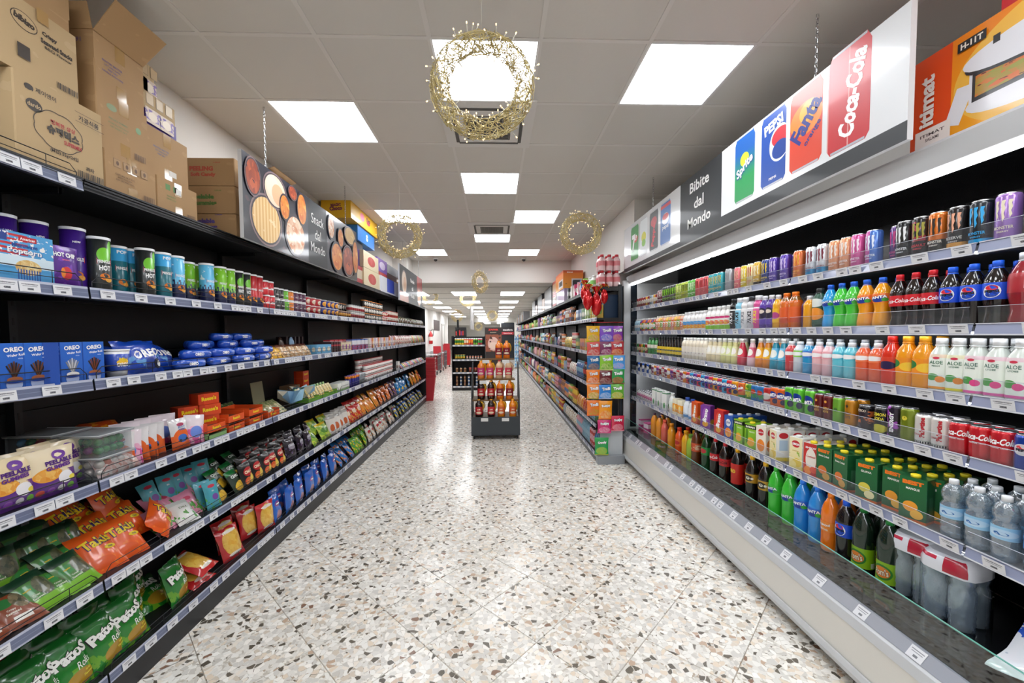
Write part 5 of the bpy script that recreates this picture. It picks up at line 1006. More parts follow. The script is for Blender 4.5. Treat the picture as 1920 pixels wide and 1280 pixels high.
Rr(1610, 1640, 3, plaincan('coco', '3a2f38', [('r', 0, 1, .8, 1, '1d1a1c'), ('n', .3, .8, 5, .52, 'e0763a'), ('r', .1, .4, .05, .35, 'e0ddd8')], [('COCO', 0, .094, .012, 'f0e0c8', .04)], h=.12), 'dark can with orange pattern', n=1, rows=2)
Rr(1638, 1678, 3, plaincan('lemon', '181a17', [('e', .5, .22, .16, .16, 'e2dc3a')], [('LEMON', 0, .092, .015, 'e8d83a', .05, 0, .03), ('SODA', 0, .072, .014, 'e8d83a', .04, 0, .03)], h=.125), 'black can with yellow lemon print', n=1, rows=2)
Rr(1676, 1698, 3, slim('en', '2a2030', [('ENERGY', 0, .07, .016, 'f2f2f2', .09, 90, .05)], [('n', 0, 1, 4, .53, 'a84ac0')], h=.145, r=.029), 'slim black and purple can', n=1); Rr(1697, 1723, 3, slim('ol', '7a8a1c', [('ELL', 0, .10, .02, 'd8c83a')], h=.145, r=.031), 'slim olive green can', n=1)
pal = plaincan('pal', 'e8e4de', [('s', 26, .5, '2a2a2e', 'u', .06, .13), ('r', 0, 1, .14, .15, '3a8a4a')], [('Palestine', .006, .075, .017, 'b8242e', .085, 90, .06), ('COLA', -.012, .045, .007, 'b8242e')], h=.13, r=.033)
Rr(1722, 1786, 3, pal, 'white can with upright red lettering', n=2, rows=2); Rr(1784, 1897, 3, plaincan('cola', 'cf1f2a', [], [('Coca-Cola', 0, .085, .024, 'ffffff', .085, 0, .03, .35), ('ORIGINAL TASTE', 0, .062, .005, 'f0e0e0', .05)], h=.125, r=.0345), 'red cola can with white script', n=3, rows=2)
Rr(1896, 1985, 3, plaincan('pep', '173f9f', [('e', .5, .6, .13, .16, 'f2f2f4')], [('ELL', 0, .082, .012, 'd8283a', .034), ('PEPSI', 0, .072, .010, '10182a', .036, 0, .05)], h=.125, r=.0345), 'blue cola can at the camera edge', n=2)
# shelf five
Rr(1197, 1226, 4, plaincan('wp', 'e4e2e4', [('e', .5, .55, .15, .2, 'd86a9a'), ('n', 0, .4, 6, .6, '4a9a5a')], h=.10, r=.028), 'small white can with pink spot', rows=3)
Rr(1225, 1255, 4, carton(.075, .075, .19, art('milkw', 'eef0ee', [('e', .5, .25, .22, .16, '3f9a4a'), ('r', 0, 1, .9, .96, '3f8a5a')]), name='milk_carton', gable=.01), 'white carton with green mark', n=3); Rr(1254, 1266, 4, bottle('milk', .2, .036, 'e8ecea', 'e8ecea', art('mw', 'e2ece4'), (.2, .6)), 'plain white milk bottle', n=1)
Rr(1265, 1284, 4, carton(.07, .07, .16, art('yor', 'f0ead0', [('r', 0, 1, .2, .7, 'f2a22a'), ('e', .5, .45, .25, .2, 'f6e4a0')]), name='juice_carton'), 'pale carton with orange band', n=2); Rr(1283, 1303, 4, bottle('milk', .205, .037, 'edf1f4', '2349a0', art('mb', 'e8eef4', [('r', 0, 1, 0, .25, '4a8ac8')]), (.1, .6)), 'white milk bottle with blue cap', n=2)
def bravo(n, c, c2): return carton(.09, .065, .195, art('bravo' + n, c, [('e', .5, .55, .30, .36, c2), ('e', .5, .2, .3, .12, 'e8a82a')]), art('bravs' + n, c, [('e', .5, .3, .4, .12, 'e8b83a')]), [('Bravo', 0, .11, .035, 'ffffff', .12, 80, .05, .3)], name='juice_carton', gable=.008)
Rr(1301, 1314, 4, bravo('o', 'd8521c', 'e8842a'), 'orange fruit drink carton with red base', n=1); Rr(1312, 1341, 4, bravo('p', '7a3a96', '9a5ab4'), 'purple fruit drink carton', n=1, turn=.5); Rr(1340, 1364, 4, bravo('r', 'c8242a', 'e0543a'), 'red fruit drink carton', n=1)
jb = carton(.085, .065, .18, art('jusblue', '2a5ab0', [('e', .5, .7, .3, .16, 'f0f0f0'), ('v', .5, .28, .4, .2, 7, 'e86a2a', 'f2b83a')]), items=[('JUS', 0, .125, .02, '1d3f90', .04, 0, .04)], name='juice_carton', cap='e8e8ea'); Rr(1362, 1382, 4, jb, 'blue juice carton with fruit print', n=1, rows=4)
mg = carton(.09, .07, .175, art('mango', '8ac02a', [('r', 0, 1, .80, .95, '1d1f1a'), ('e', .55, .28, .34, .18, 'f2b02a'), ('e', .2, .5, .12, .3, '4f8a1c')]), art('mangos', '7ab02a', [('r', 0, 1, .80, .95, '1d1f1a')]), [('SABAH', 0, .153, .014, 'f0f0e0', .07, 0, .05), ('MANGO', .015, .12, .010, 'f0f4dc', .04)], name='juice_carton', cap='f2d82a')
Rr(1380, 1424, 4, mg, 'lime green mango juice carton', n=2, rows=2)
ow = carton(.075, .075, .185, art('orwh', 'f0e8d8', [('e', .5, .78, .3, .12, 'c8242e'), ('e', .5, .3, .4, .22, 'f08a2a')]), name='juice_carton', cap='f0f0f0', items=[('juice', 0, .143, .014, 'ffffff', .04)]); Rr(1423, 1442, 4, ow, 'white juice carton with orange fruit', n=1, rows=4)
def lemon(nm): return carton(.085, .085, .19, art('lemonc', 'efe9cf', [('g', 1.3, -.5, 'f4dc6a'), ('e', .5, .80, .32, .11, 'c8242e'), ('e', .6, .22, .36, .14, 'e8c83a'), ('e', .3, .14, .26, .12, 'f2e08a'), ('n', .3, .7, 3, .62, '9ab84a')]), art('lemons', 'efeee6', [('e', .5, .85, .34, .10, 'c8242e'), ('r', .2, .8, .35, .7, 'b8cfe0'), ('r', 0, 1, 0, .12, 'e8d04a')]), [('LEMON', 0, .151, .014, 'ffffff', .05, 0, .04), ('juice', 0, .11, .01, 'c8a82a', .04)], name='juice_carton', cap='f0f0ea')
Rr(1438, 1480, 4, lemon(1), 'cream lemon juice carton with red badge, farther group', n=1, rows=4, turn=-.15); Rr(1480, 1516, 4, lemon(1), 'cream lemon juice carton with red badge, nearer group', n=1, rows=4)
ej = carton(.085, .07, .185, art('enjoy', 'c8302a', [('e', .5, .5, .36, .34, 'efe6da'), ('e', .3, .16, .26, .12, 'f08a2a'), ('e', .68, .20, .24, .10, 'e84a2a')]), art('enjoys', 'd8d4cc'), [('ENJOY', 0, .158, .014, 'ffffff', .06, 0, .04), ('Cocktail', .0, .11, .012, 'c8302a', .05, 0, .02)], name='juice_carton', cap='f2d82a'); Rr(1514, 1541, 4, ej, 'red and white cocktail juice carton', n=1, rows=3)
def best(n, nm, c1, c2): return carton(.092, .066, .19, art('best' + n, '16552e', [('g', -.3, 1.5, '0f6a34'), ('e', .42, .34, .28, .12, c1), ('e', .66, .18, .24, .10, c2), ('r', 0, 1, 0, .06, 'd86a2a')]), art('bests', '17532d', [('r', .3, .75, .15, .6, '3f6f4f'), ('r', 0, 1, 0, .06, 'd86a2a')]), [('BEST', 0, .168, .018, 'ee7a1c', .07, 0, .07), (nm, 0, .142, .010, 'f2f2ea', .06 if len(nm) > 6 else .045, 0, .03)], name='juice_carton', cap='f2dc2a')
bc = best('c', 'Botanic Cocktail', 'd8742a', 'c8963a'); Rr(1538, 1604, 4, bc, 'dark green cocktail juice carton with yellow cap', n=2, rows=4, turn=.05)
Rr(1603, 1662, 4, best('g', 'GUAVA', 'd8c84a', 'e8e0a8'), 'dark green guava juice carton with yellow cap', n=1, rows=4, turn=.35); mgb = best('m', 'MANGUE', 'f0a02a', 'f2b83a'); Rr(1658, 1686, 4, mgb, 'dark green mango juice carton, farther stack', n=1, rows=4, inset=.05); Rr(1684, 1756, 4, mgb, 'dark green mango juice carton with yellow cap, nearest', n=1, rows=4, turn=.45)
wat = bottle('water', .23, .036, 'd4e4ee', 'f0f2f4', art('watl', 'a8d0e8', [('e', .5, .5, .2, .3, 'e8f2f8'), ('g', -1, 2, '7ab8e0')]), (.34, .54), [('ELL', 0, .10, .012, '2a6ab0', .04)], clear=.72)
Rr(1762, 1908, 4, wat, 'clear water bottle with pale blue label', n=3, rows=3, gap=.01); Rr(1908, 1985, 4, bottle('water', .23, .036, 'b8d4ec', 'd83a9a', art('watl2', '3a7ac8'), (.34, .54), clear=.6), 'water bottle with pink cap at the camera edge', n=1)
# deck: big bottles
XD = 1.90
CUR['z'] = .5
def D(x0, x1, p, desc, **kw): kw.setdefault('inset', .10); kw.setdefault('turn', .2); run(1, yr(x0, XD), yr(x1, XD), .37, p, desc, V[5], **kw)
D(1196, 1222, carton(.10, .2, .13, art('pinkbox', 'd8589a', [('r', 0, 1, .5, .9, 'f0dce8')]), name='drink_box', cat='box'), 'pink cardboard drinks box', n=2)
jug = bottle('big', .29, .043, 'f09a2a', '4a2a4a'); D(1222, 1242, jug, 'orange juice bottle with dark cap', n=2, rows=2)
D(1241, 1252, bottle('milk', .27, .042, 'ea6a5a', 'e85a3a', None), 'pinkish red juice bottle', n=1); D(1251, 1267, bottle('milk', .27, .042, 'f2a01c', 'f2981c'), 'golden orange juice bottle', n=1); D(1266, 1282, bottle('milk', .27, .042, 'ee5a1c', 'd8381c', art('jrl', 'e8742a', [('e', .5, .5, .14, .3, 'c8242a')]), (.3, .55)), 'red orange juice bottle', n=1, rows=2)
D(1281, 1291, bottle('milk', .27, .042, 'f4b41c', 'f2a81c'), 'yellow juice bottle', n=1, rows=2); D(1290, 1300, bottle('milk', .26, .042, 'a8c83a', '6a9a2a'), 'lime juice bottle', n=1, rows=2)
D(1297, 1313, bottle('big', .33, .046, '6a3314', '3a2a1c', art('amb', 'd8542a', [('n', .2, .8, 5, .5, 'f0c8a8')]), (.38, .62)), 'amber bottle with orange label', n=1, rows=2); D(1312, 1335, bottle('big', .33, .046, '14401c', '2a5a2a', art('gnb', '1f8a3f', [('e', .5, .5, .12, .3, 'c8303a')]), (.45, .66)), 'dark green bottle with green label', n=1, rows=2)
ck2 = coke('b', .33, .046, shape='big', lv=(.44, .62)); D(1333, 1347, ck2, 'large cola bottle with red label, farther one', n=1, rows=2); ck3 = coke('z', .33, .046, lc='c8242c', tc='14100f', shape='big', lv=(.44, .62)); D(1346, 1370, ck3, 'large cola bottle with black script on red', n=1, rows=2)
D(1367, 1397, bottle('big', .33, .047, '1c1210', 'f0b01c', art('oro', 'd0261f', [('e', .3, .3, .10, .2, 'f2c43a'), ('e', .3, .55, .05, .25, 'f0e8dc')]), (.18, .66), [('ORO', -.01, .16, .03, 'f2c43a', .06, 0, .08)], neck='8a8a84', full=.84), 'large dark bottle with tall red label', n=1, rows=2)
D(1398, 1447, bottle('big', .33, .046, '181110', 'f0b41c', art('gol', 'c8962a', [('e', .5, .5, .13, .34, '2a1c14')]), (.42, .62), [('ELL', 0, .172, .022, 'f0e8d8', .03), ('ELL', .03, .172, .018, 'f0e8d8', .02)], neck='a8a49a', full=.84), 'large dark bottle with gold label', n=2, rows=2)
D(1441, 1493, fanta('G', '3fc43a', .33, .047, shape='big', lv=(.48, .64), cap='3fb83a'), 'large green orangeade bottle', n=2, rows=2); D(1489, 1546, fanta('B', '2a8ee0', .33, .047, shape='big', lv=(.48, .64), lc='2a6ad0', cap='2a7ae0'), 'large blue orangeade bottle', n=2, rows=2)
D(1538, 1572, bottle('big', .33, .046, 'f07a14', 'f2801c', art('mir', 'f08a1c', [('e', .78, .5, .08, .3, '2a5a2a')]), (.36, .52), [('ميرندا', 0, .155, .02, 'ffffff', .06, 0, .06), ('Mirinda', 0, .130, .012, 'f4f0e8', .04)]), 'large orange bottle with white script', n=1, rows=2)
D(1570, 1599, pepsi('P', .33, .047, 'big', (.42, .64)), 'large cola bottle with blue label', n=1, rows=2)
pom = bottle('big', .34, .048, '15261a', '1f7a34', art('pom', '8ab81c', [('e', .5, .5, .15, .36, '2f7a2a'), ('e', .5, .5, .12, .26, 'e8842a'), ('r', .72, .8, .05, .3, 'e8e8e0')]), (.10, .40), [("Pom's", 0, .085, .034, '7a2414', .062, 6, .08), ("Pom's", 0, .085, .032, 'f2e6c8', .058, 6, .03)])
D(1594, 1692, pom, 'large dark green bottle with lime label', n=2, rows=2)
wp_ = bottle('water', .30, .042, 'd8e4f2', 'e8eaee', None, clear=.5, capr=.015)
def pack(x, y, lab):
    r = empty('water_pack', (x, y, .37), lab, 'water pack', rot=(0, 0, R(-90) + .25)); 
    for a in range(2):
        for b in range(2): c = link('water_bottle', wp_['me'], r, (-.044 + a * .088, -.044 + b * .088, 0))
    m = MB(); m.lathe([(.094, .225), (.094, .255), (.085, .285), (.07, .300)], art('wrap', 'e6e6ec', [('r', .5, .62, .1, .9, 'b8243a'), ('r', 0, .46, .6, .8, 'c8304a')], .25, 0, .6), 20, sq=4, capb=False); B('wrap_band', m, r)
    m = MB(); m.lathe([(.095, .0), (.095, .225)], thin_glass('wrap_clear', 'f6fafd', .95, .0, .07), 20, sq=4, capb=False, capt=False); B('wrap', m, r)
pack(1.99, yr(1702, 1.93), 'shrink wrapped pack of large water bottles, farther one'); pack(1.98, yr(1762, 1.91), 'shrink wrapped pack of large water bottles, nearer one')
place(pom, (2.15, yr(1815, 2.15), .37), R(-90) + .2, 'large dark green bottle with lime label standing alone behind the water'); place(pom, (2.16, yr(1780, 2.15), .37), R(-90), 'large dark green bottle with lime label behind the water packs')
# plastic film pack lying on the deck near the camera
fl = bag(.42, .30, .10, art('film_pack', 'e4e8ee', [('n', .1, .9, 2.2, .56, '2a5ac8'), ('n', 0, 1, 5, .62, 'b8c4d4')], .15, 0, .9), seed=90, nx=16, nz=14, crumple=2.2, name='film_pack', cat='wrapper')
place(fl, (1.80, 1.13, .44), R(-72), 'crumpled white and blue plastic film pack lying on the empty deck', rx=-1.3)
settle()
# ================================================================ grocery shelving
G = ['grocery shelf ' + k for k in ('one', 'two', 'three', 'four', 'five', 'six')]
ZR = [z - .006 for z in RZ]
def gp(kind, cn, c, c2, s=1.0):
    if kind == 'box': return carton(.09 * s, .08, .17 * s, art('gbx' + c + c2, c, [('e', .5, .5, .32, .22, c2)]), name='grocery_box', cat='box')
    if kind == 'bag': return bag(.12 * s, .19 * s, .06, art('gbg' + c + c2, c, [('n', .1, .9, 4, .54, c2)], .3, 0, .4), seed=len(cn) + 70, nx=6, nz=7, name='grocery_bag')
    if kind == 'jar': return tub(art('gjr' + c + c2, c, [('r', 0, 1, .2, .65, c2)]), h=.13 * s, r0=.036 * s, r1=.036 * s, lidc=c2, name='grocery_jar', cat='jar')
    if kind == 'bottle': return bottle('soda', .26 * s, .035 * s, c, c2, art('gbo' + c + c2, c2, []), (.35, .6), seg=12)
    return can(art('gcn' + c + c2, c, [('r', 0, 1, .35, .7, c2)]), h=.12 * s, r=.036 * s, seg=14, name='grocery_can')
names = {'dcb53c': 'yellow', 'ac352f': 'red', '40763f': 'green', '3b6394': 'blue', 'dad4c8': 'white', 'b28e64': 'tan', 'cc763a': 'orange', '6c406c': 'purple', '8cab48': 'lime', '2a2a2e': 'black', '7ca3b8': 'light blue', '7c4a30': 'brown', 'cc949e': 'pink'}
cols = list(names)
first = {1: [('box', 'dcb53c', '8cab48', 4), ('box', '8cab48', 'dad4c8', 3), ('box', '40763f', 'dad4c8', 2), ('box', '3b6394', 'dad4c8', 4)],
         2: [('can', '2a2a2e', '8cab48', 5), ('box', 'dcb53c', '3b6394', 3), ('box', 'cc763a', '6c406c', 3), ('box', '40763f', 'dcb53c', 3), ('jar', 'ac352f', 'dad4c8', 4), ('bag', 'dcb53c', '40763f', 6)],
         3: [('can', 'ac352f', 'dad4c8', 3), ('can', '7c4a30', 'dad4c8', 3), ('bottle', '2a2a2e', 'ac352f', 4), ('bottle', '3b6394', '7ca3b8', 6), ('bag', 'dad4c8', 'ac352f', 5)],
         4: [('bottle', '40763f', '7ca3b8', 2), ('bottle', '7ca3b8', '3b6394', 3), ('bag', 'ac352f', 'cc763a', 4), ('bag', 'cc763a', 'dcb53c', 3), ('bottle', 'dcb53c', 'cc763a', 4)],
         5: [('bottle', '3b6394', '40763f', 2), ('can', 'cc949e', 'ac352f', 3), ('bottle', '7ca3b8', '7ca3b8', 6), ('bottle', 'cc949e', '7ca3b8', 5), ('bag', 'dad4c8', 'b28e64', 8)]}
rd = random.Random(11)
for s in range(1, 6):
    y = 5.04; seq = list(first[s]); used = set((k, c) for k, c, _, _ in seq); pool = [(k, c) for c in cols for k in ('box', 'bag', 'jar', 'bottle', 'can') if (k, c) not in used]; rd.shuffle(pool)
    while y < 11.6:
        if seq: kd, c, c2, n = seq.pop(0)
        else: kd, c = pool.pop(); c2 = rd.choice([q for q in cols if q != c]); n = rd.randint(2, 5)
        p = gp(kd, names[c], c, c2); L_ = n * (p['w'] + .012)
        st = 2 if (p['h'] < .14 and kd in ('can', 'jar')) else 1
        run(2, y, y + L_, ZR[s], p, '%s %s with %s print' % (names[c], kd, names[c2]), G[s], n=n, stack=st, inset=.03, gap=.012, rx=(-.15 if kd == 'bag' else 0)); y += L_ + .01
# beyond that the goods are too small to tell apart: one mass per shelf
for s in range(1, 6):
    mb = MB(); y = 11.75
    while y < 24.6:
        c = rd.choice(cols); n = rd.randint(2, 6); h = rd.uniform(.12, .27) if s != 2 else rd.uniform(.1, .22); wd = rd.uniform(.07, .12); kd = rd.random()
        for i in range(n):
            if y > 24.6: break
            if kd < .5: mb.box(RX + .03, RX + .10, y, y + wd, ZR[s], ZR[s] + h, plain('mass' + c, c, .45))
            else: mb.lathe([(wd * .5, ZR[s]), (wd * .5, ZR[s] + h * .7), (wd * .25, ZR[s] + h * .9), (wd * .22, ZR[s] + h)], plain('mass' + c, c, .35), 6, cx=RX + .08, cy=y + wd / 2)
            y += wd + .008
    B('packed_groceries', mb, kind='stuff', label='densely packed distant groceries on ' + G[s], category='groceries')
# ================================================================ cartons on top of the snack shelving
M_card = art('cardboard', 'b08d63', [('n', 0, 1, 2, .62, 'b8956b')], .75, 0, 0); M_card2 = art('cardboard_light', 'c0a57c', [('n', 0, 1, 2, .62, 'c6ac84')], .75, 0, 0); M_tape = plain('tape', 'b08a52', .15, 0, .8); M_film = thin_glass('film', 'f6f2ec', .9, .04, .04)
def cbox(x0, x1, y0, y1, z0, z1, label, items=(), enditems=(), m=M_card, tape=True, grp=None, flaps=False, face='x'):
    """aisle face at x1 (facing +X); near end face at y0 (facing the camera)"""
    r = empty('cardboard_box', ((x0 + x1) / 2, (y0 + y1) / 2, z0), label, 'cardboard box', grp)
    w_, d_, h_ = (x1 - x0) / 2, (y1 - y0) / 2, z1 - z0
    mb = MB(); e = .004
    mb.prism([(-w_ + e, -d_), (w_ - e, -d_), (w_, -d_ + e), (w_, d_ - e), (w_ - e, d_), (-w_ + e, d_), (-w_, d_ - e), (-w_, -d_ + e)], .001, h_ - (.12 if flaps else .001), m)
    if flaps:
        for (p, q) in (((-w_, -d_), (w_, -d_)), ((w_, -d_), (w_, d_)), ((w_, d_), (-w_, d_)), ((-w_, d_), (-w_, -d_))): mb.quad([(*p, h_ - .12), (*q, h_ - .12), (*q, h_), (*p, h_)], m)
    body = B('box_body', mb, r)
    lab = MB(); put_text(lab, items, lambda y, z, o: (w_ + o, y, z)); 
    if lab.v: B('print', lab, body)
    lab = MB(); put_text(lab, enditems, lambda x, z, o: (x, -d_ - o, z))
    if lab.v: B('print', lab, body)
    if tape:
        t = MB(); t.quad([(w_ + .0008, -.025, h_ - .07), (w_ + .0008, .025, h_ - .07), (w_ + .0008, .025, h_), (w_ + .0008, -.025, h_)], M_tape)
        t.quad([(w_, -.025, h_ + .0004), (w_, .025, h_ + .0004), (-w_, .025, h_ + .0004), (-w_, -.025, h_ + .0004)], M_tape); t.quad([(w_ + .0008, -.025, .001), (w_ + .0008, .025, .001), (w_ + .0008, .025, .06), (w_ + .0008, -.025, .06)], M_tape)
        B('tape', t, r)
    return r, w_, d_, h_
def barcode(y, z, w_, h, c='3a3028'): return [('RECT', y - w_ / 2 + w_ * (i + .5) / 14, z, h, c, w_ / 14 * (.3 + .45 * ((i * 7) % 3) / 2)) for i in range(14)]
ZT = LZ[0] + .0015; BR = '3a3028'; CUR['z'] = 2.5
YA = lambda px, z=2.4: yl(px, 1.735, z)
cb0, _w, _d, _h = cbox(-2.06, -1.725, YA(22), YA(190), ZT, ZT + .325, 'tan carton with cloud outline and red lettering, lowest nearest camera',
     [('(주) 제이앤이', -.075, .285, .022, BR), ('ELL', -.115, .285, .022, BR, .030), ('가공식품', .105, .265, .022, BR), ('ELL', -.10, .225, .045, BR, .055), ('dardo', -.10, .225, .016, 'c0a57c', .045),
      ('행복한 상상', .0, .195, .018, 'b8343a'), ('슈퍼믹스', .0, .165, .036, BR, .12, 0, .06), ('SUPERMIX', .035, .135, .016, 'b8343a', .07, 0, .03), ('(M컵) 55g×24입', .0, .085, .018, BR), ('과자', .10, .065, .018, BR)] + barcode(.10, .035, .11, .026)
     + [('RECT', .105, .284, .0015, BR, .12), ('RECT', .105, .246, .0015, BR, .12)], [('RECT', .1, .28, .03, BR, .05)], M_card2, False, 'cartons on the snack shelving')
# cloud outline on that carton
cl_ = MB(); pts = []
for i in range(61):
    a = 2 * math.pi * i / 60; r_ = 1 + .07 * abs(math.sin(4 * a)); pts.append((-1.7238, 1.57 + .085 * r_ * math.cos(a), ZT + .165 + .068 * r_ * math.sin(a)))
for a, b in zip(pts, pts[1:]):
    d = Vector((0, b[1] - 1.57, b[2] - ZT - .165)).normalized() * .003; cl_.quad([a, b, (b[0], b[1] + d.y, b[2] + d.z), (a[0], a[1] + d.y, a[2] + d.z)], ink(BR))
cl_.v = [(x + 1.8925, y - 1.585, z - ZT) for x, y, z in cl_.v]
o = B('print', cl_, [c for c in cb0.children_recursive if c.name.startswith('box_body')][0])
cbox(-2.06, -1.735, YA(147, 2.7) - .36, YA(147, 2.7), ZT + .328, ZT + .60, 'tan carton with oval brand badge, stacked above the cloud carton', [('ELL', -.01, .195, .062, BR, .088, -12), ('ELL', -.01, .195, .057, 'c0a57c', .082, -12), ('bibigo', -.01, .195, .030, BR, .068, -8, .06), ('Crispy', .075, .195, .020, BR, None, 0, .05), ('Seaweed Snacks', .10, .168, .019, BR, .115, 0, .05), ('BBQ Flavour', .105, .147, .012, BR, .10)] + barcode(.13, .03, .08, .024) + [('RECT', -.02, .08, .05, BR, .04), ('RECT', .05, .255, .05, 'b08a52', .04)], (), M_card2, False, 'cartons on the snack shelving')
cbox(-2.06, -1.75, 1.2, YA(138, 2.9), ZT + .603, ZT + .78, 'carton topmost at the camera corner near the ceiling', (), (), M_card, False, 'cartons on the snack shelving', True)
FRG = [('RECT', -.075 + .047 * i, .15, .038, '8a6848', .038) for i in range(4)] + [('RECT', -.075 + .047 * i, .15, .034, 'b08d63', .034) for i in range(4)] + [('ELL', -.075 + .047 * i, .15, .02, '6a4c34', .014) for i in range(4)]
LN = [('CHIPS MIX 24 X 55 G', -.04, .10, .008, '7a5a3c'), ('MADE IN KOREA', -.04, .088, .007, '7a5a3c'), ('KEEP DRY AND COOL', -.04, .076, .007, '7a5a3c')]
cbox(-2.05, -1.73, YA(193), YA(291), ZT, ZT + .195, 'brown film wrapped carton with handling symbols, bottom of second stack', FRG + LN + barcode(.085, .035, .06, .03, '6a4c34'), (), M_card, True, 'cartons on the snack shelving')
cbox(-2.05, -1.74, YA(188), YA(280, 2.6), ZT + .197, ZT + .455, 'brown film wrapped carton with faded green print, second stack middle', [('ELL', -.06, .20, .03, '7a8a5a', .05), ('ELL', .075, .16, .03, '5a8a4a'), ('PEELABLE GUMMIES', -.03, .15, .008, '7a8a5a'), ('STORE IN A DRY PLACE', -.03, .13, .007, '7a8a5a'), ('NET WEIGHT 100 G', -.03, .115, .007, '7a8a5a')] + barcode(.075, .03, .06, .03, '6a4c34'), (), M_card, True, 'cartons on the snack shelving')
_, w_, d_, h_ = cbox(-2.05, -1.75, YA(184, 2.8), YA(276, 2.8), ZT + .457, ZT + .70, 'opened brown carton with raised flaps, top of second stack', [('PRINTED MATTER', -.04, .14, .009, '6a5a8a'), ('LOT AND DATE', -.04, .125, .008, '6a5a8a'), ('KEEP DRY', -.04, .11, .008, '6a5a8a'), ('HANDLE WITH CARE', -.04, .095, .008, '6a5a8a')], [('691', .08, .2, .02, '6a5a8a')], M_card, True, 'cartons on the snack shelving', True)
for (pts_) in ([(w_, -d_, h_), (w_, d_, h_), (w_ + .11, d_ + .01, h_ + .12), (w_ + .11, -d_ - .01, h_ + .12)], [(-w_, -d_, h_), (w_, -d_, h_), (w_, -d_ - .02, h_ + .10), (-w_, -d_ - .02, h_ + .10)]):
    mb = MB(); n_ = (Vector(pts_[1]) - Vector(pts_[0])).cross(Vector(pts_[2]) - Vector(pts_[0])).normalized() * .004
    mb.quad(pts_, M_card); mb.quad([tuple(Vector(p) + n_) for p in reversed(pts_)], M_card)
    for i in range(4): a, b = Vector(pts_[i]), Vector(pts_[(i + 1) % 4]); mb.quad([a, b, b + n_, a + n_], M_card)
    B('flap', mb, _)
cbox(-2.05, -1.73, YA(292), YA(368), ZT, ZT + .185, 'brown film wrapped carton with green symbols, bottom of third stack', [('RECT', -.07 + .05 * i, .145, .03, '5a8a4a', .03) for i in range(2)] + [('TRADE BOX', -.05, .10, .008, '5a8a4a'), ('CANDY 12 PCS', -.05, .085, .007, '5a8a4a'), ('RECT', -.0, .14, .03, 'e8e8e4', .035)] + barcode(.085, .025, .06, .03, '6a4c34'), (), M_card, True, 'cartons on the snack shelving')
cbox(-2.05, -1.75, YA(279), YA(360), ZT + .187, ZT + .43, 'plain brown carton with small violet print, middle of third stack', [('PRINTED MATTER', -.04, .15, .009, '6a6a8a'), ('LOT AND DATE', -.04, .135, .008, '6a6a8a'), ('KEEP DRY', -.04, .12, .008, '6a6a8a'), ('RECT', .03, .045, .03, 'e0dcd4', .05)], (), M_card, True, 'cartons on the snack shelving')
def showbox(x, y0, y1, z0, z1, label):
    r, w_, d_, h_ = cbox(x - .30, x, y0, y1, z0, z1, label, [('RECT', -.055 + .06 * i, .135, .055, '7a684c', .045) for i in range(3)] + [('RECT', -.055 + .06 * i, .135, .051, 'c0a57c', .041) for i in range(3)], (), M_card2, False, 'display cartons with purple pouches')
    m = MB(); m.box(w_, w_ + .0015, -d_, d_, 0, h_ * .46, plain('purple_card', '4a2f8a', .5)); B('purple_band', m, r)
    m = MB(); pk_ = art('pouch_pic', 'cdb8a8', [('n', .2, .9, 4, .5, '6a4a9a'), ('e', .5, .5, .3, .3, 'e8d8c4')], .45, 0, 0)
    for i in range(2): y = -d_ * .45 + i * d_ * .8; m.box(w_ + .0016, w_ + .008, y - .045, y + .045, .01, .08, pk_)
    m2 = MB()
    for i in range(2):
        y = -d_ * .45 + i * d_ * .8; m2.quad([(w_ + .009, y - .045, .01), (w_ + .009, y + .045, .01), (w_ + .009, y + .045, .085), (w_ + .009, y - .045, .085)], pk_)
    B('pouch', m2, r)
showbox(-1.76, YA(280), YA(343), ZT + .432, ZT + .60, 'tan display carton showing purple pouches, lower one')
showbox(-1.80, YA(280), YA(322), ZT + .602, ZT + .77, 'tan display carton showing purple pouches, upper one')
for i, (h0, h1, s1, s2, c) in enumerate(((0, .155, 'Peelable', 'Jellies', '5a4a9a'), (.157, .335, 'Peelable', 'Gummies', '4f7a34'), (.337, .515, 'PEELING', 'Soft Candy', 'b84a34'))):
    cbox(-2.06, -1.70, YA(432), YA(432) + .32, ZT + h0, ZT + h1, 'brown carton with %s lettering on its end, %s of stack' % (('violet', 'green', 'red')[i], ('bottom', 'middle', 'top')[i]), (), [(s1, -.03, .11, .03, c, .15, 0, .06), (s2, -.02, .07, .03, c, .16, 0, .06), ('12.300.690', .07, .15, .008, c)], M_card, True, 'cartons on the snack shelving')
_, w_, d_, h_ = cbox(-2.06, -1.76, YA(482), YA(482) + .33, ZT, ZT + .53, 'opened brown carton with flap raised behind the snack sign', (), (), M_card, False, 'cartons on the snack shelving', True)
mb = MB(); mb.quad([(w_, -d_, h_), (w_ , d_, h_), (w_ + .16, d_, h_ + .05), (w_ + .16, -d_, h_ + .05)], M_card); mb.quad([(w_, d_, h_ + .004), (w_, -d_, h_ + .004), (w_ + .16, -d_, h_ + .054), (w_ + .16, d_, h_ + .054)], M_card); B('flap', mb, _)
for y in (3.6, 4.0): cbox(-2.06, -1.78, y, y + .36, ZT, ZT + .36, 'plain brown carton hidden behind the snack sign, %s' % ('nearer' if y < 3.7 else 'farther'), (), (), M_card, True, 'cartons on the snack shelving')
def col(n, c, l=()): return art('bx_' + n, c, l, .45)
def CB(x1, a, b, z0, z1, m, label, items=(), end=()): return cbox(-2.05, x1, yl(a, -x1), yl(b, -x1), ZT + z0, ZT + z1, label, items, end, m, False, 'coloured cartons past the snack sign')
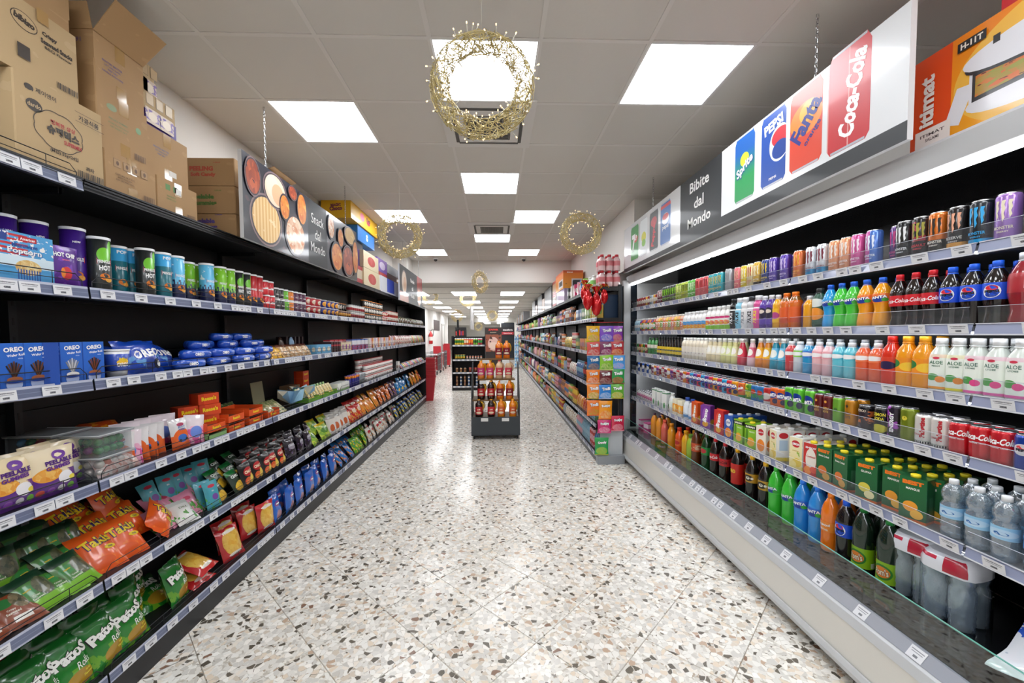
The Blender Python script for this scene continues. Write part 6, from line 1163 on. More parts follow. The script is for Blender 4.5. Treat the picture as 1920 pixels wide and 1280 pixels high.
CB(-1.70, 682, 712, 0, .24, col('cream', 'd8c8a4', [('e', .5, .5, .25, .3, 'b83a34')]), 'cream carton with red picture, lower one', [('ELL', .0, .12, .10, 'b83a34')]); CB(-1.70, 682, 710, .242, .46, col('cream', 'd8c8a4'), 'cream carton with red picture, upper one', [('ELL', .0, .12, .10, 'b83a34')])
CB(-1.72, 667, 681, 0, .23, col('red', 'b0303a', [('r', .1, .9, .3, .8, 'c8b8a0')]), 'red carton with pale panel past the snack sign'); CB(-1.75, 667, 681, .232, .55, col('purpdk', '4a2f6a', [('r', 0, 1, .7, 1, '2a2430')]), 'dark purple carton past the snack sign')
CB(-1.72, 672, 703, .552, .74, col('bluec', '2a7ac8'), 'bright blue carton with white emblem', [('ELL', .02, .10, .09, 'e8eef4'), ('POPS', .02, .10, .03, '2a5ab0')]); CB(-1.70, 660, 709, .742, .98, col('yellowc', 'e9b417'), 'large yellow carton on top of the stack', [('Choco', .12, .14, .06, '7a2a4a', .16, 5, .06), ('ELL', .12, .10, .05, 'b8405a', .14), ('ELL', -.12, .12, .10, 'e06a8a', .16)], [('MAGIC', 0, .15, .035, '7a2a4a', .12, 5, .06), ('Choco', 0, .11, .05, '7a2a4a', .15, 5, .06)])
CB(-1.72, 711, 725, 0, .30, col('redw', 'c83a3a', [('r', .1, .9, .2, .7, 'e8d8c8')]), 'red and white carton beside the cream ones'); CB(-1.72, 708, 726, .302, .50, col('violet', '7a4ab0', [('e', .5, .5, .3, .3, 'd8c8e8')]), 'violet carton beside the cream ones')
CB(-1.74, 726, 744, .24, .36, col('darkr', '5a2a2a'), 'dark red flat carton on the white one'); CB(-1.68, 714, 748, 0, .235, col('whitebl', 'd9dde6', [('r', .3, .7, .1, 1, '2a4ac0')]), 'white carton with blue band past the snack sign'); CB(-1.74, 728, 750, .36, .50, col('greyc', 'b8bcc2'), 'pale grey carton high on the stack')
for i in range(5): cbox(-2.05, -1.76, 6.4 + i * .62, 6.9 + i * .62, ZT, ZT + (.30, .22, .34, .26, .3)[i], 'carton behind the far food sign, %s along' % ORD[i + 1], (), (), (M_card, col('redw', 'c83a3a'))[i % 2], False, 'cartons behind the far food sign')

# ================================================================ hanging signs
M_gloss = plain('sign_white', 'e9ecef', .25, 0, .6); M_sdark = plain('sign_dark', '2b2f33', .45, 0, .1); M_sedge = plain('sign_edge', 'e2e4e8', .4)
def chain(mb, x, y, z0, z1, ln=.030, r=.0022):
    n = int((z1 - z0) / (ln * .8)); 
    for i in range(n):
        z = z0 + (i + .5) * (z1 - z0) / n; a = (i % 2) * math.pi / 2
        pts = [(x + .006 * math.cos(t) * math.cos(a), y + .006 * math.cos(t) * math.sin(a), z + ln / 2 * math.sin(t)) for t in [2 * math.pi * k / 8 for k in range(8)]]
        mb.tube(pts, r, M_silver, 3, True)
def sign(x, y0, y1, z0, z1, side, label):
    """side=+1: printed face looks at +X"""
    r = empty('hanging_sign', (x, (y0 + y1) / 2, z0), label, 'sign'); L_ = (y1 - y0) / 2; H = z1 - z0
    mb = MB(); mb.box(-.012, .012, -L_, L_, 0, H, M_sedge); B('board', mb, r)
    # s runs in reading direction as seen from the aisle
    if side > 0: fn = lambda s, z, o: (.0122 + o, s, z)
    else: fn = lambda s, z, o: (-.0122 - o, -s, z)
    return r, L_, H, fn
def face(r, fn, rects, name='print'):
    mb = MB()
    for s0, s1, z0, z1, m, lay in rects:
        o = .0004 * lay; mb.quad([fn(s0, z0, o), fn(s1, z0, o), fn(s1, z1, o), fn(s0, z1, o)], m)
    return B(name, mb, r)
def ring(mb, fn, s, z, rx_, rz_, m, lay, n=26): mb.face(range(len(mb.v), len(mb.v) + n), m, [((math.cos(2 * math.pi * i / n) + 1) / 2, (math.sin(2 * math.pi * i / n) + 1) / 2) for i in range(n)]); mb.v += [fn(s + rx_ * math.cos(2 * math.pi * i / n), z + rz_ * math.sin(2 * math.pi * i / n), .0004 * lay) for i in range(n)]
def vor(n, sc, c1, c2, c3=None): return art('food_' + n, c1, [('v', .5, .5, 1.2, 1.2, sc, c1, c2)] + ([('n', 0, 1, sc * .5, .6, c3)] if c3 else []), .3, 0, .5)
F_ridge = art('food_ridge', 'f0cf96', [('s', 9, .5, 'e0b26e', 'u', 0, 1), ('n', 0, 1, 3, .62, 'f4dcae')], .3, 0, .5); F_pop = vor('pop', 7, 'f2dcc0', 'd88a5a', 'f8ead8'); F_chip = vor('chip', 5, 'e8963c', 'd06a24', 'f2b45a'); F_tort = art('food_tortilla', 'efd6bc', [('e', .36, .6, .3, .36, 'f2dfca'), ('e', .62, .42, .3, .34, 'e8b890')], .3, 0, .5)
F_sau = vor('sau', 4, '8a3a2a', 'c8603a', '3a2430'); F_bowl = plain('bowl_dark', '3a3540', .3, 0, .5); F_rim = plain('bowl_rim', '8a7478', .3, 0, .5); F_tbl = art('table_dark', '2a2d3a', [('n', 0, 1, 3, .6, '4a3540')], .3, 0, .5)
r, L_, H, fn = sign(-1.60, 2.634, 4.72, 2.24, 2.79, 1, 'dark snack sign with food pictures hanging over the snack shelving')
face(r, fn, [(-L_, -.157, 0, H, F_tbl, 1), (-.157, .225, 0, H, M_sdark, 1), (.225, L_, 0, H, F_tbl, 1)], 'backdrop')
mb = MB(); LY = 0
for (s, z, a, b, m) in ((-.78, .18, .20, .20, F_ridge), (-.66, .42, .16, .15, F_tort), (-.38, .17, .17, .17, F_pop), (-.54, .345, .075, .10, F_chip), (-.27, .41, .085, .14, F_chip), (-.94, .42, .09, .16, F_sau), (-.42, .49, .07, .055, F_sau), (.31, .42, .08, .12, F_pop), (.44, .16, .15, .15, F_chip), (.54, .37, .08, .10, F_chip), (.74, .17, .17, .17, F_sau), (.80, .45, .17, .12, F_ridge), (.95, .25, .09, .20, F_chip)):
    a = min(a, L_ - abs(s) - .002); b = min(b, z - .002, H - z - .002)
    LY += 3; ring(mb, fn, s, z, a, b, F_rim if m in (F_ridge, F_tort, F_sau) else F_bowl, LY); ring(mb, fn, s, z, a * .93, b * .93, F_bowl, LY + 1); ring(mb, fn, s, z, a * .86, b * .86, m, LY + 2); B('food_picture', mb, r); mb = MB()
mb = MB(); put_text(mb, [('Snack', .03, .40, .085, 'f2f2f0', .25, 0, .0), ('dal', .03, .27, .085, 'f2f2f0', .12, 0, .0), ('Mondo', .03, .15, .080, 'f2f2f0', .29, 0, .0)], lambda s, z, o: fn(s, z, .001 + o)); B('lettering', mb, r)
for y in (-.75, .75): mb = MB(); chain(mb, 0, y, H, CZ - 2.24); mb.tube([(0, y - .012 * math.cos(t), H + .008 + .012 * math.sin(t)) for t in [k * .7 for k in range(9)]], .003, M_silver, 4, True); B('chain', mb, r)
r, L_, H, fn = sign(-1.58, 6.70, 8.72, 2.19, 2.79, 1, 'red and black food sign hanging over the far snack shelving')
face(r, fn, [(-L_, L_, 0, H, M_sdark, 1), (-L_, -.35, 0, .16, plain('sign_red', 'a8242c', .3, 0, .5), 2), (.45, L_, .25, H, plain('sign_red', 'a8242c', .3, 0, .5), 2)], 'backdrop')
mb = MB()
for (s, z, a, b, m) in ((-.68, .33, .20, .21, F_tort), (.66, .19, .19, .185, F_chip)): ring(mb, fn, s, z, a, b, F_rim, 3); ring(mb, fn, s, z, a * .88, b * .88, m, 4); B('food_picture', mb, r); mb = MB()
mb = MB(); put_text(mb, [('Noodles', 0, .43, .075, 'f2f2f0', .34), ('dal', 0, .29, .075, 'f2f2f0', .13), ('Mondo', 0, .15, .07, 'f2f2f0', .32)], lambda s, z, o: fn(s, z, .002 + o)); B('lettering', mb, r)
mb = MB(); [mb.tube([(0, y, H), (0, y, CZ - 2.19)], .002, M_silver, 4) for y in (-.7, .7)]; B('wire', mb, r)
# drinks sign
r, L_, H, fn = sign(1.62, 1.549, 5.006, 2.368, 2.895, -1, 'white drinks sign with printed cans and a dark panel over the fridge')
# reading direction runs from the far end (s=-L) to the near end
PX = lambda px: 3.2775 - yr(px, 1.62, 2.6)    # s from where the photo shows an edge
face(r, fn, [(-L_, PX(1278), .045, H, M_gloss, 1), (PX(1278), PX(1356), 0, H, M_sdark, 1), (PX(1356), L_, .075, H, M_gloss, 1), (-L_, PX(1278), 0, .045, M_sdark, 1), (PX(1356), L_, 0, .075, M_sdark, 1)], 'backdrop')
def pcan(s, z, w_, h, m, items):
    mb = MB(); a = w_ / 2; t = h * .06
    out = [(-a * .82, -h / 2), (a * .82, -h / 2), (a, -h / 2 + t), (a, h / 2 - t * 1.6), (a * .8, h / 2), (-a * .8, h / 2), (-a, h / 2 - t * 1.6), (-a, -h / 2 + t)]
    b = len(mb.v); mb.v += [fn(s + x, z + y, .0008) for x, y in out]; mb.face([b + i for i in range(8)], m, [((x + a) / w_, (y + h / 2) / h) for x, y in out])
    for zz in (h / 2 - t * .25, -h / 2 + t * .25): mb.quad([fn(s - a * .8, z + zz - t * .2, .0012), fn(s + a * .8, z + zz - t * .2, .0012), fn(s + a * .8, z + zz + t * .2, .0012), fn(s - a * .8, z + zz + t * .2, .0012)], plain('print_silver', 'b8bcc4', .3))
    put_text(mb, items, lambda x, y, o: fn(s + x, z + y, .001 + o)); B('can_picture', mb, r)
zc = .315; hc_ = .42
sp = PX(1400); pcan(PX(1399), zc, PX(1418) - PX(1381), hc_, art('p_sprite', '1c5fb0', [('g', .75, .35, '1f9a54'), ('e', .5, .62, .22, .1, 'd8e83a')]), [('Sprite', .002, -.004, .08, '1d3f8a', .19, 25, .05, .2), ('Sprite', 0, 0, .07, 'ffffff', .18, 25, .03, .2)])
pcan(PX(1453), zc, PX(1476) - PX(1430), hc_, art('p_pepsi', '1d4fa8', [('e', .75, .52, .4, .24, 'eef0f4'), ('e', .78, .60, .34, .12, 'd02a3a'), ('e', .78, .43, .32, .12, '1a4398')]), [('PEPSI', .0, .13, .06, 'ffffff', .155, 8, .04), ('PEPSI', 0, -.17, .014, 'ffffff', .06)])
pcan(PX(1514), zc, PX(1546) - PX(1485), hc_, art('p_fanta', 'e0452a', [('e', .5, .6, .5, .2, 'f08a2a'), ('e', .55, .66, .25, .12, 'f6b23a')]), [('Fanta', -.0, .03, .10, '1f2f8a', .22, 48, .04), ('orange', .05, -.06, .03, '1f2f8a', .13, 42, .02)])
pcan(PX(1594), zc + .005, PX(1636) - PX(1555), hc_ + .04, art('p_coke', 'bf222c', [('s', 2, .06, 'e8c8c0', 'u', .0, 1), ('g', -1, 1.6, 'd42a34')]), [('Coca-Cola', .02, 0, .09, 'ffffff', .36, 80, .04, .3)])
for px, wpx, c, l, it in ((1192, 14, 'p_7', ['3f9a4a', [('e', .6, .6, .3, .1, 'd83a3a')]], [('7', -.03, 0, .2, 'ffffff', .11, 0, .05), ('UP', .04, .05, .06, 'ffffff', .07, 0, .05)]), (1209, 14, 'p_l', ['e4ecef', [('e', .5, .5, .3, .14, 'd8d83a'), ('e', .5, .35, .25, .1, '8ac84a')]], []), (1228, 16, 'p_d', ['3a3f44', [('e', .5, .72, .35, .12, 'c8303a')]], [('Pepper', 0, -.03, .09, 'd8424a', .26, 80, .05)]), (1250, 19, 'p_p', ['3a74c0', [('r', 0, 1, .86, .94, 'd8424a'), ('e', .5, .6, .34, .13, 'f0f0f4'), ('e', .5, .65, .3, .07, 'd8303a')]], [('pepsi', 0, -.04, .05, 'e8eef8', .14, 0, .03)])):
    pcan(PX(px), .29, PX(px + wpx / 2) - PX(px - wpx / 2), .40, art(c, l[0], l[1]), it)
mb = MB(); sc = (PX(1278) + PX(1356)) / 2; put_text(mb, [('Bibite', sc, .43, .085, 'f2f2f0', .30), ('dal', sc, .29, .085, 'f2f2f0', .15), ('Mondo', sc, .15, .080, 'f2f2f0', .36)], lambda s, z, o: fn(s, z, .001 + o)); B('lettering', mb, r)
for y in (-1.25, .85): mb = MB(); chain(mb, 0, y, H, CZ - 2.368); mb.tube([(0, y - .012 * math.cos(t), H + .008 + .012 * math.sin(t)) for t in [k * .7 for k in range(9)]], .003, M_silver, 4, True); B('chain', mb, r)

# ================================================================ wreaths
rd = random.Random(3); mw = MB(); M_gold = plain('gold_wire', 'd9c890', .35, .6, 0); R0, R1 = .176, .041
def tor(a, b, k=1): rr = R0 + R1 * k * math.cos(b); return Vector((rr * math.cos(a), R1 * k * math.sin(b), rr * math.sin(a)))
for b in (0, 1.3, 2.6, 3.9, 5.2): mw.tube([tor(2 * math.pi * i / 28, b + .1 * math.sin(i)) for i in range(28)], .0013, M_gold, 3, True)
for i in range(900):
    a, b = rd.random() * 6.283, rd.random() * 6.283; p = tor(a, b, rd.uniform(.8, 1.05)); q = tor(a + rd.uniform(-.32, .32), b + rd.uniform(-1.6, 1.6), rd.uniform(.8, 1.1)); mw.tube([p, q], .002, M_gold, 3)
wr_me = mw.mesh('gold_wire'); mbu = MB(); M_bulb = emit('bulb', 'ffd79a', 3.5); M_stem = plain('bulb_stem', 'd8d4c4', .2, 0, .5)
for i in range(130):
    a, b = rd.random() * 6.283, rd.random() * 6.283; p = tor(a, b, .95); d = (tor(a, b, 1.3) - p).normalized() * rd.uniform(.012, .03); d += Vector((rd.uniform(-.01, .01),) * 3)
    mbu.tube([p, p + d], .0018, M_stem, 4); mbu.tube([p + d * .9, p + d * 1.15], .0026, M_bulb, 5)
bu_me = mbu.mesh('light_bulbs')
for (px, py, sz, yaw, d, lab) in ((904, 161, 190, 0, 1.76, 'large gold wire wreath with tiny lights nearest the camera'), (750, 443, 80, .15, 3.95, 'gold wire wreath with tiny lights beside the snack sign'), (1089, 438, 77, -.1, 4.0, 'gold wire wreath with tiny lights near the fridge end'), (900, 529, 40, .85, 8.1, 'gold wire wreath turned sideways before the bulkhead'), (807, 557, 28, .2, 11.2, 'small distant wreath beyond the far food sign'), (877, 560, 30, .1, 11.2, 'small distant wreath over the middle shelf'), (857, 592, 22, .2, 16, 'tiny distant wreath above the middle shelf'), (923, 592, 20, .1, 17, 'tiny distant wreath beside the middle shelf'), (897, 612, 16, .3, 22, 'farthest wreath in front of the posters')):
    X, _, Z = unproj(px, py, d); r = empty('wreath', (X, d, Z), lab, 'wreath', 'gold wire wreaths', (0, 0, yaw)); s = sz / 750 * d / (2 * (R0 + R1)); 
    for nme, me in (('wire_ring', wr_me), ('light_bulbs', bu_me)): c = link(nme, me, r); c.scale = (s, s, s)
    m = MB(); top = (CZ if d < YB else C2) - Z; m.tube([(0, 0, (R0 + R1) * s), (0, 0, top)], .0009, M_stem, 3); B('hanging_thread', m, r)

# ================================================================ bottle display bin in the aisle
def bx(mb, b, m): mb.box(*b, m)
bn = empty('display_bin', (0, 6.13, 0), 'dark grey wheeled display bin with stepped trays of juice', 'display bin'); M_bin = plain('bin_grey', '3d4348', .6); M_tray = plain('tray_brown', '7a5a34', .6)
mb = MB(); bx(mb, (-.385, .365, 0, .01, .065, .35), M_bin); bx(mb, (-.385, .365, .0, .62, .06, .07), M_bin); bx(mb, (-.385, -.375, .01, .62, .07, .35), M_bin); bx(mb, (.355, .365, .01, .62, .07, .35), M_bin); B('front_box', mb, bn)
for s in (-.385, .357):
    mb = MB(); p = [(.0, .35), (.62, .35), (.62, 1.16), (.40, 1.16), (.06, .72)]; 
    for xx, rev in ((s, False), (s + .008, True)): mb.quad([(xx, y, z) for y, z in (reversed(p) if rev else p)], M_bin, [(0, 0)] * 5)
    for i in range(5): a, b = p[i], p[(i + 1) % 5]; mb.quad([(s, *a), (s, *b), (s + .008, *b), (s + .008, *a)], M_bin)
    B('side_panel', mb, bn)
for k, (y0, z) in enumerate(((.03, .315), (.13, .585), (.24, .90), (.36, 1.215))):
    mb = MB(); w1, w2 = (-.375, .355) if k < 2 else (-.30, .30); bx(mb, (w1, w2, y0, .61, z - .012, z - .002), M_tray); bx(mb, (w1, w2, y0 - .004, y0, z - .012, z + .012), M_tray); B('tray', mb, bn)
for k, (x, z, y) in enumerate(((-.18, .325, -.012), (.14, .325, -.012), (-.20, .89, .10), (.12, .89, .10), (-.16, 1.20, .225), (.16, 1.20, .225))):
    mb = MB(); bx(mb, (x - .055, x + .055, y, y + .002, z - .04, z + .01), plain('tag_white', 'e8e8e6', .5)); B('price_card', mb, bn)
for x in (-.34, .32):
    for y in (.05, .57):
        mb = MB(); v0 = len(mb.v); mb.lathe([(.012, -.01), (.03, -.01), (.03, .01), (.012, .01)], M_black, 12); mb.v = [(x + q[2], y + q[1], .031 + q[0]) for q in mb.v]; mb.box(x - .014, x + .014, y - .02, y + .02, .045, .062, M_dark); B('caster', mb, bn)
def syrup(n, c, cap, lab, tc='f6e6d0'):
    p = bottle('straight', .295, .055, c, cap, art('sy' + n, lab, [('e', .5, .5, .4, .45, lab), ('e', .5, .25, .12, .14, 'e8d8b8')]), (.22, .62), [('JUS', 0, .14, .022, tc, .045, 0, .05), ('Nectar', 0, .105, .012, tc, .045)], sq=2.6, name='juice_jug', capr=.021)
    m = MB(); m.tube([(.02, 0, .255), (.052, 0, .245), (.070, 0, .20), (.068, 0, .14), (.05, 0, .11)], .009, plain('han' + cap, 'f0b81c' if cap != 'c8242a' else 'd8b898', .3, 0, .5), 7); p['kids'].append(('handle', m.mesh('handle'))); p['cat'] = 'juice bottle'; return p
s_or = syrup('o', 'ee7d14', 'f2a21c', '8f1f30'); s_br = syrup('b', '2a120e', 'f2a81c', 'c2242c'); s_p2 = syrup('pp', 'f08a2a', 'f2b41c', 'd0407a'); s_cr = syrup('c', 'e9c39a', 'c8242a', 'd8485a'); s_o2 = syrup('o2', 'f08c1c', 'f2b41c', 'd8622a')
rows_ = [(.315, .10, (-.27, -.08, .075, .255), (s_br, s_br, s_o2, s_o2), 'bottom'), (.585, .21, (-.24, -.085, .06, .21), (s_br, s_br, s_or, s_or), 'second'), (.90, .32, (-.24, -.10, .05, .20), (s_p2, s_p2, s_cr, s_cr), 'third'), (1.215, .44, (.045, .175), (s_or, s_or), 'top')]
for z, y, xs, ps, nm in rows_:
    for i, (x, p) in enumerate(zip(xs, ps)):
        c = 'orange' if p in (s_or, s_o2, s_p2) else 'dark brown' if p is s_br else 'pale pink'
        place(p, (x, 6.12 + y, z + .001), random.uniform(-.08, .08), '%s juice jug on the bin\'s %s tier, %s from the snack side' % (c, nm, ORD[i + 1]), 'juice jugs on the ' + nm + ' tier')
        if nm in ('bottom', 'second', 'third'): place(p, (x + .01, 6.12 + y + .13, z + .001), random.uniform(-.1, .1), '%s juice jug behind on the bin\'s %s tier, %s from the snack side' % (c, nm, ORD[i + 1]), 'juice jugs on the ' + nm + ' tier')
# ================================================================ middle shelf unit beyond the bin
ms = empty('shelf_unit', (-.785, 11.57, 0), 'black freestanding shelf unit behind the juice bin', 'shelving')
mb = MB(); bx(mb, (-.48, .48, .40, .44, 0, 1.55), M_back); B('back_panel', mb, ms)
for s in (-.48, .46): mb = MB(); bx(mb, (s, s + .02, 0, .44, 0, 1.57), M_black); B('side_panel', mb, ms)
MSZ = (1.315, .90, .53, .13)
for z in MSZ:
    mb = MB(); bx(mb, (-.46, .46, .01, .40, z - .02, z), M_shelf); sh_ = B('shelf', mb, ms)
    mb = MB(); bx(mb, (-.46, .46, 0, .01, z - .045, z), plain('rail_light', 'aeb4bf', .3)); 
    for i in range(7): bx(mb, (-.44 + i * .13, -.38 + i * .13, -.002, 0, z - .042, z - .004), plain('tag_white', 'e8e8e6', .5))
    B('price_rail', mb, sh_)
mb = MB(); bx(mb, (-.46, .46, .02, .4, 0, .08), M_black); B('plinth', mb, ms)
def M_(z, items, n, p, desc, h=0, y=0, x0=-.40, x1=.40):
    for i in range(n):
        q = p[i % len(p)]; place(q, (-.785 + x0 + (x1 - x0) * (i + .5) / n, 11.57 + .07 + y, z + .001 + h), 0, desc + ', %s from the snack side' % ORD[i + 1], desc + 's')
ju = [can(art('ms' + c, c, [('r', 0, 1, .3, .7, c2), ('r', 0, 1, .86, 1, 'e8e8e8')]), h=.19, r=.032, seg=12, name='drink_can') for c, c2 in (('e8c42a', '2a7a34'), ('e8c42a', '2a7a34'), ('e8702a', 'f0e0c0'), ('d8343a', 'f08a2a'), ('8ac03a', '2a5a2a'), ('c83a4a', '3a9a4a'))]
for i in range(12): place(ju[min(5, i // 2)], (-.785 - .40 + .8 * (i + .5) / 12, 11.64, 1.316), 0, 'bright drink can on the middle unit\'s top shelf, %s from snack side' % ORD[i + 1], 'cans on the middle unit')
M_(.90, 0, 4, [gp('jar', 'g', '40763f', 'dcb53c')], 'green pickle jar on the middle unit', x1=-.1); M_(.90, 0, 6, [gp('jar', 'r', 'c8602e', 'e8e2d6', .7)], 'low orange jar on the middle unit', x0=-.08)
M_(.53, 0, 5, [gp('jar', 'r2', 'ac352f', '7c4a30')], 'red jar on the middle unit', x0=0); M_(.53, 0, 3, [gp('can', 't', 'b28e64', '7c4a30')], 'brown tin on the middle unit', x1=-.05)
for s in range(3): M_(.13, 0, 7, [gp('can', 'a', '7c4a30', 'b28e64', .8), gp('can', 'b', '3b6394', 'e8e2d6', .8)], 'stacked tin on the middle unit, %s layer' % ORD[s + 1], h=s * .098)
mb = MB(); mb.box(-.06, .06, 0, .35, 0, .75, plain('banner_grey', 'c9c6c4', .5)); 
mb = MB(); mb.box(-.012, .012, -1.0, 1.0, 0, .78, plain('banner_grey', 'c9c6c4', .5)); o = B('aisle_sign', mb, loc=(-.82, 14.1, 1.78), label='pale hanging aisle sign seen edge on above the middle unit', category='sign')
mb = MB(); mb.tube([(0, -.8, .78), (0, -.8, .95)], .003, M_silver, 4); mb.tube([(0, .8, .78), (0, .8, .95)], .003, M_silver, 4); B('hanging_wire', mb, o)
mb = MB(); mb.tube([(0, 0, 0), (0, 0, 2.1)], .035, M_black, 10); B('post', mb, loc=(-1.25, 13.4, 0), label='black post standing behind the middle shelf unit', category='post')
# ================================================================ hanging sweet bags at the grocery shelving end
def troll(n, c, c2, c3, nm='Trolli', w_=.175, h=.19): return bag(w_, h, .03, art('tr' + n, c, [('v', .5, .26, .42, .22, 9, c2, c3), ('r', 0, 1, 0, .07, c2), ('g', -1.5, 2, c)], .25, 0, .5), [(nm, .005, h * .72, .042, '3a3a4a', .115, 5, .10), (nm, .005, h * .72, .038, 'ffffff', .11, 5, .05)], seed=len(n) * 3 + 100, nx=8, nz=8, name='sweet_bag', cat='sweet bag', crumple=.7)
TB = [(1112, 611, 641, 'yellow', 'f0b81c', '8ac83a', 'f2a8b8'), (1137, 611, 640, 'violet', '7a4ac0', '4a8ae0', 'e8d8f0'), (1157, 611, 640, 'purple and yellow', '8a3ab0', 'f0b01c', 'e86a1c'), (1113, 640, 667, 'salmon red', 'd8504a', 'e8e4d8', 'd8343a'), (1137, 640, 666, 'plum', '7a2a5a', 'e8d0dc', 'b83a7a'), (1157, 640, 666, 'brick red', 'b8343a', 'f0c8a0', 'e8842a'),
      (1113, 667, 693, 'deep blue', '1f6aa8', 'd8a84a', '8a5a3a'), (1137, 665, 694, 'lime', '8ac82a', 'e8dca0', '4a9a3a'), (1159, 666, 692, 'light blue', '4a9ae0', '8ac8f0', 'f0a8c8'), (1112, 693, 719, 'orange', 'ef7f1c', 'f0e0d0', 'd84a2a'), (1135, 694, 719, 'maroon', '6a1f2a', 'c8a8a0', '8a3a3a'), (1158, 692, 719, 'green and red', '2a9a4a', 'b8242a', 'e84a4a'),
      (1113, 720, 748, 'orange and green', 'ee8a2a', '6ab83a', 'e8f0c0'), (1135, 721, 748, 'sky blue', '2a84d8', 'e8f0f8', '8ac0f0'), (1157, 720, 747, 'green and gold', '5aa82a', 'f0c84a', 'f0e0a0'), (1113, 750, 779, 'orange red', 'ec7a1c', 'd8542a', '8ab83a'), (1135, 751, 786, 'dark topped orange', 'f09a1c', 'e8542a', 'f0d8a0'),
      (1133, 787, 812, 'magenta', 'c81f6a', 'e86aa0', 'f0c8d8'), (1158, 779, 808, 'raspberry', 'c8284a', 'f0b8c0', 'e88a9a'), (1128, 820, 853, 'green snack', '1f9a4a', 'd8c83a', 'a8d83a')]
for i, (px, y0, y1, nm, c, c2, c3) in enumerate(TB):
    d = 4.9; X, _, z0 = unproj(px, y1, d); h = unproj(px, y0, d).z - z0
    t_ = 'Trolli' if i < 15 or i == 15 else ('FruitJoy' if i < 19 else 'Crunchy'); p = troll(nm.replace(' ', ''), c, c2, c3, t_, .172 if i != 2 else .14, h)
    o = place(p, (X, d, z0), random.uniform(-.12, .12), '%s gummy sweet bag hanging at the grocery shelving end' % nm if i < 19 else 'green snack bag standing on the grey base plate', 'gummy bags on the end strips' if i < 19 else None)
st = empty('hanging_strip', (1.28, 4.93, .6), 'wire hanging strips holding gummy sweet bags', 'strip'); mb = MB()
for x in (-.06, .10, .24): mb.tube([(x, 0, .0), (x, 0, 1.16)], .0025, M_chrome, 4); 
B('wire', mb, st)
mb = MB(); mb.tube([(-.1, 0, 1.155), (.3, 0, 1.155), (.3, .08, 1.155)], .004, plain('red_wire', 'b8242a', .4), 5); B('cross_bar', mb, st)
# red foil eggs with gold bows
fo = plain('red_foil', 'd8141c', .18, .45, .6); gf = plain('gold_foil', 'd09a2a', .2, .8, .3)
for i, (px, py, s) in enumerate(((1102, 560, 1.0), (1118, 568, 1.15), (1096, 548, .85), (1133, 553, .8))):
    d = 4.86 + .05 * i; X, _, Z = unproj(px, py, d)
    mb = MB(); pr = [(.004, -.12), (.035, -.10), (.055, -.05), (.058, 0), (.045, .05), (.016, .09), (.03, .12), (.05, .15)]; mb.lathe(pr, fo, 14, capt=False)
    mb.v = [(v[0] * (1 + .16 * mnoise.noise(Vector(v) * 22 + Vector((i, 0, 0)))) * s, v[1] * (1 + .16 * mnoise.noise(Vector(v) * 25)) * s, v[2] * s * 1.15) for v in mb.v]
    o = B('foil_egg', mb, loc=(X, d, Z), label='chocolate egg in red foil with gold bow, %s' % ('in the middle of the bunch', 'largest and lowest', 'nearest the snack side', 'nearest the fridge')[i], category='chocolate egg', group='foil wrapped eggs under the top shelf')
    m = MB()
    for k in range(7):
        a = k * .9 + i; m.tube([(0, 0, .10 * s), (.04 * math.cos(a), .04 * math.sin(a), .15 * s), (.06 * math.cos(a), .06 * math.sin(a), (.11 if k % 2 else .17) * s)], .007, gf, 4)
    m.tube([(0, 0, .1 * s), (0, 0, 2.17 - Z)], .0015, gf, 3); B('bow', m, o)
# goods on top of the grocery shelving
ZG = RZ[0] + .001
def gbox(a, b, x0, x1, z0, z1, label, layers, c, items=(), end=()):
    y0, y1 = yr(b, x0, 2.3), yr(a, x0, 2.3); r = empty('boxed_goods', ((x0 + x1) / 2, (y0 + y1) / 2, ZG + z0), label, 'box', 'boxes above the grocery shelving'); w_, d_ = (x1 - x0) / 2, (y1 - y0) / 2
    mb = MB(); m = art('gb' + c, c, layers, .35); mb.box(-w_, w_, -d_, d_, 0, z1 - z0 - .001, m); put_text(mb, end, lambda x, z, o: (x, -d_ - o, z)); put_text(mb, items, lambda y, z, o: (-w_ - o, -y, z)); B('box_body', mb, r); return r
gbox(1042, 1056, 1.25, 1.62, .245, .58, 'orange oven box above the purple box', [('r', 0, 1, .88, 1, 'c8281c'), ('g', 1.2, -.4, 'f2b02a'), ('r', .42, .95, .1, .55, 'd8d4d8'), ('r', .5, .88, .2, .48, '2a2c32')], 'e0601c', end=[('RECT', .07, .10, .09, '2e3036', .16), ('itimat', -.06, .30, .03, 'f8e8d8', .11), ('22L', -.13, .09, .02, '2a2a2a')])
gbox(1043, 1058, 1.25, 1.60, 0, .24, 'purple box under the orange oven box', [('r', 0, .3, 0, 1, 'd8d0dc'), ('g', -1, 2, '5a2a7a')], '8a3a8a'); gbox(1036, 1042, 1.25, 1.6, 0, .24, 'red and white box beside the purple box', [('r', 0, 1, .2, .8, 'e8dcd4')], 'c82a34'); gbox(1036, 1042, 1.25, 1.6, .245, .52, 'orange and red tall box beside the oven box', [('r', 0, 1, .2, .8, 'd8a87a')], 'c83a2a')
gbox(1021, 1034, 1.27, 1.5, 0, .50, 'tall brushed metal tray standing on edge, nearest', [('s', 40, .5, '68686c', 'v', 0, 1)], '58585c'); gbox(1008, 1016, 1.27, 1.5, 0, .50, 'tall brushed metal tray standing on edge, second', [], '55555a'); gbox(998, 1003, 1.27, 1.5, 0, .48, 'tall brushed metal tray standing on edge, third', [], '5c5c62'); gbox(1016.5, 1020.5, 1.27, 1.5, 0, .34, 'brown box between the metal trays', [], '9a7a64'); gbox(1003.5, 1007, 1.27, 1.5, 0, .30, 'dark box between the farther metal trays', [], '6a3a2a')
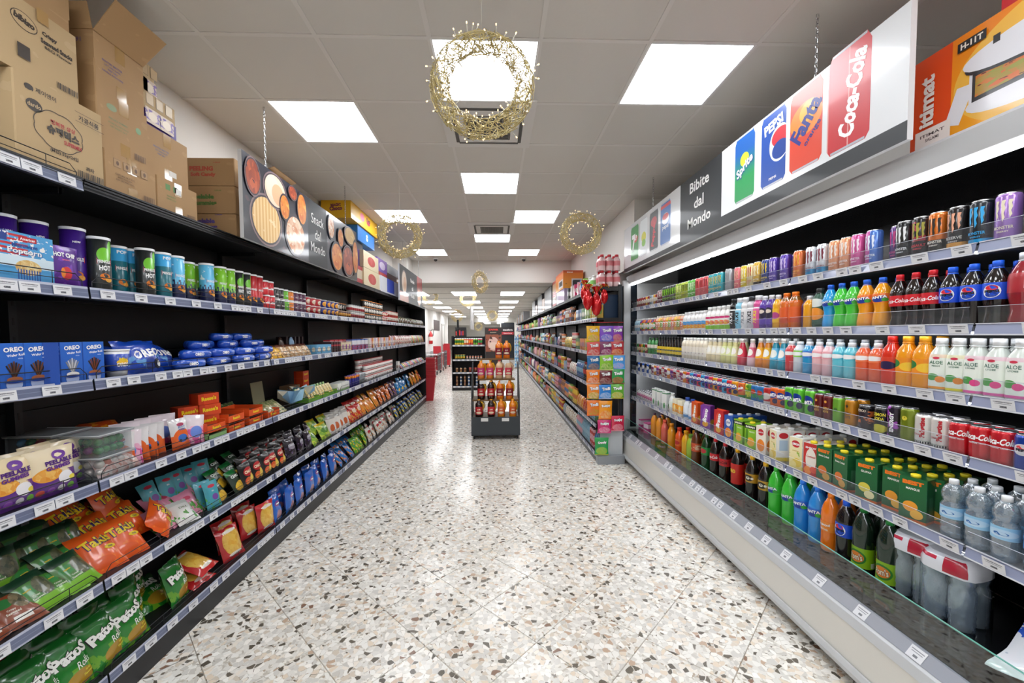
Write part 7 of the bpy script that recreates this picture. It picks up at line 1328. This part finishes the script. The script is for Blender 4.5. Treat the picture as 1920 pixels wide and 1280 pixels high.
for i in range(9): y = 18.5 + i * .7; mb = MB(); mb.box(0, .3, 0, .25, 0, (.45, .3, .5, .38, .42, .3, .48, .35, .4)[i], plain(('gbm1', 'gbm2', 'gbm3')[i % 3], ('8f8f94', '9a7a64', 'b8b4b0')[i % 3], .4)); B('boxed_goods', mb, loc=(1.27, y, ZG), label='distant box above the grocery shelving, %s of the last nine' % ORD[i + 1], category='box', group='distant boxes above the shelving')
pkb = bottle('milk', .20, .045, 'e9c6c8', 'c8303a', art('pkl', 'd87a80'), (.3, .6), seg=14); grb = bottle('milk', .17, .05, 'dfe8dc', 'e8ece8', art('grl', '8ad06a'), (.3, .6), seg=14)
for i, (px, z) in enumerate(((1150, 0), (1162, 0), (1150, .20), (1162, .20))):
    for j in range(3): place(pkb, (1.34 + j * .093, 5.17 if px < 1155 else 5.06, ZG + z), 0, 'pink drink bottle in the top shelf pack, layer %s, %s pair, file %s' % (ORD[int(z / .2) + 1], ('nearer' if px > 1155 else 'farther'), ORD[j + 1]), 'pink bottle packs above the grocery shelving')
for j, px in enumerate((1100, 1107, 1114)): place(grb, (1.29, yr(px, 1.29, 2.3), ZG), 0, 'white bottle with green label above the grocery shelving, %s from far' % ORD[j + 1], 'green labelled bottles on top')
for j, (px, c) in enumerate(((1068, '3a3a3e'), (1074, 'e8e2d6'), (1080, 'c83a6a'), (1087, 'e09aa8'), (1092, '2a6ab8'), (1098, '8ac03a'))): place(carton(.07, .06, .19, art('tc' + c, c, [('e', .5, .5, .3, .2, 'e8e4dc')]), name='grocery_box', cat='box'), (1.28, yr(px, 1.28, 2.3), ZG), R(-90), 'small %s carton on the grocery top shelf, %s from far' % ({'3a3a3e': 'black', 'e8e2d6': 'white', 'c83a6a': 'magenta', 'e09aa8': 'pink', '2a6ab8': 'blue', '8ac03a': 'lime'}[c], ORD[j + 1]), 'small cartons on the grocery top shelf')
place(carton(.19, .2, .3, plain('navybox', '1c3a5c', .5), name='grocery_box', cat='box'), (1.475, 5.2, ZR[1]), 0, 'dark blue box behind the red foil eggs')
# ================================================================ appliance boxes on the fridge
r = empty('appliance_box', (1.97, 1.25, 2.364), 'orange electric pan box standing on the fridge canopy', 'box'); w_, d_, h_ = .2, .44, .37
mb = MB(); mb.box(-w_, w_, -d_, d_, 0, h_, plain('oven_side', 'e2641c', .35, 0, .4)); fo_ = lambda s, z, o: (-w_ - o, -s, z)
fm = art('oven_front', 'e8781c', [('g', 1.3, -.2, 'f2a81c'), ('e', .62, .45, .44, .60, 'efb84a'), ('r', 0, .17, 0, 1, 'df4a18')], .3, 0, .5)
mb.quad([fo_(-d_, 0, .0005), fo_(d_, 0, .0005), fo_(d_, h_, .0005), fo_(-d_, h_, .0005)], fm); B('box_body', mb, r)
mb = MB(); W_ = plain('pan_white', 'e2e2e8', .3, 0, .4); K_ = plain('pan_dark', '2e3034', .3, 0, .4); sa = -.02
def el(s, z, a, b, m, lay): ring(mb, fo_, s, z, a, b, m, lay, 30)
el(sa + .03, .085, .25, .055, W_, 2)
def q_(s0, s1, z0, z1, o, m): mb.quad([fo_(s0, z0, o), fo_(s1, z0, o), fo_(s1, z1, o), fo_(s0, z1, o)], m)
q_(sa - .21, sa + .27, .085, .225, .0014, W_); q_(sa - .20, sa + .06, .10, .20, .0018, K_); q_(sa - .19, sa + .05, .115, .19, .0022, vor('pan', 6, '8a9a3a', 'd8642a', '5a2a1a'))
el(sa + .03, .222, .255, .05, K_, 7); el(sa + .03, .240, .262, .058, W_, 8); q_(sa + .11, sa + .2, .12, .17, .0024, K_)
mb.quad([fo_(sa - .29, .06, .0012), fo_(sa - .24, .04, .0012), fo_(sa - .19, .17, .0012), fo_(sa - .25, .18, .0012)], W_)
for s in (-.15, .0, .14): mb.box(*sorted((-w_ - .0035, -w_ - .003)), -(s + .01), -(s - .01), .27, .298, K_)
B('pan_picture', mb, r)
mb = MB(); put_text(mb, [('itimat', -d_ + .065, .19, .055, 'e8e2dc', .20, 90, .04), ('RECT', -.225, .325, .035, '26282c', .09), ('H-11T', -.225, .325, .022, 'f0e8dc', .07, 0, .04), ('ELECTRISCHE PFANNE', .10, .348, .022, 'f4e0c8', .30, 0, .03), ('WITH LID', .24, .325, .018, '4a4a4e', .12), ('CE', .17, .03, .022, 'f4e4cc', .03), ('RECT', -.35, .045, .07, 'e6dcd6', .13), ('ITIMAT', -.35, .055, .012, '4a3a3a', .09), ('SALAMI', -.35, .035, .012, '4a3a3a', .05)], lambda s, z, o: fo_(s, z, .004 + o)); B('lettering', mb, r)
r = empty('appliance_box', (2.03, 1.02, 2.736), 'red appliance box lying on top of the orange pan box', 'box'); mb = MB(); mb.box(-.2, .2, -.33, .42, 0, .35, art('redbox', 'c8202c', [('r', 0, 1, .45, 1, '5a3a2a'), ('n', .45, 1, 4, .5, 'e8c8a0')])); 
mb.quad([(-.201, .42, .12), (-.201, -.33, .12), (-.201, -.33, .35), (-.201, .42, .35)], vor('cake', 4, 'c8864a', 'e8dccc', '5a3a2a')); B('box_body', mb, r)
# ================================================================ red baskets, trolleys, extinguisher, cameras
M_red = plain('basket_red', 'b8202c', .4)
def basket(loc, rz, label, grp, s=1.0, tall=0):
    r = empty('shopping_basket', loc, label, 'basket', grp, (0, 0, rz)); mb = MB(); n = 4
    b0 = [(-.11, -.17), (.11, -.17), (.11, .17), (-.11, .17)]; b1 = [(-.17, -.24), (.17, -.24), (.17, .24), (-.17, .24)]; H = .26 + tall
    for k in range(4):
        a, b = b0[k], b0[(k + 1) % 4]; c, d = b1[(k + 1) % 4], b1[k]
        mb.quad([(*a, 0), (*b, 0), (*c, H), (*d, H)], M_red); mb.quad([(*[q * .96 for q in d], H), (*[q * .96 for q in c], H), (*[q * .96 for q in b], .01), (*[q * .96 for q in a], .01)], M_red)
        mb.tube([(*d, H), (*c, H)], .015, M_red, 6)
    mb.quad([(*p, .01) for p in b0], M_red); B('basket_shell', mb, r); m = MB(); m.tube([(-.17, -.05, H), (-.16, -.05, H + .05), (.16, -.05, H + .05), (.17, -.05, H)], .008, plain('handle_dark', '2a2224', .4), 5); B('handle', m, r); return r
for k in range(6): basket((-1.67, 10.0, .001 + k * .085), .1, 'red plastic basket in the stack at the shelving end, %s from bottom' % ORD[k + 1], 'stacked red baskets', tall=.3 if k < 5 else .34)
for i, (x, y) in enumerate(((-2.50, 17.4), (-2.45, 20.2), (-2.68, 22.3))):
    r = empty('basket_trolley', (x, y, 0), 'red shopping trolley by the plain wall, %s' % ('nearest', 'middle', 'farthest')[i], 'trolley', 'red trolleys by the plain wall'); mb = MB()
    p = [(-.02, .1), (.32, .1), (.40, .62), (.0, 1.12)]
    for xx in (-.02, .02): mb.quad([(xx * 8, a - .2, z) for a, z in p], M_red)
    for k in range(4): a, b = p[k], p[(k + 1) % 4]; mb.quad([(-.16, a[0] - .2, a[1]), (-.16, b[0] - .2, b[1]), (.16, b[0] - .2, b[1]), (.16, a[0] - .2, a[1])], M_red)
    B('trolley_body', mb, r)
    mb = MB(); [mb.box(a, a + .03, b, b + .06, 0, .09, M_black) for a in (-.14, .11) for b in (-.15, .05)]; B('wheel', mb, r)
for i, y in enumerate((16.5, 18.4)):
    r = empty('roll_cage', (-2.62 + .0 * i, y, 0), 'grey wire roll cage by the plain wall, %s' % ('nearer', 'farther')[i], 'cage', 'wire cages'); mb = MB(); mc = plain('cage_grey', '77797c', .4, .5)
    for k in range(9): x = -.3 + k * .075; mb.tube([(x, -.4, .15), (x, -.4, .85)], .006, mc, 4); 
    for k in range(12): yy = -.4 + k * .1; mb.tube([(.3, yy, .15), (.3, yy, .85)], .006, mc, 4)
    for z in (.15, .4, .65, .85): mb.tube([(-.3, -.4, z), (.3, -.4, z), (.3, .7, z), (-.3, .7, z)], .008, mc, 4, True)
    B('wire_frame', mb, r); mb = MB(); mb.box(-.3, .3, -.4, .7, .78, .80, plain('cage_top', 'c8c8cc', .4)); B('top_board', mb, r)
    mb = MB(); [mb.box(a, a + .04, b, b + .08, 0, .13, M_black) for a in (-.28, .24) for b in (-.35, .55)]; B('wheel', mb, r)
r = empty('fire_extinguisher', (-2.85, 17.8, 1.2), 'red fire extinguisher hanging on the far plain wall', 'fire extinguisher'); mb = MB(); mb.lathe([(.07, 0), (.085, .03), (.085, .42), (.05, .50), (.025, .52), (.025, .56)], plain('ext_red', 'c01a20', .3, 0, .5), 14); B('cylinder', mb, r)
mb = MB(); mb.lathe([(.086, .15), (.086, .32)], plain('ext_label', 'e8e4dc', .4), 14, capb=False, capt=False); B('label_band', mb, r); mb = MB(); mb.tube([(0, 0, .58), (.10, 0, .66), (.13, 0, .60), (.10, 0, .35)], .012, M_black, 5); mb.tube([(-.08, 0, .60), (.08, 0, .60)], .01, M_black, 5); B('hose', mb, r)
mb = MB(); mb.box(-.02, .0, -.02, .02, .3, .4, M_dark); mb.v = [(v[0] - .09, v[1], v[2]) for v in mb.v]; B('bracket', mb, r)
for i, x in enumerate((-1.24, .60)):
    r = empty('dome_camera', (x, 8.5, CZ), 'small dark dome camera on the ceiling, %s' % ('snack side', 'grocery side')[i], 'camera', 'dome cameras before the bulkhead'); mb = MB(); mb.lathe([(.045, -.03), (.055, -.02), (.055, 0)], plain('cam_white', 'dcdcd8', .4), 14); B('base', mb, r)
    mb = MB(); mb.lathe([(.004, -.075), (.028, -.065), (.038, -.045), (.04, -.03)], plain('cam_dark', '15171a', .1, 0, .8), 12); B('dome', mb, r)
# posters and signs at the back
M_pd = plain('poster_dark', '2a201e', .5)
r = empty('poster_stand', (-.12, 20.0, 0), 'tall dark promotional stand with food poster', 'stand'); mb = MB(); mb.box(-.42, .42, 0, .06, .0, 1.95, M_pd); B('frame', mb, r)
mb = MB(); mb.quad([(-.40, -.002, .75), (.40, -.002, .75), (.40, -.002, 1.60), (-.40, -.002, 1.60)], art('poster', '8a4a34', [('e', .5, .45, .34, .4, 'd8b0a4'), ('n', 0, 1, 4, .58, '3a2420'), ('e', .5, .35, .25, .2, 'e0c4b4')])); B('poster', mb, r)
mb = MB(); put_text(mb, [('ZAFAR', 0, 1.84, .09, 'c83a34', .5, 0, .06), ('MARKET', 0, 1.70, .04, 'c8b8a0', .3)], lambda x, z, o: (x, -.004 - o, z)); B('lettering', mb, r)
r = empty('shop_sign', (.80, 26, 1.75), 'black and red butcher sign over the far doorway', 'sign'); mb = MB(); mb.box(-.42, .36, 0, .06, -.17, .32, plain('sgn_k', '1d1b1c', .4)); mb.box(-.42, .36, -.002, 0, -.17, .0, plain('sgn_r', 'a8323a', .4)); B('board', mb, r); mb = MB(); put_text(mb, [('macelleria', -.02, .14, .11, 'e8e0dc', .62, 0, .03), ('Carne fresca', -.02, -.08, .09, 'e8c8c8', .55)], lambda x, z, o: (x, -.004 - o, z)); B('lettering', mb, r)
mb = MB(); mb.box(.35, 1.2, 26.06, 26.3, 0, 2.35, plain('door_dark', '23262a', .3)); d2 = struct('door_2', mb); mb = MB(); mb.box(.30, .35, 26.05, 26.3, 0, 2.4, plain('door_trim', 'c8c4be', .5)); mb.box(1.2, 1.25, 26.05, 26.3, 0, 2.4, plain('door_trim', 'c8c4be', .5)); B('door_frame', mb, d2)
wbt = bottle('water', .30, .05, 'b4d4ea', '2a6ad8', art('wbl', '5aa0d8'), (.4, .6), seg=10)
for k in range(5):
    for j in range(2): place(wbt, (.93 + j * .11, 19.0, .02 + k * .302), 0, 'blue water bottle in the far pallet column, %s layer, %s' % (ORD[k + 1], ('snack side', 'grocery side')[j]), 'water bottles on the far pallet')
mb = MB(); mb.box(.85, 1.12, 18.9, 19.15, 0, .018, M_tray); B('pallet', mb, label='low wooden pallet under the water bottles', category='pallet')
mb = MB(); mb.box(0, .02, 0, 1.9, 0, .5, plain('pic_dark', '4a3a38', .5)); B('wall_picture', mb, loc=(-2.95, 19.3, 1.82), label='dark framed picture on the plain wall above the trolleys', category='picture')
# far shelving beyond the plain wall
r = empty('tall_shelf', (-2.2, 22, 0), 'tall far shelving with red and dark packets', 'shelving'); mb = MB(); mb.box(0, .6, 0, .4, 0, 2.0, M_black); B('shelf_body', mb, r)
for k in range(4):
    mb = MB(); [mb.box(.03 + i * .09, .10 + i * .09, -.06, -.001, .3 + k * .42, .3 + k * .42 + .22 + .03 * (i % 3), plain('mass' + c, c, .45)) for i, c in enumerate(('c8302e', '8a4a2a', 'c8302e', '7a3a7a', 'c8302e', '2a2a2e'))]; B('packets', mb, r, kind='stuff')
